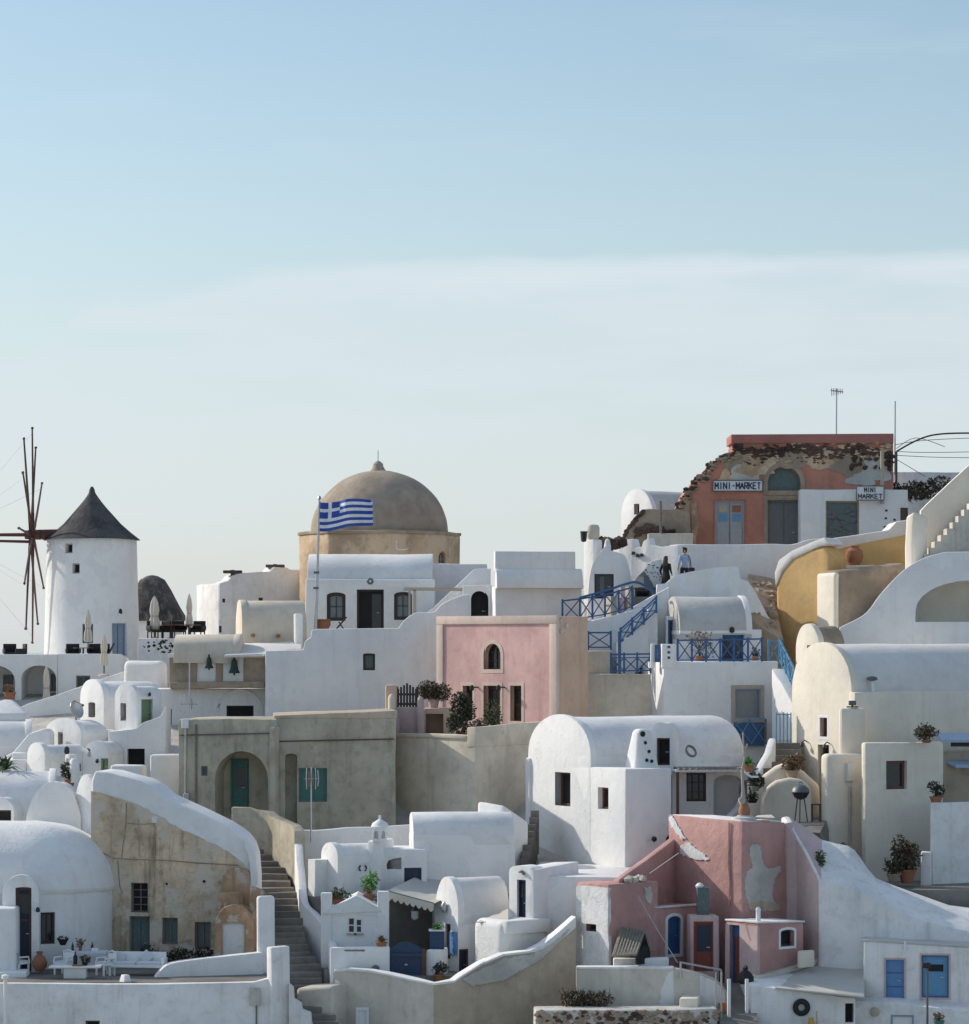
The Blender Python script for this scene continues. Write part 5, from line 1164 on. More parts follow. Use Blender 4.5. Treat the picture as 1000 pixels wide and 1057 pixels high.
for i in range(n):
    p, d = along((i + .5) / n); s_ = Vector((d.y, -d.x)); d3 = Vector((d.x, d.y, 0)); s3 = Vector((s_.x, s_.y, 0)) * .85
    z0 = p.z + rr.uniform(-.035, .035); q = [p - d3 * .6 - s3, p - d3 * .6 + s3, p + d3 * .22 + s3, p + d3 * .22 - s3]
    stp.prism([v.xy + Vector((rr.uniform(-.06, .06), rr.uniform(-.06, .06))) for v in q], z0 - 1.6, [z0 + rr.uniform(-.03, .03) for _ in q])
    if rr.random() < .75:
        o_ = rr.uniform(-.5, .3); ln_ = rr.uniform(.25, .7); e0 = p - d3 * .61 + s3 * o_; nos.box(e0 + s3 * ln_ * .5 - Vector((0, 0, .05)), (ln_ * .85, .08, .13), math.atan2(s_.y, s_.x))
struct('staircase', stp, 'step', 'worn grey stone steps winding down between white walls', bev=.035, wob=.03)
struct('step_edge', nos, 'patch_grey', 'pale worn limewashed edges of the stone steps', bev=.03, wob=.03)
ow = [(303, 868, 89.2), (305, 873, 88.4), (307, 898, 87.0), (311, 930, 85.4), (322, 943, 84.6), (333, 958, 83.4), (342, 982, 81.6), (345, 1000, 80.6), (347, 1020, 79.8)]
single('stair_side_wall', 'tall bluish white wall winding along the right of the stone steps', 'wall', ribbon(smoothpts(ow, 4), .3, back=1), 'white', bev=.06, wob=.03)

# ---------------------------------------------------------------- white court with awning
struct('courtyard', MB().prism([G(346, 82.2), G(352, 81.0), G(590, 80.4), G(560, 91), G(318, 90), G(318, 86.5), G(334, 84.2)], Z(1100, 84), Z(1006, 81.5)), 'paving', 'shaded courtyard under the grey awning')
struct('courtyard', MB().prism([G(332, 84.7), G(402, 84.2), G(560, 88), G(545, 92), G(312, 90), G(314, 86.6), G(320, 85.8)], Z(1000, 84), Z(926, 85.5)), 'paving', 'raised courtyard behind the small rooms')
single('court_back_wall', 'low bluish white wall along the back of the little courtyard', 'wall', ribbon(smoothpts([(303, 856, 90), (325, 857.5, 90), (355, 855, 90), (382, 853.5, 90), (430, 851.5, 90)], 3), .35), 'white', bev=.06, wob=.03)
b = Blk(427, 531, None, 87.4, -6, L=2.2)
h = House('court_vault', 'bluish white vaulted house behind the grey awning', 'house', b, GW); h.vault(838, 862, axis='R', lip=None, wob=.04)
h.block(827.5, 'white', b=Blk(492, 521, 546, 88.6, 32), name='raised_wall', bev=.2, seg=4, tops=[826.5, 831, 849, 845]); h.done()
h.add('drain_spout', MB().tube([b.LW.at(449, 853, -.9), b.LW.at(455, 854, -.2)], .09, 8), 'steel_dark')
b = Blk(331.5, 349, 395, 85.3, 50)
h = House('emblem_house', 'small bright white house with narrow navy door and a little black wall ornament', 'house', b, GW)
h.vault(871.5, 884, lip=.06); h.opening(b.LW, 331.8, 887, 339, 925, kind='door', rec=.2, frame='navy', pane='navy')
b2 = Blk(394, 441, None, 86.6, -10, L=2); h.block(877, 'white', b=b2, name='wing', tops=[876, 877.5, 873, 873]); h.opening(b2.LW, 417.5, 896, 435.5, 912, rec=.1, frame='navy', pane='navy')
b3 = Blk(379, 393, 408, 85.9, 20); h.block(868, 'white', b=b3, name='chimney_base', bev=.1); h.opening(b3.RW, 397.5, 885, 404.5, 897, kind='hole', rec=.25, arch=.6); h.done()
w = b.RW
for dx, s_ in ((-2.2, 1), (2.2, -1)): h.add('ornament', MB().tube([w.at(374.5 + dx + s_ * 1.6 * cos(a), 896.5 + 2.4 * sin(a), .03) for a in [pi / 2 + pi * i / 8 for i in range(9)]] if s_ > 0 else [w.at(374.5 + dx + 1.6 * cos(a) * -s_, 896.5 + 2.4 * sin(a), .03) for a in [-pi / 2 + pi * i / 8 for i in range(9)]], .03, 6), 'black_iron')
lz = Zw(868.5, b3.B.y); lc = V3(b3.c, lz)
lt = House('lantern_chimney', 'white lantern shaped chimney pot with arched openings and a cross', 'chimney', None, org=b3.c)
lb = Blk(384.5, 392, 400.5, 85.75, 20); lt.block(853.5, 'white', b=lb, name='body', bot=lz - .05, bev=.04)
lt.opening(lb.LW, 386, 858, 390.5, 866, kind='hole', arch=1, rec=.15); lt.opening(lb.RW, 394, 857.5, 398.5, 866, kind='hole', arch=1, rec=.15)
lt.solid('cap', MB().lathe((lb.c.x, lb.c.y, Zw(854, lb.B.y)), [(.36, 0), (.3, .14), (.14, .24), (.05, .3), (.05, .45)], 14), 'white'); lt.done()
# red lantern in niche
q = b3.RW.at(401, 896.5, -.1); rl = Thing('red_lantern', 'small red and white lantern in the chimney niche', 'lantern', q)
rl.part('base', MB().lathe(q, [(.1, 0), (.12, .12), (.1, .2)], 10), 'red_door'); rl.part('lamp_glass', MB().lathe(q + Vector((0, 0, .2)), [(.09, 0), (.07, .14), (.02, .22)], 10), 'white_paint')
# pediment room
b = Blk(334, 401, None, 82.4, 0, L=2.6)
h = House('pediment_house', 'small white house with a low pediment and twin little windows', 'house', b, GW)
h.block(944, 'white'); w = b.LW
h.solid('pediment', panel(w, [(334, 946), (394, 946), (394, 938.5), (368, 924.5), (334, 941.5)], .03, -.3), 'white', bev=.03, wob=.02)
h.solid('roof', MB().add([w.at(333.5, 942, .1), w.at(368, 924.5, .1), w.at(394, 938.5, .1), w.at(333.5, 942, .1) - Vector((0, -2.4, .0)), w.at(368, 924.5, .1) - Vector((0, -2.4, 0)), w.at(394, 938.5, .1) - Vector((0, -2.4, 0)), w.at(333.5, 944, .1), w.at(394, 941, .1), w.at(333.5, 944, .1) - Vector((0, -2.4, 0)), w.at(394, 941, .1) - Vector((0, -2.4, 0))],
   [(0, 1, 4, 3), (1, 2, 5, 4), (6, 7, 2, 1, 0), (8, 3, 4, 5, 9), (6, 8, 9, 7), (0, 3, 8, 6), (2, 7, 9, 5)]), 'roof_white', bev=.02)
h.solid('corner_post', MB().prism([w.pt(w.L - .42, 0, .05).xy, w.pt(w.L + .03, 0, .05).xy, w.pt(w.L + .03, 0, -.35).xy, w.pt(w.L - .42, 0, -.35).xy], Zw(1000, b.B.y), Zw(920.5, b.B.y)), 'white', bev=.04, wob=.01, sub=1, nocut=True)
h.solid('corner_post', MB().prism([w.pt(-.1, 0, .05).xy, w.pt(.32, 0, .05).xy, w.pt(.32, 0, -.35).xy, w.pt(-.1, 0, -.35).xy], Zw(1000, b.B.y), Zw(922, b.B.y)), 'white', bev=.04, wob=.01, sub=1, nocut=True)
h.opening(w, 359.5, 947.5, 366.5, 963.5, rec=.12, frame='white_paint', pane='glass', nz=2, fw=.04, sill='wood_pale'); h.opening(w, 367.5, 949, 374, 963.5, rec=.12, frame='white_paint', pane='glass', nz=2, fw=.04, sill='wood_pale'); h.done()
b = Blk(341, 402.5, None, 80.7, -2, L=.45)
h = House('front_parapet', 'low bright white parapet below the pediment house', 'wall', b); h.block(980, 'white', tops=[979, 977.5, 977, 978.5], bev=.08); h.opening(b.LW, 356, 980.5, 377, 982.5, kind='hole', rec=.2); h.done()
h.add('bulkhead_lamp', MB().lathe(b.LW.at(388, 1000.5, .05), [(.16, 0), (.14, .08), (.05, .13)], 12, ax=Matrix.Rotation(pi / 2, 3, 'X')), 'steel_dark')
# awning
aw = Thing('canvas_awning', 'large grey canvas awning with a scalloped white edge over the courtyard', 'awning', P(425, 930, 83.6))
c4 = [P(399, 920, 83.4), P(448, 933, 83.0), P(520, 901, 88.2), P(446, 897.5, 88.6)]
m = MB(); nu, nv = 8, 8; vs = []
for i in range(nu + 1):
    for j in range(nv + 1):
        u_, v_ = i / nu, j / nv; p = (c4[0].lerp(c4[1], u_)).lerp(c4[3].lerp(c4[2], u_), v_); p = p - Vector((0, 0, .18 * sin(pi * u_) * sin(pi * v_) + .05 * abs(sin(pi * u_ * 3)))); vs.append(p)
vs += [v - Vector((0, 0, .03)) for v in vs]; K = (nu + 1) * (nv + 1); fs = []
for i in range(nu):
    for j in range(nv):
        a_ = i * (nv + 1) + j; fs += [(a_, a_ + nv + 1, a_ + nv + 2, a_ + 1), (K + a_ + 1, K + a_ + nv + 2, K + a_ + nv + 1, K + a_)]
aw.part('canvas', m.add(vs, fs), 'awning')
vl = MB(); vs = []; N_ = 48
for i in range(N_ + 1):
    p = c4[0].lerp(c4[1], i / N_) + Vector((0, -.05, 0)); dz = .22 + .13 * abs(sin(pi * i / 6)); vs += [p, p - Vector((0, 0, dz))]
vs += [v + Vector((0, .02, 0)) for v in vs]; K = 2 * (N_ + 1)
aw.part('valance', vl.add(vs, [(2 * i, 2 * i + 1, 2 * i + 3, 2 * i + 2) for i in range(N_)] + [(K + 2 * i + 2, K + 2 * i + 3, K + 2 * i + 1, K + 2 * i) for i in range(N_)] + [(2 * i + 1, K + 2 * i + 1, K + 2 * i + 3, 2 * i + 3) for i in range(N_)]), 'canvas')
aw.part('pole', MB().tube([c4[1], P(448, 1010, 83)], .05, 6), 'steel_dark'); aw.part('bar', MB().tube([c4[0], c4[1]], .04, 6), 'steel_dark')
struct('staircase', (lambda m_: [m_.box(P(404 + i * 4.6, 958 + i * 5.5, 86.2) - Vector((0, 0, .9)), (.3, 1.2, 1.8)) for i in range(9)] and m_)(MB()), 'white', 'dark shaded inner stair beneath the grey awning')
rl = Thing('stair_rail', 'black iron rail of the shaded stair beneath the awning', 'railing', P(420, 975, 85.2)); 
rl.part('rail', MB().tube([P(402, 937, 85.3), P(438, 976, 85.3)], .05, 6), 'black_iron')
for i in range(7): rl.part('baluster', MB().bar(P(404 + i * 5.3, 940 + i * 5.8, 85.3), P(404 + i * 5.3, 962 + i * 5.8, 85.3), .05), 'black_iron')
lc = P(428.5, 950, 84.0); ln = Thing('hanging_lantern', 'white lantern hanging beneath the scalloped awning edge', 'lantern', lc)
ln.part('lamp_glass', MB().lathe(lc, [(.06, 0), (.14, .08), (.14, .34), (.05, .46)], 8), 'door_white'); ln.part('chain', MB().tube([lc + Vector((0, 0, .45)), lc + Vector((0, 0, .85))], .015, 5), 'black_iron'); ln.part('cap', MB().lathe(lc + Vector((0, 0, .36)), [(.16, 0), (.05, .14)], 8), 'steel_dark')
# blue gate
gp = P(419, 1012, 81.1); gt = Thing('blue_gate', 'dark blue plank gate with arched top below the awning', 'gate', gp)
for s_ in (0, 1):
    for i in range(6):
        x = 402.5 + (s_ * 6 + i) * 2.8; y = 980 - 7.5 * sin(pi * (s_ * 6 + i + .5) / 12)
        gt.part('plank', MB().bar(P(x + 1.3, 1014, 81.1), P(x + 1.3, y, 81.1), .102, .05), 'navy_gate')
for y in (1006, 986): gt.part('cross_rail', MB().bar(P(402, y, 81.0), P(436, y, 81.0), .06, .12), 'navy_gate')
gt.part('gate_post', MB().bar(P(438, 1016, 81.05), P(438, 980, 81.05), .14), 'wood_brown'); gt.part('handle', MB().bar(P(418, 996, 80.95), P(421, 996, 80.95), .05), 'metal')
# planter pier and vault house
b = Blk(440, 455, 463, 81.0, 15)
h = House('planter_pier', 'white pier beside the blue gate carrying a navy planter', 'pier', b); h.block(981, 'white', bev=.06); h.done()
NP = b; npz = Zw(981, b.B.y)
b = Blk(449.5, 473.5, 526, 82.3, 52)
h = House('cream_roof_house', 'small white house with a cream grey vault and navy shutter beside the awning', 'house', b, GW)
h.vault(906.5, 945, roof='cream_roof', lip=.06, power=2.2)
h.opening(b.LW, 460, 954, 465.5, 990, kind='door', rec=.15, frame='wood_brown', pane='wood_brown')
h.opening(b.RW, 474, 980, 484, 1012, kind='door', rec=.1, frame='wood_brown', pane='navy'); h.done()
sh_ = h.add('shutter', panel(b.LW, [(466.2, 986), (473, 986), (473, 962), (466.2, 962)], .12, .04), 'blue_door', bev=.01)
h.add('lamp', MB().lathe(b.LW.at(461.5, 942, .12), [(.06, 0), (.12, .1), (.12, .3), (.03, .42)], 8), 'metal')
sa = Thing('shade_sail', 'pale tan shade sail beside the cream grey vault', 'awning', P(510, 948, 81.6)); s4 = [P(492, 952, 81.4), P(524, 951, 80.9), P(524, 938, 82.2)]
sa.part('canvas', MB().add(s4 + [v - Vector((0, 0, .03)) for v in s4], [(0, 1, 2), (5, 4, 3), (0, 3, 4, 1), (1, 4, 5, 2), (2, 5, 3, 0)]), 'canvas'); sa.part('pole', MB().tube([P(523, 939, 82.2), P(523, 965, 82.2)], .04, 6), 'metal')
b = Blk(525, 550, 597, 81.6, 33)
h = House('arched_door_house', 'white house with rounded doorway top and a tall navy door', 'house', b, GW)
h.vault(893.5, 903, b=Blk(525, 550, 562, 81.6, 33), lip=None, split=False, power=3); h.block(0, 'white', name='side_wall', tops=[898, 898, 890, 890]); h.opening(b.LW, 533, 908.5, 542, 955, kind='door', rec=.18, frame='navy', pane='navy', panels=[(.2, .45, .6, .9, 'glass'), (.55, .8, .6, .9, 'glass')]); h.done()
h.add('bracket', MB().tube([b.LW.at(536, 900, .05), b.LW.at(539.5, 899.5, .05), b.LW.at(541, 903, .05)], .05, 6), 'steel_dark')
b = Blk(488, 518, 566, 80.4, 42)
h = House('rounded_white_wall', 'bulky white wall with large rounded corners in front of the navy door', 'wall', b)
h.block(951, 'white', bev=.35, seg=5, wob=.04); h.solid('ledge', MB().prism([b.RW.pt(.1, 0, .12).xy, b.RW.pt(b.RW.L, 0, .12).xy, b.RW.pt(b.RW.L, 0, -.4).xy, b.RW.pt(.1, 0, -.4).xy], Zw(966, b.B.y), Zw(951, b.B.y)), 'white', bev=.1, wob=.02, sub=1); h.done()
# grey front wall
gw1 = [(344, 1004, 80.2), (358, 1001.5, 79.9), (380, 1003.5, 79.6), (400, 1007, 79.3), (425, 1012.5, 78.9), (448, 1017, 78.5)]
gw2 = [(448, 1017, 78.5), (470, 1014, 78.8), (477, 1008.5, 78.9), (498, 996, 79.2), (520, 986.5, 79.5), (546, 983, 79.8), (560, 976, 80), (575, 964, 80.2), (594, 947, 80.4)]
h = House('grey_front_wall', 'bare grey cement wall with thin white coping below the courtyard', 'wall', None, org=G(450, 79))
h.solid('wall', ribbon(gw1, .5), 'concrete', bev=.04, wob=.03); h.solid('wall', ribbon(gw2, .5), 'concrete_tan', bev=.04, wob=.03)
h.done()
cp = MB(); 
for a_, c_ in zip(gw1 + gw2[1:], (gw1 + gw2[1:])[1:]): pass
h.add('coping', ribbon([(x, y - 1.4, D - .03) for x, y, D in gw1 + gw2[1:5]], .6, zb=[Z(y + 1.0, D) for x, y, D in gw1 + gw2[1:5]]), 'white', bev=.03, wob=.03)
h.add('coping', ribbon([(x, y - 1, D - .05) for x, y, D in gw2[4:]], .62, zb=[Z(y + 1.5 + min(9, max(0, (x - 546) * .35)), D) for x, y, D in gw2[4:]]), 'white', bev=.04, wob=.03)
pw = W(G(448, 78.5), G(594, 80.4)); h.add('plaster_patch', panel(pw, rough_outline([(477, 1011), (520, 989.5), (545, 986), (560, 980), (577, 967), (590, 955), (590, 958), (577, 972), (556, 992), (535, 1003), (520, 1012), (500, 1016), (487, 1018)], .85, 7, 3), .04, -.1), 'patch_grey')
b = Blk(306, 344, None, 78.6, 20, L=1.6)
h = House('grey_pier', 'grey cement pier with rounded top beside the lower steps', 'pier', b); h.block(0, 'concrete', tops=[1021, 1018, 1014, 1016], bev=.15, seg=4); h.opening(W(G(344, 78.7), G(400, 78.7)), 368, 1041, 380.5, 1075, kind='door', rec=.0, frame='door_white', pane='door_white', cutter=False); h.done()

struct('terrace', MB().prism([G(548, 82.4), G(650, 81.6), G(664, 87.2), G(556, 91.5)], 10, Z(905, 82)), 'white', 'sunlit white terrace at the foot of the big vault house', bev=.08)
struct('staircase', (lambda m_: [m_.box(P(541 + i * 1.5, 886 - i * 7, 89 + .35 * i) - Vector((0, 0, .9)), (.34, .6, 1.8)) for i in range(8)] and m_)(MB()), 'step', 'dark narrow steps left of the big vault house')
# ---------------------------------------------------------------- pink block house
b = Blk(689, 765, 811, 81.2, 44)
h = House('pink_block_house', 'large flat roofed deep pink house with peeling white plaster patches', 'house', b)
h.block(0, 'pink_deep', tops=[841.5, 848, 848.5, 842], wob=.05, bev=.07)
h.solid('roof', MB().prism([p + (b.c - p).normalized() * .18 for p in b.plan], [Zw(t + 3, p.y) for t, p in zip([841.5, 848, 848.5, 842], b.plan)], [Zw(t - .8, p.y) for t, p in zip([841.5, 848, 848.5, 842], b.plan)]), 'roof_white', bev=.03); h.done()
w = b.LW
h.add('plaster_patch', panel(w, rough_outline([(690.5, 844), (694, 842.5), (698, 849), (703, 858), (708, 866), (703, 866), (697, 858), (692, 851)], .85, 7, 3), .05, -.05), 'white_rough')
h.add('plaster_patch', panel(w, rough_outline([(703, 874), (710, 869), (719, 877), (726, 881), (732, 888), (722, 888), (712, 885), (702, 882)], .85, 7, 4), .05, -.05), 'white_rough')
h.add('crack', MB().tube([w.at(x, y, .05) for x, y in ((753, 849), (753, 870), (752.5, 890), (754, 910), (753, 935))], .04, 6), 'pink_deep')
w = b.RW
h.add('plaster_patch', panel(w, rough_outline([(773, 873), (776, 871), (783, 873), (785, 880), (787, 893), (792, 896), (797, 896), (804, 894), (805, 899), (800, 904), (797, 914), (796, 925), (800, 933), (787, 936), (772, 934), (769, 925), (768, 908), (770, 899), (776, 896), (773, 886)], .85, 7, 5), .05, -.05), 'patch_grey')
h.add('stain', panel(w, rough_outline([(771, 933), (786, 930), (803, 933), (804, 939), (788, 941), (773, 940)], .85, 7, 8), .06, -.05), 'concrete_tan')
PB = b
q = b.A
h = House('pink_slope_wall', 'deep pink wall sloping down left from the pink block', 'wall', None, org=G(660, 81))
A0 = PB.A + (PB.B - PB.A).normalized() * .35 - PB.LW.n * .1; a1 = G(640, 80.2)
h.solid('wall', MB().add([V3(A0, Z(1040, 82)), V3(A0, Zw(866, A0.y)), V3(a1, Zw(909, a1.y)), V3(a1, Z(1040, 82))] + [V3(p, z) + Vector((-.25, .35, 0)) for p, z in ((A0, Z(1040, 82)), (A0, Zw(866, A0.y)), (a1, Zw(909, a1.y)), (a1, Z(1040, 82)))], [(0, 1, 2, 3), (7, 6, 5, 4), (0, 4, 5, 1), (1, 5, 6, 2), (2, 6, 7, 3), (3, 7, 4, 0)]), 'pink_deep', bev=.08, seg=3, wob=.04, sub=1.2); h.done()
# left wing with white gable end
b = Blk(594.5, 628, 679, 79.6, 42)
h = House('pink_wing_house', 'low deep pink house with one rough white end wall', 'house', b)
h.block(913.5, 'pink_deep', wob=.05, bev=.08)
h.solid('white_end', panel(b.LW, rough_outline([(594, 1010), (629, 1010), (629, 975), (627.5, 958), (628.5, 940), (628, 917), (620, 915.5), (600, 914), (595, 916)], .4, 3, 6), .05, -.1), 'white_rough', wob=.02)
h.opening(b.LW, 605, 954, 616, 961.5, rec=.25, frame='wood_brown', pane='dark')
w = b.RW; e0 = b.C; e1 = w.pt(w.L + 2.0, 0).xy
h.solid('wing', MB().prism([w.pt(w.L - .3, 0, .03).xy, w.pt(w.L + 2.4, 0, .03).xy, w.pt(w.L + 2.4, 0, -2).xy, w.pt(w.L - .3, 0, -2).xy], Zw(1050, b.B.y), Zw(937.5, b.C.y)), 'pink_deep', bev=.07, wob=.03, sub=1.2)
w2 = W(w.pt(0, 0, .03).xy, w.pt(w.L + 2.4, 0, .03).xy)
h.opening(w2, 688.5, 946, 702, 985, kind='door', rec=.12, arch=.5, sur='white_paint', sw=.12, frame='blue', pane='blue'); h.done()
h.add('coping', MB().bar(w2.pt(w.L - .2, Zw(937, b.C.y), -.15), w2.pt(w.L + 2.35, Zw(937, b.C.y), -.15), .4, .05), 'white_rough')
h.add('plaster_patch', panel(b.RW, rough_outline([(664, 917), (671, 915), (672, 925), (670, 934), (666, 930)], .85, 7, 4), .05, -.05), 'patch_grey')
tl = MB(); r = random.Random(6)
for i in range(22): tl.rock(V3(b.RW.pt(0, 0).xy.lerp(b.RW.pt(b.RW.L * .9, 0).xy, .45 + .4 * r.random()), Zw(911.5, b.B.y)) + Vector((r.uniform(-.3, .1), r.uniform(0, .3), r.uniform(-.05, .1))), r.uniform(.08, .16), r)
h.add('rubble', tl, 'concrete')
# red door block
b = Blk(712, 742, None, 80.6, -4, L=1.2)
h = House('red_door_block', 'pale pink lean-to with a red door and navy panel in the shade', 'lean-to', b)
h.block(946, 'pink_pale'); h.opening(b.LW, 715.5, 951.5, 736, 1003, kind='door', rec=.1, frame='red_door', pane='red_door', panels=[(.2, .95, .4, .92, 'navy')]); h.done()
ck = V3(G(725, 81.4), Zw(947, G(725, 81.0).y)); cg = Thing('green_chimney', 'dark green square flue with a white cap behind the red door', 'chimney', ck)
cg.part('flue', MB().box(ck + Vector((0, 0, .55)), (.46, .46, 1.15)), 'teal_grey', bev=.03); cg.part('cap', MB().lathe(ck + Vector((-.12, 0, 1.1)), [(.14, 0), (.17, .08), (.1, .17), (.02, .2)], 12), 'white_paint')
# small pink house
b = Blk(749, 782, 829.5, 78.9, 42)
h = House('small_pink_house', 'small pink house with a white framed square black window', 'house', b)
h.block(952, 'pink_deep', tops=[950, 953, 952, 949]); h.solid('pale_end', panel(b.LW, [(748, 1040), (782, 1040), (782, 957), (749, 953)], .03, -.1), 'pink_pale')
h.solid('roof', MB().prism([p + (p - b.c).normalized() * .05 for p in b.plan], [Zw(t + .5, p.y) for t, p in zip((950, 953, 952, 949), b.plan)], [Zw(t - 1.2, p.y) for t, p in zip((950, 953, 952, 949), b.plan)]), 'roof_white', bev=.02)
h.opening(b.RW, 805, 960, 819, 977, rec=.25, arch=.25, sur='white_paint', sw=.1, frame='wood_dark', pane='dark')
h.opening(b.LW, 753, 955, 763.5, 1025, kind='door', rec=.2, frame='blue', pane='red_door', panels=[(.05, .95, .82, .97, 'blue'), (.6, .95, .45, .8, 'blue')]); h.done()
h.add('vent_pipe', MB().lathe(V3(b.B + Vector((.05, .5)), Zw(952, b.B.y)), [(.09, 0), (.09, .4), (.11, .42), (.06, .52)], 10), 'white_paint')
# shaded niche wall and sloping pink and white rough mass
h = House('white_rough_slope', 'broad rough whitewashed slope falling right from the pink block', 'wall', None, org=G(900, 82))
back = [(806, 843, 84.5), (813, 841.5, 84), (830, 853, 83.8), (849, 866.5, 83.6), (863, 870, 83.5), (875, 873, 83.4), (882, 878, 83.4), (888, 886, 83.4), (896, 898, 83.3), (904, 907, 83.3), (925, 915, 83.2), (950, 924, 83.1), (979, 934, 83), (1010, 937, 83), (1100, 945, 83)]
front = [(812, 852, 83.2), (818, 856, 82.8), (832, 880, 81.6), (846, 908, 80.6), (858, 912, 80.5), (868, 914, 80.4), (878, 917, 80.3), (887, 921, 80.3), (898, 926, 80.2), (908, 931, 80.2), (922, 937, 80.1), (944, 948, 80), (978, 957, 80), (1010, 964, 80), (1100, 975, 80)]
m = MB(); vs = []; n = len(back)
for (bx, by, bD), (fx, fy, fD) in zip(back, front):
    pb = P(bx, by, bD); pf = P(fx, fy, fD); mid = pb.lerp(pf, .5) + Vector((0, 0, .12)); vs += [V3(pb, 8), pb, mid, pf, V3(pf, 8)]
fs = []
for i in range(n - 1):
    for k in range(4): m.cur = 0; fs.append((i * 5 + k, (i + 1) * 5 + k, (i + 1) * 5 + k + 1, i * 5 + k + 1))
    fs.append((i * 5 + 4, (i + 1) * 5 + 4, (i + 1) * 5, i * 5))
fs += [(0, 1, 2, 3, 4), tuple((n - 1) * 5 + k for k in (4, 3, 2, 1, 0))]
m.add(vs, fs)
for i, f in enumerate(m.f):
    q = i // 5
    if q < 3 and i < 5 * (n - 1): m.m[i] = 1 if i % 5 < 3 or True else 0
h.solid('slope', m, ['white_old', 'pink_pale'], bev=.1, wob=.035, sub=1.5); h.done()
h = House('shaded_niche_wall', 'shaded grey pink wall between the pink block and the white slope', 'wall', None, org=G(820, 82))
h.solid('wall', MB().prism([PB.C + Vector((-.05, .05)), G(832, 82.3), G(836, 83.4), PB.C + Vector((.4, .6))], 10, [Zw(849, PB.C.y), Z(878, 82.3), Z(872, 83.4), Zw(848, PB.C.y)]), 'pink_pale', bev=.05, wob=.03); h.done()
b = Blk(822.5, 826, 841, 79.4, 40)
h = House('cream_tank', 'small cream box on the shed roof beside the pink house', 'box', b); h.block(982, 'cream', bev=.06, bot=1000); h.done()
# shed with grey flat roof
b = Blk(775, 883, None, 77.2, -4, L=3.4)
h = House('grey_roof_shed', 'white shed under a sagging grey canvas roof with a tyre on its wall', 'shed', b)
h.block(0, 'white_old', tops=[1017, 1031, 1000, 1000])
rf = [P(800, 1019.5, 76.9), P(892, 1029, 76.7), P(892, 995, 81.0), P(845, 993.5, 81.2), P(779, 1013.5, 78.6)]
h.solid('roof', MB().add(rf + [v + Vector((0, 0, -.07)) for v in rf], [(0, 1, 2, 3, 4), (9, 8, 7, 6, 5)] + [(i, 5 + i, 5 + (i + 1) % 5, (i + 1) % 5) for i in range(5)]), 'awning', bev=.02)
h.solid('roof_edge', MB().bar(P(843, 990.5, 81.2), P(892, 990.5, 81.2), .35, .3).bar(P(779, 1012.5, 78.5), P(843, 992, 81.1), .4, .22), 'concrete', bev=.04, wob=.04, sub=.6)
h.opening(b.LW, 872, 1036, 881, 1056, rec=.3, frame='dark', pane='dark'); h.done()
ty = Thing('car_tyre', 'black rubber tyre hanging on the white shed wall', 'tyre', b.LW.at(826.5, 1040, .1))
AX = Matrix.Rotation(pi / 2, 3, 'X'); ty.part('tread', MB().torus(b.LW.at(826.5, 1040, .1), .23, .1, AX), 'rubber'); ty.part('rim', MB().torus(b.LW.at(826.5, 1040, .14), .15, .025, AX), 'black_iron')
# blue door house bottom right
b = Blk(891, 1100, None, 77.8, 9, L=4.6)
h = House('blue_door_house', 'pale bluish white house with two bright blue doors at the lower right', 'house', b, GW)
h.block(0, 'white_old', tops=[971.5, 984, 972, 960]); w = b.LW
h.solid('roof', MB().prism([p + (p - b.c).normalized() * .06 for p in b.plan], [Zw(t + .3, p.y) for t, p in zip((971.5, 984, 972, 960), b.plan)], [Zw(t - 1.4, p.y) for t, p in zip((971.5, 984, 972, 960), b.plan)]), 'roof_grey', bev=.02, sub=1.5, wob=.02)
h.opening(w, 914, 991, 933, 1032.5, kind='door', rec=.08, sur='pink_pale', sw=.07, fw=.03, frame='blue_door', pane='blue_door', panels=[(.05, .95, .32, .335, 'blue'), (.05, .95, .66, .675, 'blue')])
h.opening(w, 951, 986.5, 979, 1030, kind='door', rec=.05, sur='pink_pale', sw=.07, fw=.05, frame='blue', pane='blue_pale', panels=[(.25, .8, .62, .78, 'dark')]); h.done()
h.add('pipe_spout', MB().bar(w.at(934, 972, .06), w.at(934, 981, .06), .08), 'white_paint')
b2 = Blk(880, 1100, None, 76.9, 9, L=1.2)
h = House('doorstep_terrace', 'rough white terrace block in front of the blue doors', 'terrace wall', b2); h.block(0, 'white_rough', tops=[1033, 1053, 1040, 1026]); h.opening(b2.LW, 919, 1048, 943, 1080, rec=.06, frame='blue_grey', pane='white_paint'); h.done()
h.add('bulkhead_lamp', MB().lathe(b2.LW.at(902.5, 1045, .05), [(.18, 0), (.16, .1), (.05, .16)], 12, ax=Matrix.Rotation(pi / 2, 3, 'X')), 'wood_pale')
pl_ = Thing('metal_post', 'thin grey metal post in front of the wide blue door', 'post', P(957, 1075, 76.5)); pl_.part('pole', MB().tube([P(957, 1075, 76.5), P(957, 993, 76.5)], .042, 8), 'steel_dark'); pl_.part('clamp', MB().box(P(956, 997, 76.5), (.3, .14, .2)), 'black_iron', bev=.02)
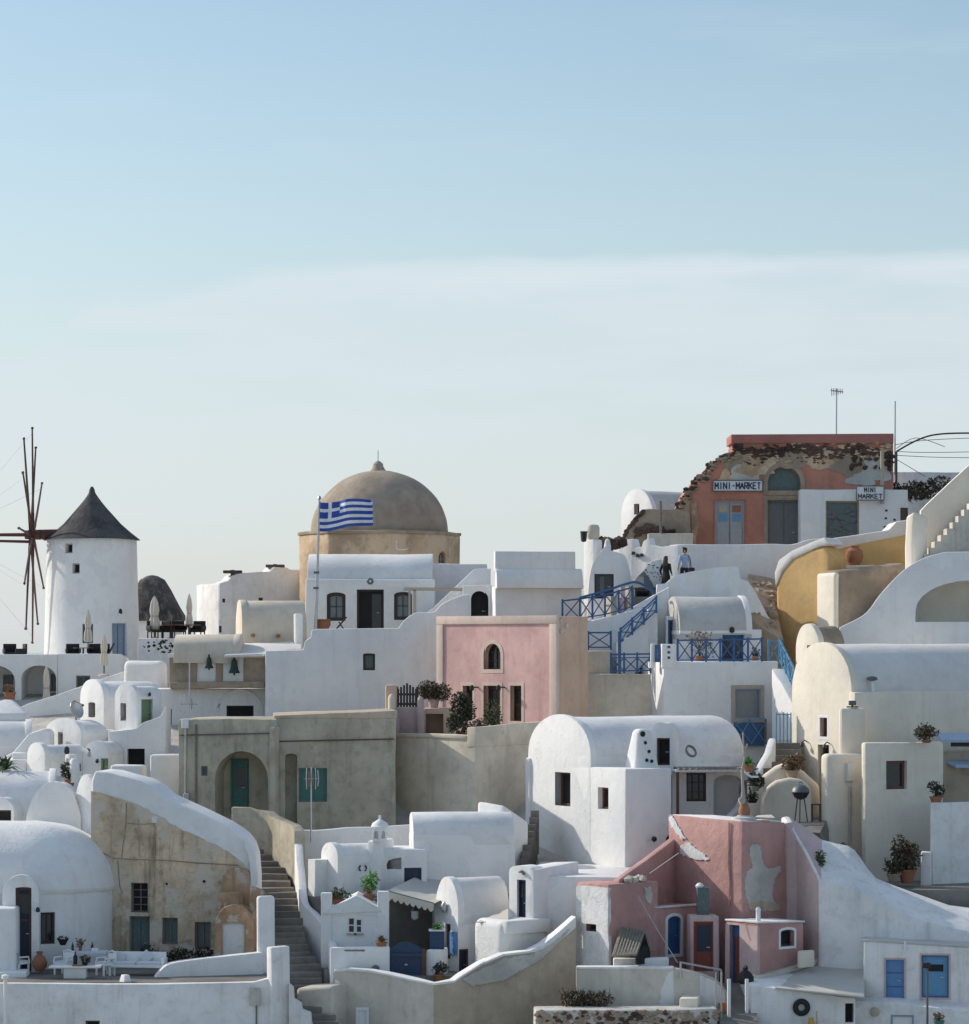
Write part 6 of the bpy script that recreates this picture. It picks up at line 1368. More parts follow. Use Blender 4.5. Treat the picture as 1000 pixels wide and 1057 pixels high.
# low grey wall and stone wall bottom centre
h = House('low_grey_wall', 'low grey wall with white flaking patches below the pink houses', 'wall', None, org=G(670, 78))
lw = [(594, 999.5, 78.4), (630, 999, 78.3), (663, 999, 78.2), (695, 1000, 78.1), (712, 1003, 78.0), (726, 1006, 78), (736, 1010.5, 78), (744, 1016, 78), (750, 1024, 78), (752, 1050, 78)]
h.solid('wall', ribbon(lw, .5), 'concrete', bev=.06, wob=.04); h.done()
w = W(G(594, 78.4), G(750, 78.0)); h.add('plaster_patch', panel(w, rough_outline([(683, 1020), (690, 1004), (697, 1001.5), (712, 1004.5), (734, 1011), (747, 1022), (750, 1050), (690, 1050), (680, 1036)], .85, 7, 7), .05, -.1), 'white_old')
h.add('coping', ribbon([(x, y - 1.0, D - .02) for x, y, D in lw[:4]], .55, zb=[Z(y + 1.6, D) for x, y, D in lw[:4]]), 'white_old', bev=.03, wob=.03)
b = Blk(552, 741, None, 76.2, -2, L=1.6)
h = House('stone_base_wall', 'rough wall of dark and pale stones at the bottom centre', 'wall', b); h.block(1042, 'patch_grey', bev=.08, wob=.05); h.done()
rk = MB(); r = random.Random(10)
for i in range(230): rk.rock(b.LW.at(r.uniform(553, 740), r.uniform(1044, 1062), .0), r.uniform(.05, .13), r, (1.3, .7, .9))
h.add('stone', rk, 'stone_brown').__setitem__('kind', 'stuff')
rk = MB()
for i in range(90): rk.rock(b.LW.at(r.uniform(553, 740), r.uniform(1045, 1062), .02), r.uniform(.05, .11), r, (1.3, .7, .9))
h.add('dark_stone', rk, 'rubble').__setitem__('kind', 'stuff')
b = Blk(701, 720, 725, 76.9, 10)
h = House('pale_stone_block', 'pale square stone block on the stone wall', 'block', b); h.block(1031, 'cream', bev=.05, bot=1048); h.done()
struct('path', MB().prism([G(745, 72), G(790, 72), G(775, 80), G(740, 80)], 5, [Z(1100, 72), Z(1100, 72), Z(1015, 80), Z(1015, 80)]), 'paving', 'narrow shaded path between the pink house and the shed')
for x, nm in ((752, 'left'), (770.5, 'right')): single('white_post', 'upright white post on the %s side of the narrow dark path' % nm, 'post', MB().tube([P(x, 1075, 76.6 if nm == 'left' else 77), P(x, 1011, 76.6 if nm == 'left' else 77)], .07, 8), 'white_paint')
# kennel of canes
kn = Thing('cane_shelter', 'small leaning cane roofed shelter in front of the pink wing', 'shelter', P(650, 990, 79))
ka, kb_, kc_, kd = P(632, 988, 78.6), P(656, 986, 78.4), P(664, 964, 79.6), P(641, 959, 79.8)
rf = MB(); 
for i in range(16):
    t = i / 15; rf.tube([ka.lerp(kb_, t), kd.lerp(kc_, t) + Vector((0, 0, .06 * (i % 2)))], .055, 5)
kn.part('cane_roof', rf, 'wood_worn'); kn.part('side_wall', MB().prism([P(657, 990, 78.5).xy, P(671, 988, 79.2).xy, P(669, 985, 80).xy, P(650, 985, 80).xy], Z(995, 79), [Z(985, 78.5), Z(978, 79.2), Z(966, 80), Z(962, 80)]), 'dark', bev=.02)  # no real wall: dark block paints the shade inside the shelter's opening
kn.part('ridge_pole', MB().tube([P(641, 958.5, 79.8), P(666, 963, 79.6), P(672, 982, 79.1)], .07, 6), 'wood_worn')
b = Blk(633, 690, None, 78.9, 0, L=.5); h = House('white_sill_wall', 'short white sill wall under the cane shelter', 'wall', b); h.block(990, 'white_old', bot=1010, bev=.05); h.done()
# small terrace with barbecue between the white and cream houses
struct('terrace', MB().prism([G(690, 86.5), G(870, 85), G(1000, 86), G(1000, 93), G(690, 93)], 12, Z(851, 88)), 'paving', 'little terrace with the barbecue oven') if False else struct('terrace', MB().prism([G(775, 85.4), G(846, 84.8), G(852, 84.4), G(858, 92), G(775, 93.5)], 12, [Z(856, 85.4), Z(860, 84.8), Z(884, 84.4), Z(838, 90), Z(838, 91)]), 'paving', 'little terrace behind the pink block')
struct('path', MB().prism([G(850, 83.5), G(1100, 83.2), G(1100, 88.5), G(850, 88.5)], 12, Z(914, 86)), 'paving', 'dark path below the cream house')
h = House('rounded_oven', 'rounded beige plaster oven and bench on the little terrace', 'oven', None, org=G(812, 88.5))
wv_ = W(G(775, 88.6), G(850, 88.4))
h.solid('bench', panel(wv_, [(783, 860), (838, 860), (838, 826), (836, 812), (828, 805), (815, 803), (800, 806), (791, 812), (785, 824)][::-1], 0, -1.0), 'buff_pale', bev=.25, seg=5, wob=.04)
h.solid('upper_bench', panel(wv_, [(770, 850), (848, 850), (846, 812), (830, 798), (812, 788), (800, 793), (786, 803), (774, 818)][::-1], -1.1, -2.2), 'buff_pale', bev=.25, seg=5, wob=.04); h.done()
st = MB()
for i in range(7):
    g = P(787 + i * 4.2, 806 - i * 6.5, 91.2 + .5 * i); st.box((g.x, g.y, g.z - 1), (1.5, .6, 2))
struct('staircase', st, 'step', 'grey steps climbing behind the beige oven')
single('sloping_side_wall', 'white wall sloping up beside the steps behind the porch', 'wall', ribbon([(752, 845, 90.2), (764, 833, 90.6), (772, 815, 91), (782, 800, 91.6), (796, 777, 92.4), (801, 762, 93)], .35), 'white', bev=.08, wob=.03)
single('stair_flank', 'white flank wall stepping down under the pale blue stair railing', 'wall', ribbon([(796, 690, 98.6), (798, 694, 98.3), (806, 705, 97.6), (814, 720, 96.9), (822, 736, 96.2), (824, 760, 96)], 1.2), 'white', bev=.06, wob=.03)
# ================================================================= props
def rail_fence(name, label, pts, hgt, mat='blue', bays=None, group='blue wooden railings', r=.045, low=.12, cross=True, midrail=False):
    q = [P(*p) for p in pts]; t = Thing(name, label, 'railing', q[0], group)
    U = Vector((0, 0, 1))
    for i, (a, c) in enumerate(zip(q, q[1:])):
        n = bays[i] if bays else 1
        t.part('top_rail', MB().bar(a + U * hgt, c + U * hgt, r * 1.5, r * 1.6), mat); t.part('bottom_rail', MB().bar(a + U * low, c + U * low, r * 1.3, r * 1.3), mat)
        if midrail: t.part('mid_rail', MB().bar(a + U * (hgt * .82), c + U * (hgt * .82), r, r), mat)
        hh = hgt * .82 if midrail else hgt
        for k in range(n + 1):
            if k == n and i < len(q) - 2: continue
            p = a.lerp(c, k / n); t.part('post', MB().bar(p, p + U * (hgt + .08), r * 2), mat)
        if cross:
            for k in range(n):
                p0, p1 = a.lerp(c, k / n), a.lerp(c, (k + 1) / n)
                t.part('brace', MB().bar(p0 + U * low, p1 + U * hh, r * 1.1), mat); t.part('brace', MB().bar(p0 + U * hh, p1 + U * low, r * 1.1), mat)
    return t
pm = 1 / F
rail_fence('blue_railing', 'blue crossed railing along the terrace with the double blue door', [(699, 684.5, 100.2), (743, 684, 100.0), (786, 683, 99.8)], 1.0, bays=[3, 3])
rail_fence('blue_railing', 'short blue crossed railing left of the pale blue sloping one', [(793, 685, 101), (804, 685, 101)], 1.0, 'blue_pale', bays=[1])
rail_fence('blue_railing', 'bright pale blue railing sloping steeply down to the right', [(804, 683, 99.2), (811, 697, 98.4), (824, 724, 96.8)], 1.0, 'blue_pale', bays=[2, 3])
rail_fence('blue_railing', 'long blue railing in front of the black framed glass door', [(580, 643, 104.5), (598, 641, 104.5), (624, 637, 104.6), (652, 629, 104.8)], 1.0, bays=[1, 2, 2])
rail_fence('blue_railing', 'dark blue railing climbing behind the wooden crates', [(652, 629, 104.8), (676, 614, 106)], .2, bays=[2], cross=False) if False else None
rail_fence('blue_railing', 'blue railing sloping up along the white steps', [(640, 666, 103.2), (664, 645, 103.4), (677, 633, 103.5)], .72, bays=[2, 1], midrail=True)
rail_fence('blue_railing', 'small blue crossed railing on the beige block', [(606.5, 671, 102.8), (630, 671, 102.8)], .78, bays=[1])
rail_fence('blue_railing', 'blue railing with three crossed bays on the stained wall', [(630, 695.5, 101.8), (671, 695, 101.8)], .86, bays=[3], midrail=True)
single('blue_post', 'single tall blue post at the foot of the sloping railing', 'post', MB().bar(P(639, 696, 101.7), P(639, 652, 101.7), .14), 'blue')
rail_fence('blue_railing', 'thin blue railing by the steps below the hose', [(801, 768, 94.5), (816, 768, 94.5)], 1.25, 'blue_pale', bays=[4], cross=False, r=.025)
bc = BR.LW; t = Thing('blue_balcony', 'small dark blue balcony box with pale crossed bars under the brown framed window', 'balcony', bc.at(770, 768, .3))
t.part('panel', panel(bc, [(757, 770), (787, 770), (787, 746), (757, 746)], .35, .02), 'blue')
for a_, c_ in (((757, 767), (772, 742)), ((770, 742), (787, 766)), ((757, 748), (774, 768)), ((786, 748), (772, 768)), ((757, 747), (787, 741))): t.part('bar', MB().bar(bc.at(*a_, .42), bc.at(*c_, .42), .04), 'blue_pale')
t.part('post', MB().bar(bc.at(787.5, 768, .4), bc.at(787.5, 742, .4), .1), 'wood_worn')
t = Thing('garden_hose', 'thin dark hose looping down the bluish white wall', 'hose', bc.at(800, 728, .1)); t.part('hose', MB().tube([bc.at(x, y, .1) for x, y, _ in smoothpts([(802, 699, 0), (800, 712, 0), (802, 728, 0), (810, 742, 0), (818, 748, 0)], 4)], .03, 6), 'steel_dark'); t.part('tap', MB().box(bc.at(802, 699, .1), (.12, .12, .12)), 'black_iron')
# blue cupboard by the gate post
b = Blk(675, 682, None, 99.6, 0, L=.4); h = House('blue_cupboard', 'small blue cupboard beside the pierced white post', 'cupboard', b); h.block(666, 'blue', bot=684, bev=.02); h.opening(b.LW, 676, 668, 681, 682, kind='door', rec=.03, frame='blue', pane='blue_grey'); h.done()
b = Blk(671, 676, None, 99.7, 0, L=.4); h = House('white_side_post', 'plain white post left of the small blue cupboard', 'post', b); h.block(665, 'white', bot=690, bev=.03); h.done()
# crates on the upper terrace
for (x0, x1, y0, y1, D, lab, mt) in ((624, 636.5, 617, 633, 105.3, 'low pale wooden crate behind the long blue railing', 'wood_pale'), (637, 644, 607, 629, 105.6, 'tall peach coloured wooden crate behind the long blue railing', 'pink_pale'), (645, 652, 607, 628, 105.9, 'tall pale wooden crate nearest the dark stair opening', 'wood_pale')):
    b = Blk(x0, (x0 + x1) / 2, x1, D, 55); t = House('wooden_crate', lab, 'crate', b, 'wooden crates on the terrace'); t.block(y0, mt, bot=637, bev=.02); t.done()
    t.add('lid', MB().prism([p + (p - b.c).normalized() * .05 for p in b.plan], Zw(y0, b.B.y), Zw(y0 - 1.5, b.B.y)), 'wood_pale'); t.add('band', MB().bar(b.LW.at((x0 * .9 + x1 * .1), (y0 + y1) / 2, .02), b.LW.at((x0 + x1) / 2, (y0 + y1) / 2, .02), .05), 'wood_brown')
b = Blk(654, 672, None, 106.5, 0, L=1.0); h = House('dark_stair_opening', 'dark blue boarded opening below the holed white wall', 'shed', b); h.block(0, 'steel_dark', tops=[606, 608, 604, 602], bot=640); h.opening(b.LW, 656, 610, 670, 632, rec=.2, frame='navy', pane='dark'); h.done()
hw = W(G(664, 107.2), G(684, 107.0)); h = House('holed_white_wall', 'small white wall peppered with dark holes beside the woman in black', 'wall', None, org=G(674, 107.2)); h.solid('wall', panel(hw, [(660, 640), (682, 640), (683, 594), (681, 577), (672, 579), (664, 588), (660, 596)][::-1], 0, -.5), 'white_rough', bev=.05); h.done()
r = random.Random(21); hm = MB()
for _ in range(26):
    x, y = r.uniform(666, 681), r.uniform(582, 600); hm.add([hw.at(x + dx, y + dy, .012) for dx, dy in ((-.8, .4), (.6, .7), (.8, -.4), (-.5, -.6))], [(0, 1, 2, 3)])
h.add('hole', hm, 'steel_dark').__setitem__('kind', 'stuff')
tw = Thing('blue_tarpaulin', 'sagging grey blue tarpaulin above the dark boarded opening', 'tarpaulin', P(664, 602, 106.4))
tv = [P(650, 607, 106.3), P(657, 596, 106.6), P(664, 589, 106.9), P(673, 602, 106.6), P(676, 610, 106.3), P(664, 606, 105.9)]
tw.part('canvas', MB().add(tv + [v + Vector((0, .06, -.06)) for v in tv], [(0, 1, 5), (1, 2, 5), (2, 3, 5), (3, 4, 5), (11, 7, 6), (11, 8, 7), (11, 9, 8), (11, 10, 9)] + [(i, 6 + i, 6 + (i + 1) % 6, (i + 1) % 6) for i in (0, 1, 2, 3, 4, 5)]), 'steel_dark'); tw.part('pole', MB().tube([P(676, 630, 106.3), P(676, 606, 106.3)], .05, 6), 'blue')
single('blue_handrail', 'dark blue curved handrail climbing to the dark boarded opening', 'handrail', MB().tube([P(*p) for p in smoothpts([(598, 617, 104.4), (624, 610, 104.5), (645, 603, 104.6), (655, 601, 104.7), (664, 604, 104.8), (676, 613, 105)], 4)], .06, 6), 'blue')

# ---------------------------------------------------------------- flag
fp = Thing('flagpole', 'tall pale flagpole in front of the domed church', 'flagpole', P(326, 649, 112)); fp.part('pole', MB().tube([P(326, 650, 112), P(327.5, 607, 112), P(330, 515, 112)], .085, 8, .05), 'metal'); fp.part('finial', MB().lathe(P(330, 516, 112), [(.04, 0), (.1, .06), (.08, .14), (.02, .2)], 10), 'metal')
for y in (607, 591): fp.part('clamp', MB().box(P(326.5 + (607 - y) * .03, y, 112), (.26, .2, .1)), 'steel_dark')
m = MB(); NX, NZ = 45, 27; o_ = P(331, 0, 111.9); sx = 53.0 / NX; vs = []
kk = (111.9 + DS) / F
for i in range(NX + 1):
    for j in range(NZ + 1):
        u_ = i / NX; v_ = j / NZ; px = 331 + 53.5 * u_ - 1.5 * v_ * (1 - u_) + 1.2 * u_ * v_; py = 518 + 30 * v_ * (1 - .12 * u_) + (1.2 * sin(u_ * 7.0 + .4) - 2.5 * u_ ** 1.4) - (1.3 * u_ if v_ < .5 else 0.5 * u_)
        p = P(px, py, 111.9); p.y += .32 * sin(u_ * 9 + v_ * 1.2) * (.25 + u_) + .1 * sin(u_ * 21); vs.append(p)
fs = []; mi = []
for i in range(NX):
    for j in range(NZ):
        a_ = i * (NZ + 1) + j; fs.append((a_, a_ + 1, a_ + NZ + 2, a_ + NZ + 1))
        st_ = j // 3; blue = st_ % 2 == 0
        if i < 17 and st_ < 5:
            blue = not ((7 <= i < 10) or (6 <= j < 9))
        mi.append(0 if blue else 1)
m.add(vs, fs); m.m = mi; m.open = True
single('flag', 'blue and white striped flag with a white cross flying from the pole', 'flag', m, ['flag_blue', 'flag_white'], smooth=60)

# ---------------------------------------------------------------- bells
def bell(px, py, sz, label, D=107.4):
    c = P(px, py, D); t = Thing('bell', label, 'bell', c, 'bells of the stone bell wall')
    t.part('bell_body', MB().lathe(c, [(sz * .56, 0), (sz * .52, sz * .12), (sz * .38, sz * .4), (sz * .31, sz * .95), (sz * .26, sz * 1.25), (sz * .1, sz * 1.4)], 20), 'bronze'); t.part('clapper', MB().lathe(c - Vector((0, 0, sz * .22)), [(.02, .3), (.05, .05), (.02, 0)], 8), 'bronze'); t.part('hanger', MB().bar(c + Vector((0, 0, sz * 1.35)), c + Vector((0, 0, sz * 1.7)), .08), 'black_iron')
bell(216, 690, .38, 'smaller green bronze bell in the left bay of the bell wall'); bell(242, 695, .48, 'larger green bronze bell in the right bay of the bell wall')

# ---------------------------------------------------------------- parasols
def parasol(px, y0, y1, wpx, D, label, yp):
    c = P(px, yp, D); k = (D + DS) / F; t = Thing('folded_parasol', label, 'parasol', c, 'folded canvas parasols'); H = (yp - y0) * k; zb = (yp - y1) * k; r = wpx * k / 2
    t.part('pole', MB().tube([c, c + Vector((0, 0, H * .97))], .035, 6), 'wood_brown')
    t.part('canopy', MB().lathe(c, [(r * .75, zb), (r * 1.0, zb + .08 * (H - zb)), (r * .85, zb + .3 * (H - zb)), (r * .62, zb + .42 * (H - zb)), (r * .8, zb + .6 * (H - zb)), (r * .6, zb + .82 * (H - zb)), (r * .25, zb + .95 * (H - zb)), (.02, H)], 32, flute=.16, nf=8), 'canvas')
    t.part('base', MB().lathe(c, [(.28, 0), (.28, .06), (.06, .12)], 14), 'concrete'); t.part('strap', MB().lathe(c, [(r * .66, zb + .40 * (H - zb)), (r * .7, zb + .42 * (H - zb)), (r * .66, zb + .45 * (H - zb))], 16), 'wood_pale'); return t
parasol(91, 629.5, 663, 8, 119.8, 'cream folded parasol in front of the windmill window', 676)
parasol(107.5, 655, 687, 8, 115.2, 'cream folded parasol in front of the plain house below the mill', 698)
parasol(159.5, 615, 652, 11, 122, 'wide cream folded parasol left of the stepped roof house', 660)
parasol(195.5, 613, 648, 7, 122, 'slim cream folded parasol against the white wall left of the church', 660)
parasol(48, 687, 728, 7.5, 116.2, 'cream folded parasol under the round arch', 735)

# ---------------------------------------------------------------- wicker furniture on the mill terrace
def wicker_chair(px, py, D, rz, label, sc=1.0):
    c = P(px, py, D); t = Thing('wicker_chair', label, 'chair', (0, 0, 0), 'dark wicker chairs on the terraces')
    for nm, cc, sz in (('seat', (0, 0, .4), (.62, .6, .14)), ('backrest', (0, .28, .66), (.66, .1, .5)), ('armrest', (-.33, 0, .56), (.09, .58, .22)), ('armrest', (.33, 0, .56), (.09, .58, .22))): t.part(nm, MB().box(Vector(cc) * sc, Vector(sz) * sc), 'wicker', bev=.03)
    for x in (-.28, .28):
        for y in (-.24, .26): t.part('leg', MB().bar(Vector((x, y, 0)) * sc, Vector((x, y, .36)) * sc, .05), 'wicker')
    t.o.location = c; t.o.rotation_euler = (0, 0, rz); return t.o
A_ = wicker_chair(11, 683.5, 118.6, .3, 'dark wicker armchair at the far left of the mill terrace')
for px, py, D, rz, lab in ((20, 683.5, 118.7, -1.2, 'dark wicker armchair below the sail arms'), (75.5, 683.5, 118.6, .2, 'dark wicker armchair left of the folded parasol by the mill'), (98, 683.5, 118.4, .0, 'dark wicker armchair right of the folded parasol by the mill'), (104, 683.5, 118.8, -.6, 'dark wicker armchair beside the mill door, partly turned'),
        (160, 659.5, 121.8, .5, 'dark wicker chair under the wide folded parasol'), (168, 659.5, 122.3, -.7, 'dark wicker chair right of the wide folded parasol'), (185, 659.5, 121.8, .3, 'brown wicker chair left of the slim folded parasol'), (204, 659.5, 122.2, -.3, 'brown wicker chair right of the slim folded parasol')):
    copy_tree(A_, P(px, py, D), lab, rz)
def round_table(px, py, D, label, mt='wood_dark', rr_=.5, hh=.72):
    c = P(px, py, D); t = Thing('round_table', label, 'table', c, 'small round terrace tables'); t.part('tabletop', MB().lathe(c + Vector((0, 0, hh)), [(rr_, -.04), (rr_, 0)], 20), mt); t.part('leg', MB().tube([c, c + Vector((0, 0, hh - .02))], .04, 8), 'black_iron'); t.part('foot', MB().lathe(c, [(.25, 0), (.22, .04), (.05, .07)], 14), 'black_iron')
round_table(86, 683.5, 118.2, 'small dark table between wicker armchairs by the mill'); round_table(177, 659.5, 121.4, 'brown table between the two terrace parasols', 'wood_brown', .7); round_table(195, 659.5, 121.3, 'brown round table under the slim parasol', 'wood_brown', .6)
t = Thing('garden_chaise', 'dark reclining chair beside the blue mill door', 'chair', P(112, 676, 118.6)); t.part('backrest', MB().bar(P(113, 674, 118.6), P(118, 664, 118.6), .5, .05), 'wicker'); t.part('seat', MB().bar(P(107, 672, 118.6), P(113, 674, 118.6), .5, .06), 'wicker'); t.part('leg', MB().bar(P(108, 683.5, 118.6), P(109, 672, 118.6), .05), 'wicker'); t.part('leg', MB().bar(P(114, 683.5, 118.6), P(113, 673, 118.6), .05), 'wicker')
# chairs on chapel terrace
t = Thing('terracotta_pot', 'wide terracotta pot on the chapel terrace by the flagpole', 'pot', P(334, 650, 112.4)); t.part('pot_body', MB().lathe(P(334, 651, 112.4), [(.22, 0), (.34, .25), (.36, .45), (.3, .5)], 18), 'terracotta'); t.part('rim', MB().torus(P(334, 640, 112.4), .33, .04, Matrix.Identity(3)), 'terracotta')
t = Thing('deck_chair', 'dark folded deck chair leaning beside the terracotta pot', 'chair', P(352, 650, 112.4)); t.part('backrest', MB().bar(P(347, 650, 112.4), P(358, 637, 112.4), .5, .06), 'wood_dark'); t.part('leg', MB().bar(P(356, 651, 112.3), P(350, 642, 112.3), .06), 'wood_dark'); t.part('leg', MB().bar(P(356, 651, 112.8), P(350, 642, 112.8), .06), 'wood_dark')

# ---------------------------------------------------------------- pots and plants
def urn(name, label, c, prof, mt, n=24, cat='urn'): 
    t = Thing(name, label, cat, c); t.part('urn_body', MB().lathe(c, prof, n), mt); r_, z_ = prof[-1]; t.part('rim', MB().torus(Vector(c) + Vector((0, 0, z_)), r_, .035, Matrix.Identity(3)), mt); return t
k = (105.7 + DS) / F; urn('clay_urn', 'big round terracotta urn on the cream ledge by the ochre wall', URN, [(.2, 0), (.36, .18), (.42, .45), (.38, .68), (.22, .8), (.2, .88)], 'terracotta')
urn('clay_urn', 'brown clay urn on the terrace floor beside the navy porch door', P(41, 1003, 81.0), [(.14, 0), (.28, .2), (.3, .36), (.2, .56), (.1, .64), (.11, .74)], 'terracotta')
def potted(label, c, pr, ph, crown, n, leaf, mt='terracotta', lsz=.12, blades=None, name='potted_plant', cc=None):
    t = Thing(name, label, 'potted plant', c); c = Vector(c); t.part('pot', MB().lathe(c, [(pr * .7, 0), (pr, ph * .85), (pr * 1.08, ph * .86), (pr * 1.08, ph)], 16), mt); lm = MB()
    rr = random.Random(int(c.x * 100) % 997); top = c + Vector((0, 0, ph))
    if blades: lm.blades(top, *blades, rnd=rr); t.part('foliage', lm, leaf, smooth=0)
    else:
        ctr = top + (Vector(cc) if cc else Vector((0, 0, crown[2] * .8)))
        for _ in range(7): lm.leaves(ctr + Vector((rr.uniform(-.5, .5) * crown[0], rr.uniform(-.5, .5) * crown[1], rr.uniform(-.5, .5) * crown[2])), [q * .6 for q in crown], n // 7, lsz, rr)
        st_ = MB()
        for _ in range(6): st_.tube([top - Vector((0, 0, .1)), top.lerp(ctr, .5) + Vector((rr.uniform(-.1, .1), rr.uniform(-.1, .1), 0)), ctr + Vector((rr.uniform(-.6, .6) * crown[0], rr.uniform(-.6, .6) * crown[1], rr.uniform(-.2, .5) * crown[2]))], .02, 5, .008)
        f_ = t.part('foliage', lm, leaf, smooth=0); t.part('stem', st_, 'wood_dark')
    return t
potted('large dark bush in a pale pot on the plaster planter', (b2c := V3(G(448, DT + 1.0), plz)), .26, .42, (.78, .6, .52), 2200, 'leaf_brown', 'pink_pale', .1)
potted('bushy green plant in shade left of the pink house doors', V3(G(480, 97.2), tz), .3, .4, (.6, .5, .95), 1700, 'leaf_dark', lsz=.12)
potted('tall light green climbing plant in front of the middle pink door', V3(G(508, 97.4), tz), .25, .35, (.5, .35, .95), 420, 'leaf', lsz=.12)
potted('dark low plant at the edge of the pink terrace', V3(G(468, 96.8), tz), .25, .3, (.5, .4, .5), 500, 'leaf_dark', lsz=.12)
potted('small brown plant beside the cream parapet of the pink terrace', V3(G(493, 96.6), tz), .2, .25, (.45, .35, .45), 350, 'leaf_dark', lsz=.1)
potted('spiky green aloe on the white roof at the left edge', P(5, 800, 93), .25, .2, None, 0, 'leaf', 'white_paint', blades=(46, .95, .07))
potted('dark leafy plant beside a white chimney pot on the left roofs', P(72, 812, 91.5), .22, .3, (.34, .3, .4), 320, 'leaf_dark', 'terracotta', .12)
potted('dry brown bush in a pot on the cream front block', P(956, 767, 88.6), .22, .12, (.55, .45, .36), 700, 'leaf_brown', 'terracotta', .1)
potted('tall dry shrub in a pot against the cream front block', P(936, 912, 85.2), .34, .55, (.58, .5, .95), 1100, 'leaf_brown', 'terracotta', .15)
potted('low dark shrub at the foot of the tall dry shrub', P(922, 910, 84.9), .26, .3, (.4, .35, .35), 420, 'leaf_dark', 'stone_brown', .12)
potted('small dark plant in a terracotta pot on the grey parapet', P(966, 829, 86.9), .26, .26, (.36, .3, .36), 330, 'leaf_dark', 'terracotta', .11)
potted('rusty leaved bush in a pot on the beige oven bench', P(817, 803, 89.4), .26, .3, (.5, .4, .42), 600, 'leaf_dry', 'stone_brown', .12)
potted('red flowering plant left of the white pediment', P(350, 935, 83.6), .26, .25, (.45, .3, .25), 380, 'leaf', 'terracotta', .1)
potted('tall plant with red flowers right of the white pediment', P(381, 930, 83.8), .24, .25, (.34, .3, .5), 420, 'leaf_bright', 'terracotta', .11)
potted('green succulent in a small terracotta pot on the front parapet', P(394, 978, 80.9), .22, .2, None, 0, 'leaf_dry', 'terracotta', blades=(40, .4, .05))
potted('dark potted flowers at the foot of the planter pier', P(453, 1012, 80.6), .2, .22, (.36, .25, .3), 300, 'leaf_dark', 'terracotta', .1)
potted('thin red and green plant in a pot beside the metal post', P(969, 1062, 76.3), .2, .3, (.22, .2, .25), 120, 'leaf_dry', 'teal', .1)
potted('pale dried plant on the vaulted terrace left of the double blue door', P(722, 684, 101.6), .25, .3, (.75, .3, .6), 420, 'leaf_dry', 'terracotta', .1)
potted('dark little plant at the right end of the terrace railing', P(779, 682, 101), .18, .2, (.2, .2, .2), 120, 'leaf_dark', 'terracotta', .09)
potted('potted red geranium on the wall below the round arch', P(10, 722, 115.6), .3, .35, (.3, .25, .2), 200, 'leaf_dry', 'terracotta', .1)
for (x, y, D, lab, rx, rz_, lf) in ((348, 928, 83.5, '', .34, .12, 'flower_red'), (380, 920, 83.7, '', .22, .2, 'flower_red')):
    m = MB().leaves(P(x, y - 1, D), (rx, .22, rz_), 45, .08); single('red_flower', 'cluster of red blossoms %s the white pediment' % ('left of' if x < 360 else 'right of'), 'flowers', m, lf, smooth=0)
t = Thing('navy_planter', 'navy box planter with green succulents on the white pier', 'planter', V3(NP.c, npz)); t.part('box', MB().box(V3(NP.c, npz + .36), (.56, .42, .72)), 'navy_gate', bev=.02); t.part('trim', MB().box(V3(NP.c, npz + .72), (.64, .5, .06)), 'white_paint'); t.part('foliage', MB().blades(V3(NP.c, npz + .72), 50, .42, .05, random.Random(3)), 'leaf_bright', smooth=0)
# vine on the pink slope, dry bush
m = MB(); r = random.Random(13)
for i in range(12): m.leaves(P(848 - i * .1 + r.uniform(-2.5, 2), 882 + i * 2.4, 81.9 - i * .06), (.16, .15, .16), 45, .11, r)
single('climbing_vine', 'narrow green vine hanging on the edge of the white slope', 'vine', m, 'leaf', smooth=0)
m = MB(); r = random.Random(14)
for i in range(30): m.leaves(P(r.uniform(584, 626), 1036 - 7 * r.random(), 77.6 + r.uniform(-.4, .4)), (.3, .3, .25), 36, .13, r)
for i in range(60): 
    p = P(r.uniform(582, 628), 1040, 77.6 + r.uniform(-.3, .3)); m.tube([p, p + Vector((r.uniform(-.4, .4), r.uniform(-.2, .2), r.uniform(.3, .75)))], .012, 4)
single('dry_bush', 'tangled dry brown bush at the foot of the low grey wall', 'bush', m, 'leaf_brown', smooth=0)
m = MB().blades(P(870, 876, 85), 26, .35, .05, random.Random(5)); single('dark_weed', 'little dark weed at the foot of the meter wall', 'weed', m, 'leaf_dark', smooth=0)
m = MB(); r = random.Random(31)
for i in range(26): m.leaves(P(r.uniform(150, 220), 985 + r.uniform(-5, 6), 83.6), (.3, .25, .22), 40, .12, r)
single('dark_shrubs', 'row of dark shrubs along the foot of the ruined wall', 'shrub', m, 'leaf_dark', smooth=0); bpy.data.objects['dark_shrubs'].name = 'dark_shrub'
single('white_chimney_pot', 'small white clay chimney pot beside the dark leafy roof plant', 'chimney pot', MB().lathe(P(77, 808, 91.4), [(.18, 0), (.16, .35), (.22, .45), (.2, .9), (.12, 1.0)], 16), 'white')
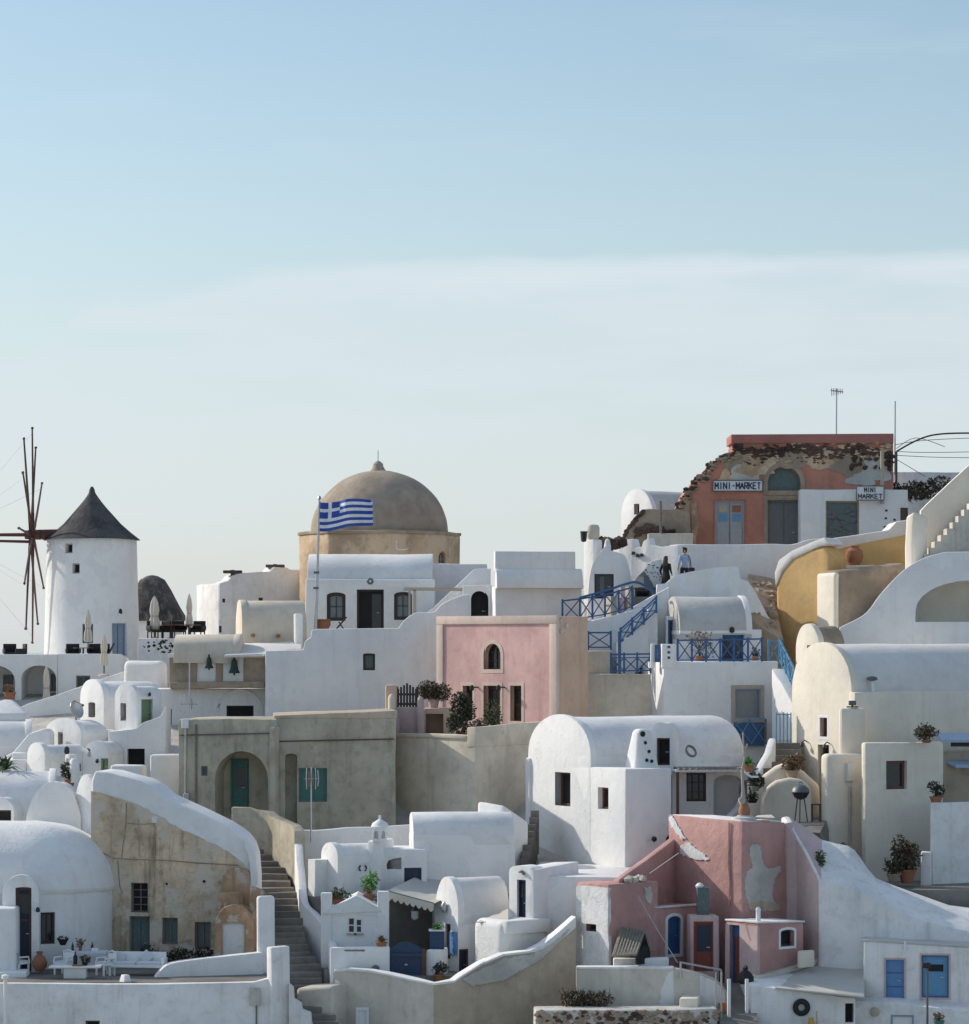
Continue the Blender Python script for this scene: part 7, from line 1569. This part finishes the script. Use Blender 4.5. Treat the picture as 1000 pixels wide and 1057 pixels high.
# ---------------------------------------------------------------- terrace furniture bottom left
def armchair(c, rz, label):
    t = Thing('white_armchair', label, 'armchair', (0, 0, 0), 'white terrace armchairs')
    t.part('seat', MB().box((0, 0, .42), (.56, .56, .08)), 'white_paint', bev=.02)
    t.part('backrest', MB().tube([(-.28, .26, .42), (-.28, .3, .85), (0, .32, .92), (.28, .3, .85), (.28, .26, .42)], .035, 6).box((0, .29, .64), (.5, .03, .38)), 'white_paint')
    for s_ in (-1, 1):
        t.part('armrest', MB().tube([(s_ * .29, .26, .66), (s_ * .3, -.2, .66), (s_ * .29, -.27, .42)], .035, 6), 'white_paint')
        for y in (-.24, .24): t.part('leg', MB().bar((s_ * .25, y, 0), (s_ * .25, y, .4), .06), 'white_paint')
    t.part('cushion', MB().box((0, 0, .49), (.5, .5, .08)), 'cushion', bev=.03)
    t.o.location = c; t.o.rotation_euler = (0, 0, rz); return t.o
a_ = armchair(V3(P(66, 1000, 80.6), tz4), -.5, 'white armchair in front of the flower table')
copy_tree(a_, V3(P(109, 1000, 80.3), tz4), 'white armchair next to the white sofa', -.9)
copy_tree(a_, V3(P(20, 1000, 80.9), tz4), 'white armchair by the navy porch door', 2.4)
sf = Thing('white_sofa', 'white wooden sofa with pale cushions on the terrace', 'sofa', V3(P(142, 1000, 80.4), tz4)); so_ = Vector(sf.org); R_ = -.12
def rb(c, sz): return MB().box(so_ + Matrix.Rotation(R_, 3, 'Z') @ Vector(c), sz, R_)
sf.part('seat', rb((0, 0, .36), (2.1, .75, .1)), 'white_paint', bev=.02); sf.part('backrest', rb((0, .36, .62), (2.1, .08, .5)), 'white_paint', bev=.02)
for x in (-1.05, 1.05): sf.part('armrest', rb((x, 0, .5), (.09, .75, .36)), 'white_paint', bev=.03)
for x in (-1.0, 1.0):
    for y in (-.33, .33): sf.part('leg', rb((x, y, .16), (.09, .09, .32)), 'white_paint')
sf.part('cushion', rb((-.5, 0, .46), (.98, .68, .14)), 'cushion', bev=.05); sf.part('cushion', rb((.5, 0, .46), (.98, .68, .14)), 'cushion', bev=.05)
for x, z, a in ((-.75, .66, .2), (.3, .68, .78)):
    cu = MB().box(so_ + Matrix.Rotation(R_, 3, 'Z') @ Vector((x, .22, z)), (.42, .14, .42), R_, Matrix.Rotation(a, 3, 'Y')); single('throw_pillow', 'pale throw pillow %s on the white sofa' % ('at the left end' if x < 0 else 'tilted on its corner'), 'pillow', cu, 'cushion', bev=.05, seg=3)
cf = Thing('low_table', 'low white slab table on a plinth near the terrace edge', 'table', V3(P(78, 1005, 79.2), tz4)); c = Vector(cf.org); cf.part('tabletop', MB().box(c + Vector((0, 0, .44)), (1.95, .7, .07)), 'white_paint', bev=.02); cf.part('plinth', MB().box(c + Vector((0, 0, .2)), (.85, .5, .4)), 'white', bev=.03)
t = Thing('dining_table', 'white clothed table with glasses and flowers by the rounded vault house', 'table', V3(P(88, 995, 82.0), tz4)); c = Vector(t.org); t.part('tabletop', MB().box(c + Vector((0, 0, .74)), (1.7, .9, .05)), 'white_paint', bev=.02)
for x in (-.75, .75):
    for y in (-.36, .36): t.part('leg', MB().bar(c + Vector((x, y, 0)), c + Vector((x, y, .72)), .06), 'white_paint')
t.part('tablecloth', MB().box(c + Vector((0, 0, .66)), (1.74, .94, .24)), 'cushion', bev=.03)
tt = c + Vector((0, 0, .78))
for i, (x, y, lab) in enumerate(((-.5, .1, 'dark bottle at the left end of the clothed table'), (.25, .2, 'dark bottle at the middle of the clothed table'))): single('bottle', lab, 'bottle', MB().lathe(tt + Vector((x, y, 0)), [(.05, 0), (.05, .2), (.018, .26), (.018, .33)], 12), 'glass', group='bottles on the clothed table')
potted('pink flowers in a small vase on the clothed table', tt + Vector((-.2, .1, 0)), .07, .16, (.2, .18, .2), 90, 'leaf_dry', 'terracotta', .09)
single('napkin_stack', 'white folded napkin stack on the clothed table', 'napkins', MB().box(tt + Vector((.38, -.05, .06)), (.26, .2, .12)), 'white_paint', bev=.02)
potted('dark trailing plant on the low slab table', c0 := Vector(cf.org) + Vector((.35, .05, .48)), .12, .12, (.22, .16, .14), 120, 'leaf_dark', 'rubber', .09)
single('bottle', 'tall dark bottle on the low slab table', 'bottle', MB().lathe(Vector(cf.org) + Vector((-.02, .1, .48)), [(.08, 0), (.08, .34), (.03, .42), (.03, .52)], 12), 'wicker', group='bottles on the low table')
single('serving_tray', 'orange wooden tray on the low slab table', 'tray', MB().box(Vector(cf.org) + Vector((.1, -.15, .5)), (.4, .26, .05)), 'terracotta', bev=.01)
t = Thing('wall_pot', 'dark basket of flowers hanging on the rounded vault house wall', 'hanging pot', P(65, 975, 82.3)); t.part('basket', MB().lathe(P(65, 976, 82.3), [(.1, 0), (.2, .2), (.21, .22)], 12), 'rubber'); t.part('foliage', MB().leaves(P(65, 970, 82.3), (.22, .18, .12), 120, .08), 'leaf_dark', smooth=0)
b = Blk(122, 128, 137, 77.6, 45); h = House('white_roof_vent', 'little white pyramid vent on the terrace wall', 'vent', b); zz = Zw(1016, b.B.y); h.solid('body', MB().hexa([V3(p, zz - .1) for p in b.plan], [V3(b.c + (p - b.c) * .6, zz + .32) for p in b.plan]), 'white', bev=.03); h.done(); h.add('slab', MB().prism([b.c + (p - b.c) * 1.25 for p in b.plan], zz - .12, zz - .04), 'white')
t = Thing('satellite_dish', 'white satellite dish on the wall left of the tall gabled house', 'satellite dish', P(77, 745, 102)); AXD = Matrix.Rotation(radians(62), 3, 'Y'); AXD = (Matrix.Rotation(radians(145), 3, 'Z') @ Matrix.Rotation(radians(-72), 3, 'Y'))
dc = P(77.5, 733, 102); t.part('dish', MB().lathe(dc, [(.02, 0), (.2, .02), (.36, .07), (.42, .11), (.42, .125), (.36, .09), (.2, .045), (.02, .03)], 28, ax=AXD), 'metal'); t.part('feed_arm', MB().tube([dc + AXD @ Vector((.38, 0, .1)), dc + AXD @ Vector((.1, 0, .5))], .02, 5), 'steel_dark'); t.part('feed', MB().rock(dc + AXD @ Vector((.06, 0, .52)), .06), 'black_iron'); t.part('mount', MB().tube([dc, P(79, 745, 102.6)], .04, 6), 'steel_dark')
t = Thing('roof_vent', 'dark round turbine vent on the low vaulted roofs', 'vent', P(94, 775, 98)); t.part('cowl', MB().rock(P(94, 774, 98), .22, random.Random(3), (1, 1, .8)), 'steel_dark'); t.part('base', MB().lathe(P(94, 781, 98), [(.2, 0), (.18, .2)], 12), 'metal')
t = Thing('roof_lamp', 'little dark lamp post on the low vaulted roof', 'lamp', P(69, 781, 96.6)); t.part('lamp_body', MB().lathe(P(69, 779, 96.6), [(.06, 0), (.12, .1), (.1, .3), (.02, .36)], 8), 'black_iron'); t.part('pole', MB().tube([P(69, 784, 96.6), P(69, 778, 96.6)], .03, 6), 'black_iron')

# ---------------------------------------------------------------- antennas and wires
def antenna(label, px, yb, yt, D, loops, name='tv_antenna'):
    t = Thing(name, label, 'antenna', P(px, yb, D), 'television antennas'); t.part('mast', MB().tube([P(px, yb, D), P(px + .3, yt, D)], .035, 6), 'metal')
    for (dx, y0, y1) in loops: t.part('element', MB().tube([P(px + dx, y0, D), P(px + dx * 1.1, (y0 + y1) / 2, D - .1), P(px + dx, y1, D)], .018, 5), 'terracotta' if abs(dx) < 3 else 'metal')
    if loops: t.part('boom', MB().tube([P(px - max(l[0] for l in loops), (loops[0][1] + loops[0][2]) / 2, D), P(px + max(l[0] for l in loops), (loops[0][1] + loops[0][2]) / 2, D)], .02, 5), 'metal')
    return t
antenna('television antenna on the grey green house roof', 195.5, 742, 681, 94.2, [(-5, 717, 737), (5, 717, 737), (-9, 718, 735), (9, 718, 735), (2.5, 722, 732)])
antenna('slender antenna mast standing before the teal window', 321.3, 870, 792, 89.8, [(-4.5, 793, 815), (4.5, 793, 815), (-2, 796, 812), (2, 796, 812), (7, 795, 812)])
t = antenna('thin antenna mast with a small yagi on the market roof', 863, 450, 401, 119, [])
t.part('boom', MB().tube([P(857, 403, 119), P(870, 404.5, 119)], .03, 5), 'metal')
for i in range(6): t.part('element', MB().tube([P(858 + i * 2.2, 400.5 + i * .2, 118.8), P(858.3 + i * 2.2, 408.5 - i * .5, 119.2)], .02, 5), 'metal')
antenna('plain dark antenna mast at the right corner of the market', 923.5, 490, 414, 118, [])

up = Thing('utility_pipe', 'dark bent pipe carrying cables at the right of the market', 'pipe', P(925, 500, 117.5)); up.part('pole', MB().tube([P(925, 500, 117.5), P(925, 466, 117.5)], .06, 6), 'steel_dark'); up.part('arm', MB().tube([P(*p) for p in smoothpts([(925, 466, 117.5), (945, 455, 117.3), (966, 448.5, 117.0), (1003, 447, 116.5), (1060, 449, 116)], 5)], .045, 6), 'black_iron')
for i, pts_ in enumerate((((924, 459, 117.8), (960, 454, 117), (1060, 450, 116)), ((925, 466, 117.5), (965, 467, 117), (1060, 465, 116)), ((926, 470, 117.5), (970, 472, 117), (1060, 473, 116)), ((925, 474, 117.4), (950, 489, 117.2), (955, 492, 117.2)), ((925, 463, 117.6), (945, 452, 117.3), (975, 461, 117)))):
    single('cable', ('uppermost thin cable running off right from the market', 'middle thin cable running off right from the market', 'lowest thin cable running off right from the market', 'short slack cable dropping to the bluish back wall', 'thin cable looping under the bent pipe')[i], 'cable', MB().tube([P(*p) for p in smoothpts(pts_, 5)], (.016), 5), 'steel_dark', group='cables beside the market')
single('cable', 'loose grey cable slanting down in front of the pink wing', 'cable', MB().tube([P(658, 925, 79.0), P(678, 960, 78.6), P(699, 994, 78.2)], .018, 5), 'metal')
single('cable', 'grey cable slanting up to the pink block corner', 'cable', MB().tube([P(670, 902, 81.0), P(700, 881, 80.8)], .018, 5), 'metal')
t = Thing('pipe_railing', 'thin grey pipe railing above the low grey wall', 'railing', P(720, 1004, 77.9)); t.part('rail', MB().tube([P(701, 993.5, 78.2), P(744, 1001.5, 77.9)], .04, 6), 'metal')
for x, y in ((702, 994), (744, 1002)): t.part('post', MB().tube([P(x, y, 78), P(x, y + 16, 78)], .04, 6), 'metal')
t = Thing('thin_pole_frame', 'pair of thin pale poles in front of the low grey wall', 'poles', P(741, 1070, 76.4))
for x in (738, 744): t.part('pole', MB().tube([P(x, 1072, 76.4), P(x + .5, 1004, 76.6)], .03, 6), 'wood_pale')
# crooked mast on the pink roof
rz_ = P(768, 846, 82.2); t = Thing('crooked_mast', 'crooked pale mast with a clay base on the pink roof', 'mast', rz_)
t.part('base', MB().lathe(rz_, [(.5, 0), (.48, .08), (.3, .12), (.28, .16)], 18), 'roof_grey'); t.part('clay_pot', MB().lathe(rz_ + Vector((0, 0, .14)), [(.2, 0), (.24, .2), (.17, .4), (.1, .5)], 14), 'terracotta')
t.part('mast', MB().tube([P(766, 838, 82.2), P(766.5, 815, 82.2), P(765.5, 795, 82.2), P(768.5, 782, 82.2), P(767, 770, 82.2), P(766.5, 756, 82.2)], .06, 8, .03), 'wood_pale'); t.part('branch', MB().tube([P(766.5, 780, 82.2), P(771, 768, 82.2)], .04, 6), 'wood_pale').__setitem__('label', 'short pale branch'); t.part('branch', MB().tube([P(768, 797, 82.2), P(775, 802, 82.2), P(782, 802, 82.2)], .045, 6), 'white_paint'); t.part('finial', MB().rock(P(765, 827, 82.1), .16), 'wood_pale')
m = MB().blades(P(771, 790, 82.6), 34, .42, .06, random.Random(8)); t = potted('bright green plant in a clay pot behind the crooked mast', P(772, 797, 83.0), .2, .26, None, 0, 'leaf_bright', 'terracotta', blades=(40, .5, .06))
single('tarp_sheet', 'crumpled pale sheet lying on the pink roof', 'sheet', MB().add([P(778, 845, 82.0), P(800, 845, 81.9), P(796, 842, 83), P(781, 843, 83)] + [P(778, 844, 82.0), P(800, 844.2, 81.9), P(796, 841, 83), P(781, 842, 83)], [(3, 2, 1, 0), (4, 5, 6, 7), (0, 1, 5, 4), (1, 2, 6, 5), (2, 3, 7, 6), (3, 0, 4, 7)]), 'canvas', bev=.02)
single('roof_wreath', 'dark twig ring lying on the long white vault', 'wreath', MB().torus(P(712.5, 775.5, 89.6), .24, .055, Matrix.Rotation(radians(38), 3, 'Z') @ Matrix.Rotation(radians(60), 3, 'X')), 'wood_worn')
single('door_wreath', 'dark round wreath on the porch wall left of its window', 'wreath', MB().torus(P(702.5, 804, 91.3), .15, .045, AX), 'wood_dark')
# barbecue
bc_ = P(826, 846, 86.6); t = Thing('kettle_barbecue', 'dark kettle barbecue on legs in front of the beige oven', 'barbecue', bc_); kz_ = P(826, 818, 86.6)
t.part('bowl', MB().lathe(kz_, [(.05, -.3), (.24, -.22), (.36, 0)], 24), 'black_iron'); t.part('lid', MB().lathe(kz_, [(.37, .01), (.33, .16), (.18, .28), (.03, .32)], 24), 'steel_dark'); t.part('handle', MB().tube([kz_ + Vector((-.06, -.02, .32)), kz_ + Vector((-.06, -.02, .4)), kz_ + Vector((.06, -.02, .4)), kz_ + Vector((.06, -.02, .32))], .02, 6), 'wood_dark')
for a in (.3, 2.4, 4.5): t.part('leg', MB().tube([kz_ + Vector((.15 * cos(a), .15 * sin(a), -.22)), Vector((bc_.x + .3 * cos(a), bc_.y + .3 * sin(a), bc_.z - .1))], .025, 6), 'black_iron')
potted('dark leafy plant on the step left of the beige oven', P(779, 817, 88.3), .2, .2, (.34, .25, .3), 420, 'leaf_dark', 'stone_brown', .12)
potted('low dark plant in a bowl below the leafy plant by the oven', P(776, 829, 88.0), .24, .16, (.28, .2, .16), 240, 'leaf_dark', 'rubber', .1)
t = Thing('garden_stool', 'dark garden stool beside the cream house door', 'stool', P(842, 846, 86.6)); c = P(842, 846, 86.6); t.part('seat', MB().box(c + Vector((0, 0, .6)), (.4, .4, .05)), 'wood_dark')
for x in (-.16, .16):
    for y in (-.16, .16): t.part('leg', MB().bar(c + Vector((x, y, -.1)), c + Vector((x, y, .6)), .05), 'wood_dark')
b_ = Blk(553, 560, None, 87.9, 0, L=.3)
t = Thing('broom', 'yellow brush propped beside the shed tyre', 'broom', P(838, 1075, 76.6)); t.part('handle', MB().tube([P(843, 1078, 76.5), P(842.5, 1044, 76.6)], .035, 6), 'wood_pale'); t.part('head', MB().lathe(P(837, 1066, 76.6), [(.18, 0), (.14, .3), (.08, .55)], 10), 'plastic_yellow')
t = Thing('black_bag', 'black rubbish bag beside the red and blue door', 'bag', P(769, 1018, 77.8)); t.part('bag_body', MB().lathe(P(769, 1016, 77.8), [(.2, 0), (.29, .1), (.3, .25), (.2, .42), (.08, .52), (.1, .6)], 20, flute=.08, nf=7), 'rubber'); t.part('knot', MB().rock(P(769, 999, 77.8), .1), 'rubber')
t = Thing('flower_pot', 'small terracotta pot on the left white post', 'pot', P(748, 1044, 76.9)); t.part('pot_body', MB().lathe(P(748, 1044, 76.9), [(.12, 0), (.18, .28), (.19, .32)], 12), 'terracotta'); t.part('soil', MB().lathe(P(748, 1036.5, 76.9), [(.15, 0), (.1, .05)], 10), 'wood_dark')
for x, y, lab in ((690, 866, 'upper dark lamp on the white house side wall'), (674, 865, 'smaller dark lamp on the white house side wall')): single('wall_lamp', lab, 'lamp', MB().rock(P(x if x > 680 else 675, y if x > 680 else 866, 88.6 if x > 680 else 87.9), .14), 'black_iron')

# ---------------------------------------------------------------- people
def person(label, base, hgt, yaw, top, hair, long_hair, armpose, bottoms):
    """one continuous skinned body, clothes as close-fitting shells, hair cap, face"""
    t = Thing('person', label, 'person', base); s = hgt / 1.75; Rz = Matrix.Rotation(yaw, 3, 'Z'); B = Vector(base)
    def X(x, y, z): return B + Rz @ Vector((x * s, y * s, z * s))
    def skin(name, nodes, edges, mat, parent=None, lv=2):
        me = bpy.data.meshes.new(name); me.from_pydata([X(*n[:3]) - t.org for n in nodes], edges, []); o = bpy.data.objects.new(name, me); COL.objects.link(o)
        md = o.modifiers.new('skin', 'SKIN'); md.use_smooth_shade = True
        for v, n in zip(me.skin_vertices[0].data, nodes): v.radius = (n[3] * s, (n[4] if len(n) > 4 else n[3]) * s)
        me.skin_vertices[0].data[0].use_root = True
        ms = o.modifiers.new('sub', 'SUBSURF'); ms.levels = lv; ms.render_levels = lv
        m2 = bpy.data.meshes.new_from_object(o.evaluated_get(bpy.context.evaluated_depsgraph_get())); bpy.data.objects.remove(o); m2.name = name; m2.materials.clear(); m2.materials.append(M[mat])
        for p in m2.polygons: p.use_smooth = True
        return mkobj(name, m2, t.org, parent or t.o)
    el_, wr = armpose
    nodes = [(0, 0, .95, .13, .1), (0, .0, 1.12, .125, .09), (0, 0, 1.3, .15, .1), (0, 0, 1.43, .10, .08), (0, -.01, 1.5, .052), (0, -.02, 1.58, .062, .075), (0, -.025, 1.66, .078, .092), (0, -.015, 1.73, .05, .06)]
    edges = [(0, 1), (1, 2), (2, 3), (3, 4), (4, 5), (5, 6), (6, 7)]
    for sd in (-1, 1):
        i = len(nodes); stride = .10 * sd
        nodes += [(sd * .1, 0, .88, .085), (sd * .11, -.02 - stride * .4, .5, .055), (sd * .11, .02 - stride, .1, .036), (sd * .11, -.02 - stride, .04, .034), (sd * .12, -.13 - stride, .03, .03)]
        edges += [(0, i), (i, i + 1), (i + 1, i + 2), (i + 2, i + 3), (i + 3, i + 4)]
        i = len(nodes); e = el_[0 if sd < 0 else 1]; w_ = wr[0 if sd < 0 else 1]
        nodes += [(sd * .17, 0, 1.40, .055), (sd * e[0], e[1], e[2], .038), (sd * w_[0], w_[1], w_[2], .026)]
        d = Vector((sd * (w_[0] - e[0]), w_[1] - e[1], w_[2] - e[2])).normalized(); wv = Vector((sd * w_[0], w_[1], w_[2])); pl_ = wv + d * .07
        nodes.append((*pl_, .03, .016)); edges += [(3, i), (i, i + 1), (i + 1, i + 2), (i + 2, i + 3)]
        lat = Vector((0, 1, 0)) - d * d.y; lat = lat.normalized() if lat.length > .1 else Vector((1, 0, 0))
        for f, ln in ((-.024, .065), (-.008, .08), (.008, .076), (.024, .06)):
            j = len(nodes); p1 = pl_ + lat * f + d * ln * .6; p2 = pl_ + lat * f + d * ln + Vector((-sd * .012, 0, 0)); nodes += [(*p1, .0085), (*p2, .007)]; edges += [(i + 3, j), (j, j + 1)]
        j = len(nodes); p1 = wv + d * .035 + lat * -.036; p2 = p1 + d * .045 + lat * -.012; nodes += [(*p1, .0095), (*p2, .008)]; edges += [(i + 2, j), (j, j + 1)]
    skin('body', nodes, edges, 'skin')
    # clothes
    cn = [(0, 0, .82, .16, .125), (0, 0, .95, .158, .12), (0, 0, 1.12, .145, .108), (0, 0, 1.3, .172, .12), (0, 0, 1.42, .12, .095), (0, 0, 1.475, .065, .06)]; ce = [(0, 1), (1, 2), (2, 3), (3, 4), (4, 5)]
    for sd in (-1, 1):
        e = el_[0 if sd < 0 else 1]; w_ = wr[0 if sd < 0 else 1]; i = len(cn); ws = tuple(e[k] + (w_[k] - e[k]) * .85 for k in range(3)); cn += [(sd * .175, 0, 1.40, .072), (sd * e[0], e[1], e[2], .052), (sd * ws[0], ws[1], ws[2], .038)]; ce += [(4, i), (i, i + 1), (i + 1, i + 2)]
    skin('shirt', cn, ce, top)
    if bottoms == 'dress':
        t.part('skirt', MB().lathe(X(0, 0, 0), [(.24 * s, .45 * s), (.2 * s, .7 * s), (.165 * s, .95 * s), (.14 * s, 1.1 * s)], 20, flute=.05, nf=7), top)
    else:
        pn = [(0, 0, .96, .15, .115)]; pe = []
        for sd in (-1, 1):
            i = len(pn); stride = .10 * sd; pn += [(sd * .1, 0, .86, .098), (sd * .11, -.02 - stride * .4, .5, .07), (sd * .11, .02 - stride, .08, .055)]; pe += [(0, i), (i, i + 1), (i + 1, i + 2)]
        skin('trousers', pn, pe, bottoms)
    hn = [(0, .0, 1.68, .09, .1), (0, .01, 1.735, .075, .085), (0, .045, 1.66, .075, .06)]; he = [(0, 1), (0, 2)]
    if long_hair: hn += [(0, .075, 1.56, .12, .07), (0, .085, 1.42, .15, .06), (0, .085, 1.3, .1, .04), (-.07, .03, 1.56, .035), (.07, .03, 1.56, .035), (-.09, .03, 1.42, .035), (.09, .03, 1.42, .035)]; he += [(2, 3), (3, 4), (4, 5), (2, 6), (2, 7), (6, 8), (7, 9)]
    skin('hair', hn, he, hair)
    for sd in (-1, 1):
        t.part('eye', MB().lathe(X(sd * .03, -.108, 1.645), [(.001, -.008 * s), (.011 * s, 0), (.001, .008 * s)], 8), 'black_iron'); t.part('ear', MB().rock(X(sd * .078, -.01, 1.63), .022 * s), 'skin')
    t.part('nose', MB().rock(X(0, -.122, 1.62), .016 * s), 'skin'); t.part('mouth', MB().box(X(0, -.103, 1.585), (.045 * s, .01, .01)), 'flower_red')
    return t
arms_hang = (((.24, .02, 1.14), (.24, .02, 1.14)), ((.26, -.06, .92), (.26, -.06, .92)))
arms_bag = (((.25, .04, 1.14), (.27, .02, 1.15)), ((.2, -.16, 1.0), (.27, -.08, .93)))
WZ = P(687, 616, 106.4); person('woman with long brown hair in a black dress by the curved white wall', WZ, 1.84, radians(150), 'cloth_black', 'hair_brown', True, arms_bag, 'dress')
MZ = P(706, 608, 107.5); person('man with short dark hair in a pale blue shirt behind the white wall', MZ, 1.9, radians(195), 'cloth_blue', 'hair_dark', False, arms_hang, 'cloth_navy')
t = Thing('shoulder_bag', 'dark shoulder bag at the side of the man in the blue shirt', 'bag', P(713.5, 590, 106.9)); t.part('bag_body', MB().box(P(713.5, 589, 106.95), (.28, .16, .28)), 'cloth_navy', bev=.04); t.part('strap', MB().tube([P(713, 586, 106.95), P(712, 577, 107.0), P(709.5, 573, 107.1)], .02, 5), 'cloth_navy')
# ================================================================= light, sky, camera
SUN_AZ, SUN_EL = 116.0, 30.0         # degrees left of the direction towards the camera, degrees above the horizon
az = radians(SUN_AZ); tosun = Vector((-sin(az) * cos(radians(SUN_EL)), -cos(az) * cos(radians(SUN_EL)), sin(radians(SUN_EL))))
sl = bpy.data.lights.new('sun', 'SUN'); sl.energy = 2.25; sl.angle = radians(.53); sl.color = (1.0, .93, .82)
so = bpy.data.objects.new('sun', sl); COL.objects.link(so); so.rotation_euler = (-tosun).to_track_quat('-Z', 'Y').to_euler(); so.location = (-60, 150, 120)
wd = bpy.data.worlds.new('World'); SC.world = wd; wd.use_nodes = True; nt = wd.node_tree; N = nt.nodes; L = nt.links; N.clear()
out = N.new('ShaderNodeOutputWorld'); bg = N.new('ShaderNodeBackground'); sky = N.new('ShaderNodeTexSky')
sky.sky_type = 'NISHITA'; sky.sun_disc = False; sky.sun_elevation = radians(SUN_EL); sky.sun_rotation = math.atan2(tosun.x, tosun.y); sky.altitude = 100; sky.air_density = 1.0; sky.dust_density = .9; sky.ozone_density = 1.3
def math_(op, a, b=None, c=None):
    n = N.new('ShaderNodeMath'); n.operation = op
    for i, v in enumerate((a, b, c)):
        if v is None: continue
        if hasattr(v, 'node'): L.new(v, n.inputs[i])
        else: n.inputs[i].default_value = v
    return n.outputs[0]
def sstep(v, a, b, lo=0., hi=1.):
    n = N.new('ShaderNodeMapRange'); n.interpolation_type = 'SMOOTHSTEP'; L.new(v, n.inputs[0])
    for i, q in zip((1, 2, 3, 4), (a, b, lo, hi)): n.inputs[i].default_value = q
    return n.outputs[0]
tc = N.new('ShaderNodeTexCoord'); sp = N.new('ShaderNodeSeparateXYZ'); L.new(tc.outputs['Generated'], sp.inputs[0])
el = math_('DIVIDE', sp.outputs[2], math_('SQRT', math_('ADD', math_('MULTIPLY', sp.outputs[0], sp.outputs[0]), math_('MULTIPLY', sp.outputs[1], sp.outputs[1]))))
azm = math_('ARCTAN2', sp.outputs[0], sp.outputs[1])
cv = N.new('ShaderNodeCombineXYZ'); L.new(math_('MULTIPLY', azm, 1.0), cv.inputs[0]); L.new(math_('MULTIPLY', el, 4.5), cv.inputs[1])
def nz(sc, det, rg=.55):
    n = N.new('ShaderNodeTexNoise'); n.inputs['Scale'].default_value = sc; n.inputs['Detail'].default_value = det; n.inputs['Roughness'].default_value = rg; L.new(cv.outputs[0], n.inputs[0]); return n.outputs['Fac']
# a thin sheet of high haze cloud: crisp upper edge, fading downwards and to the left
edge = math_('ADD', math_('ADD', sstep(azm, -.138, -.112, .087, .1055), sstep(azm, -.098, -.06, 0, .0095)), math_('ADD', sstep(azm, -.03, .07, 0, .0025), math_('MULTIPLY', math_('SUBTRACT', nz(9, 4), .5), .010)))
gap = math_('MULTIPLY', math_('MULTIPLY', sstep(el, .0865, .0895), sstep(el, .0955, .092, 0, 1)), math_('MULTIPLY', sstep(azm, -.132, -.12), sstep(azm, -.10, -.075, 1.0, 0)))
d = math_('SUBTRACT', edge, math_('ADD', el, math_('MULTIPLY', math_('SUBTRACT', nz(26, 6), .5), .006)))
cl = math_('MULTIPLY', sstep(d, -.001, .006, 0, 1), sstep(d, .0, .11, .78, .4)); cl = math_('MULTIPLY', cl, math_('SUBTRACT', 1.0, gap))
cl = math_('MULTIPLY', cl, sstep(nz(13, 7), .28, .62, .5, 1.0))
wisp = math_('MULTIPLY', sstep(nz(7, 6, .6), .5, .75, 0, .16), sstep(el, .11, .6, 1, 0))
cl = math_('MAXIMUM', cl, wisp); rim = math_('MULTIPLY', math_('MULTIPLY', sstep(d, -.001, .0025), sstep(d, .002, .012, .30, 0)), sstep(azm, -.09, 0.)); cl = math_('MINIMUM', math_('ADD', cl, rim), 1.0)
hz = sstep(el, -.02, .22, .55, 0.0)
def mixc(f, a, c):
    x = N.new('ShaderNodeMix'); x.data_type = 'RGBA'
    L.new(f, x.inputs[0])
    for s, i in ((a, 6), (c, 7)):
        if hasattr(s, 'node'): L.new(s, x.inputs[i])
        else: x.inputs[i].default_value = (*s, 1)
    return x.outputs[2]
hsv = N.new('ShaderNodeHueSaturation'); hsv.inputs['Saturation'].default_value = .98; hsv.inputs['Hue'].default_value = .49; hsv.inputs['Value'].default_value = .82; L.new(sky.outputs[0], hsv.inputs['Color'])
hs2 = N.new('ShaderNodeHueSaturation'); hs2.inputs['Saturation'].default_value = .72; hs2.inputs['Value'].default_value = 1.42; hs2.inputs['Hue'].default_value = .495; L.new(sky.outputs[0], hs2.inputs['Color'])
skc = None
SKYK = .1
white = tuple(c / SKYK for c in (.445, .495, .53))
c0 = mixc(sstep(el, .38, .9), hsv.outputs[0], hs2.outputs[0]); c1 = mixc(hz, c0, tuple(c / SKYK for c in (.405, .46, .505)))
c2 = mixc(cl, c1, white)
L.new(c2, bg.inputs[0]); bg.inputs[1].default_value = SKYK; L.new(bg.outputs[0], out.inputs[0])
cam = bpy.data.cameras.new('camera'); co = bpy.data.objects.new('camera', cam); COL.objects.link(co)
co.location = (0, 0, EYE); co.rotation_euler = (pi / 2, 0, 0); cam.sensor_fit = 'HORIZONTAL'; cam.sensor_width = 36; cam.lens = 36 * F / 1000
cam.shift_y = (HY - 528.5) / 1000; cam.clip_start = 1; cam.clip_end = 90000
SC.camera = co
SC.view_settings.view_transform = 'Standard'; SC.view_settings.look = 'None'; SC.view_settings.gamma = 1; SC.view_settings.exposure = .67
SC.cycles.max_bounces = 6; SC.cycles.diffuse_bounces = 4
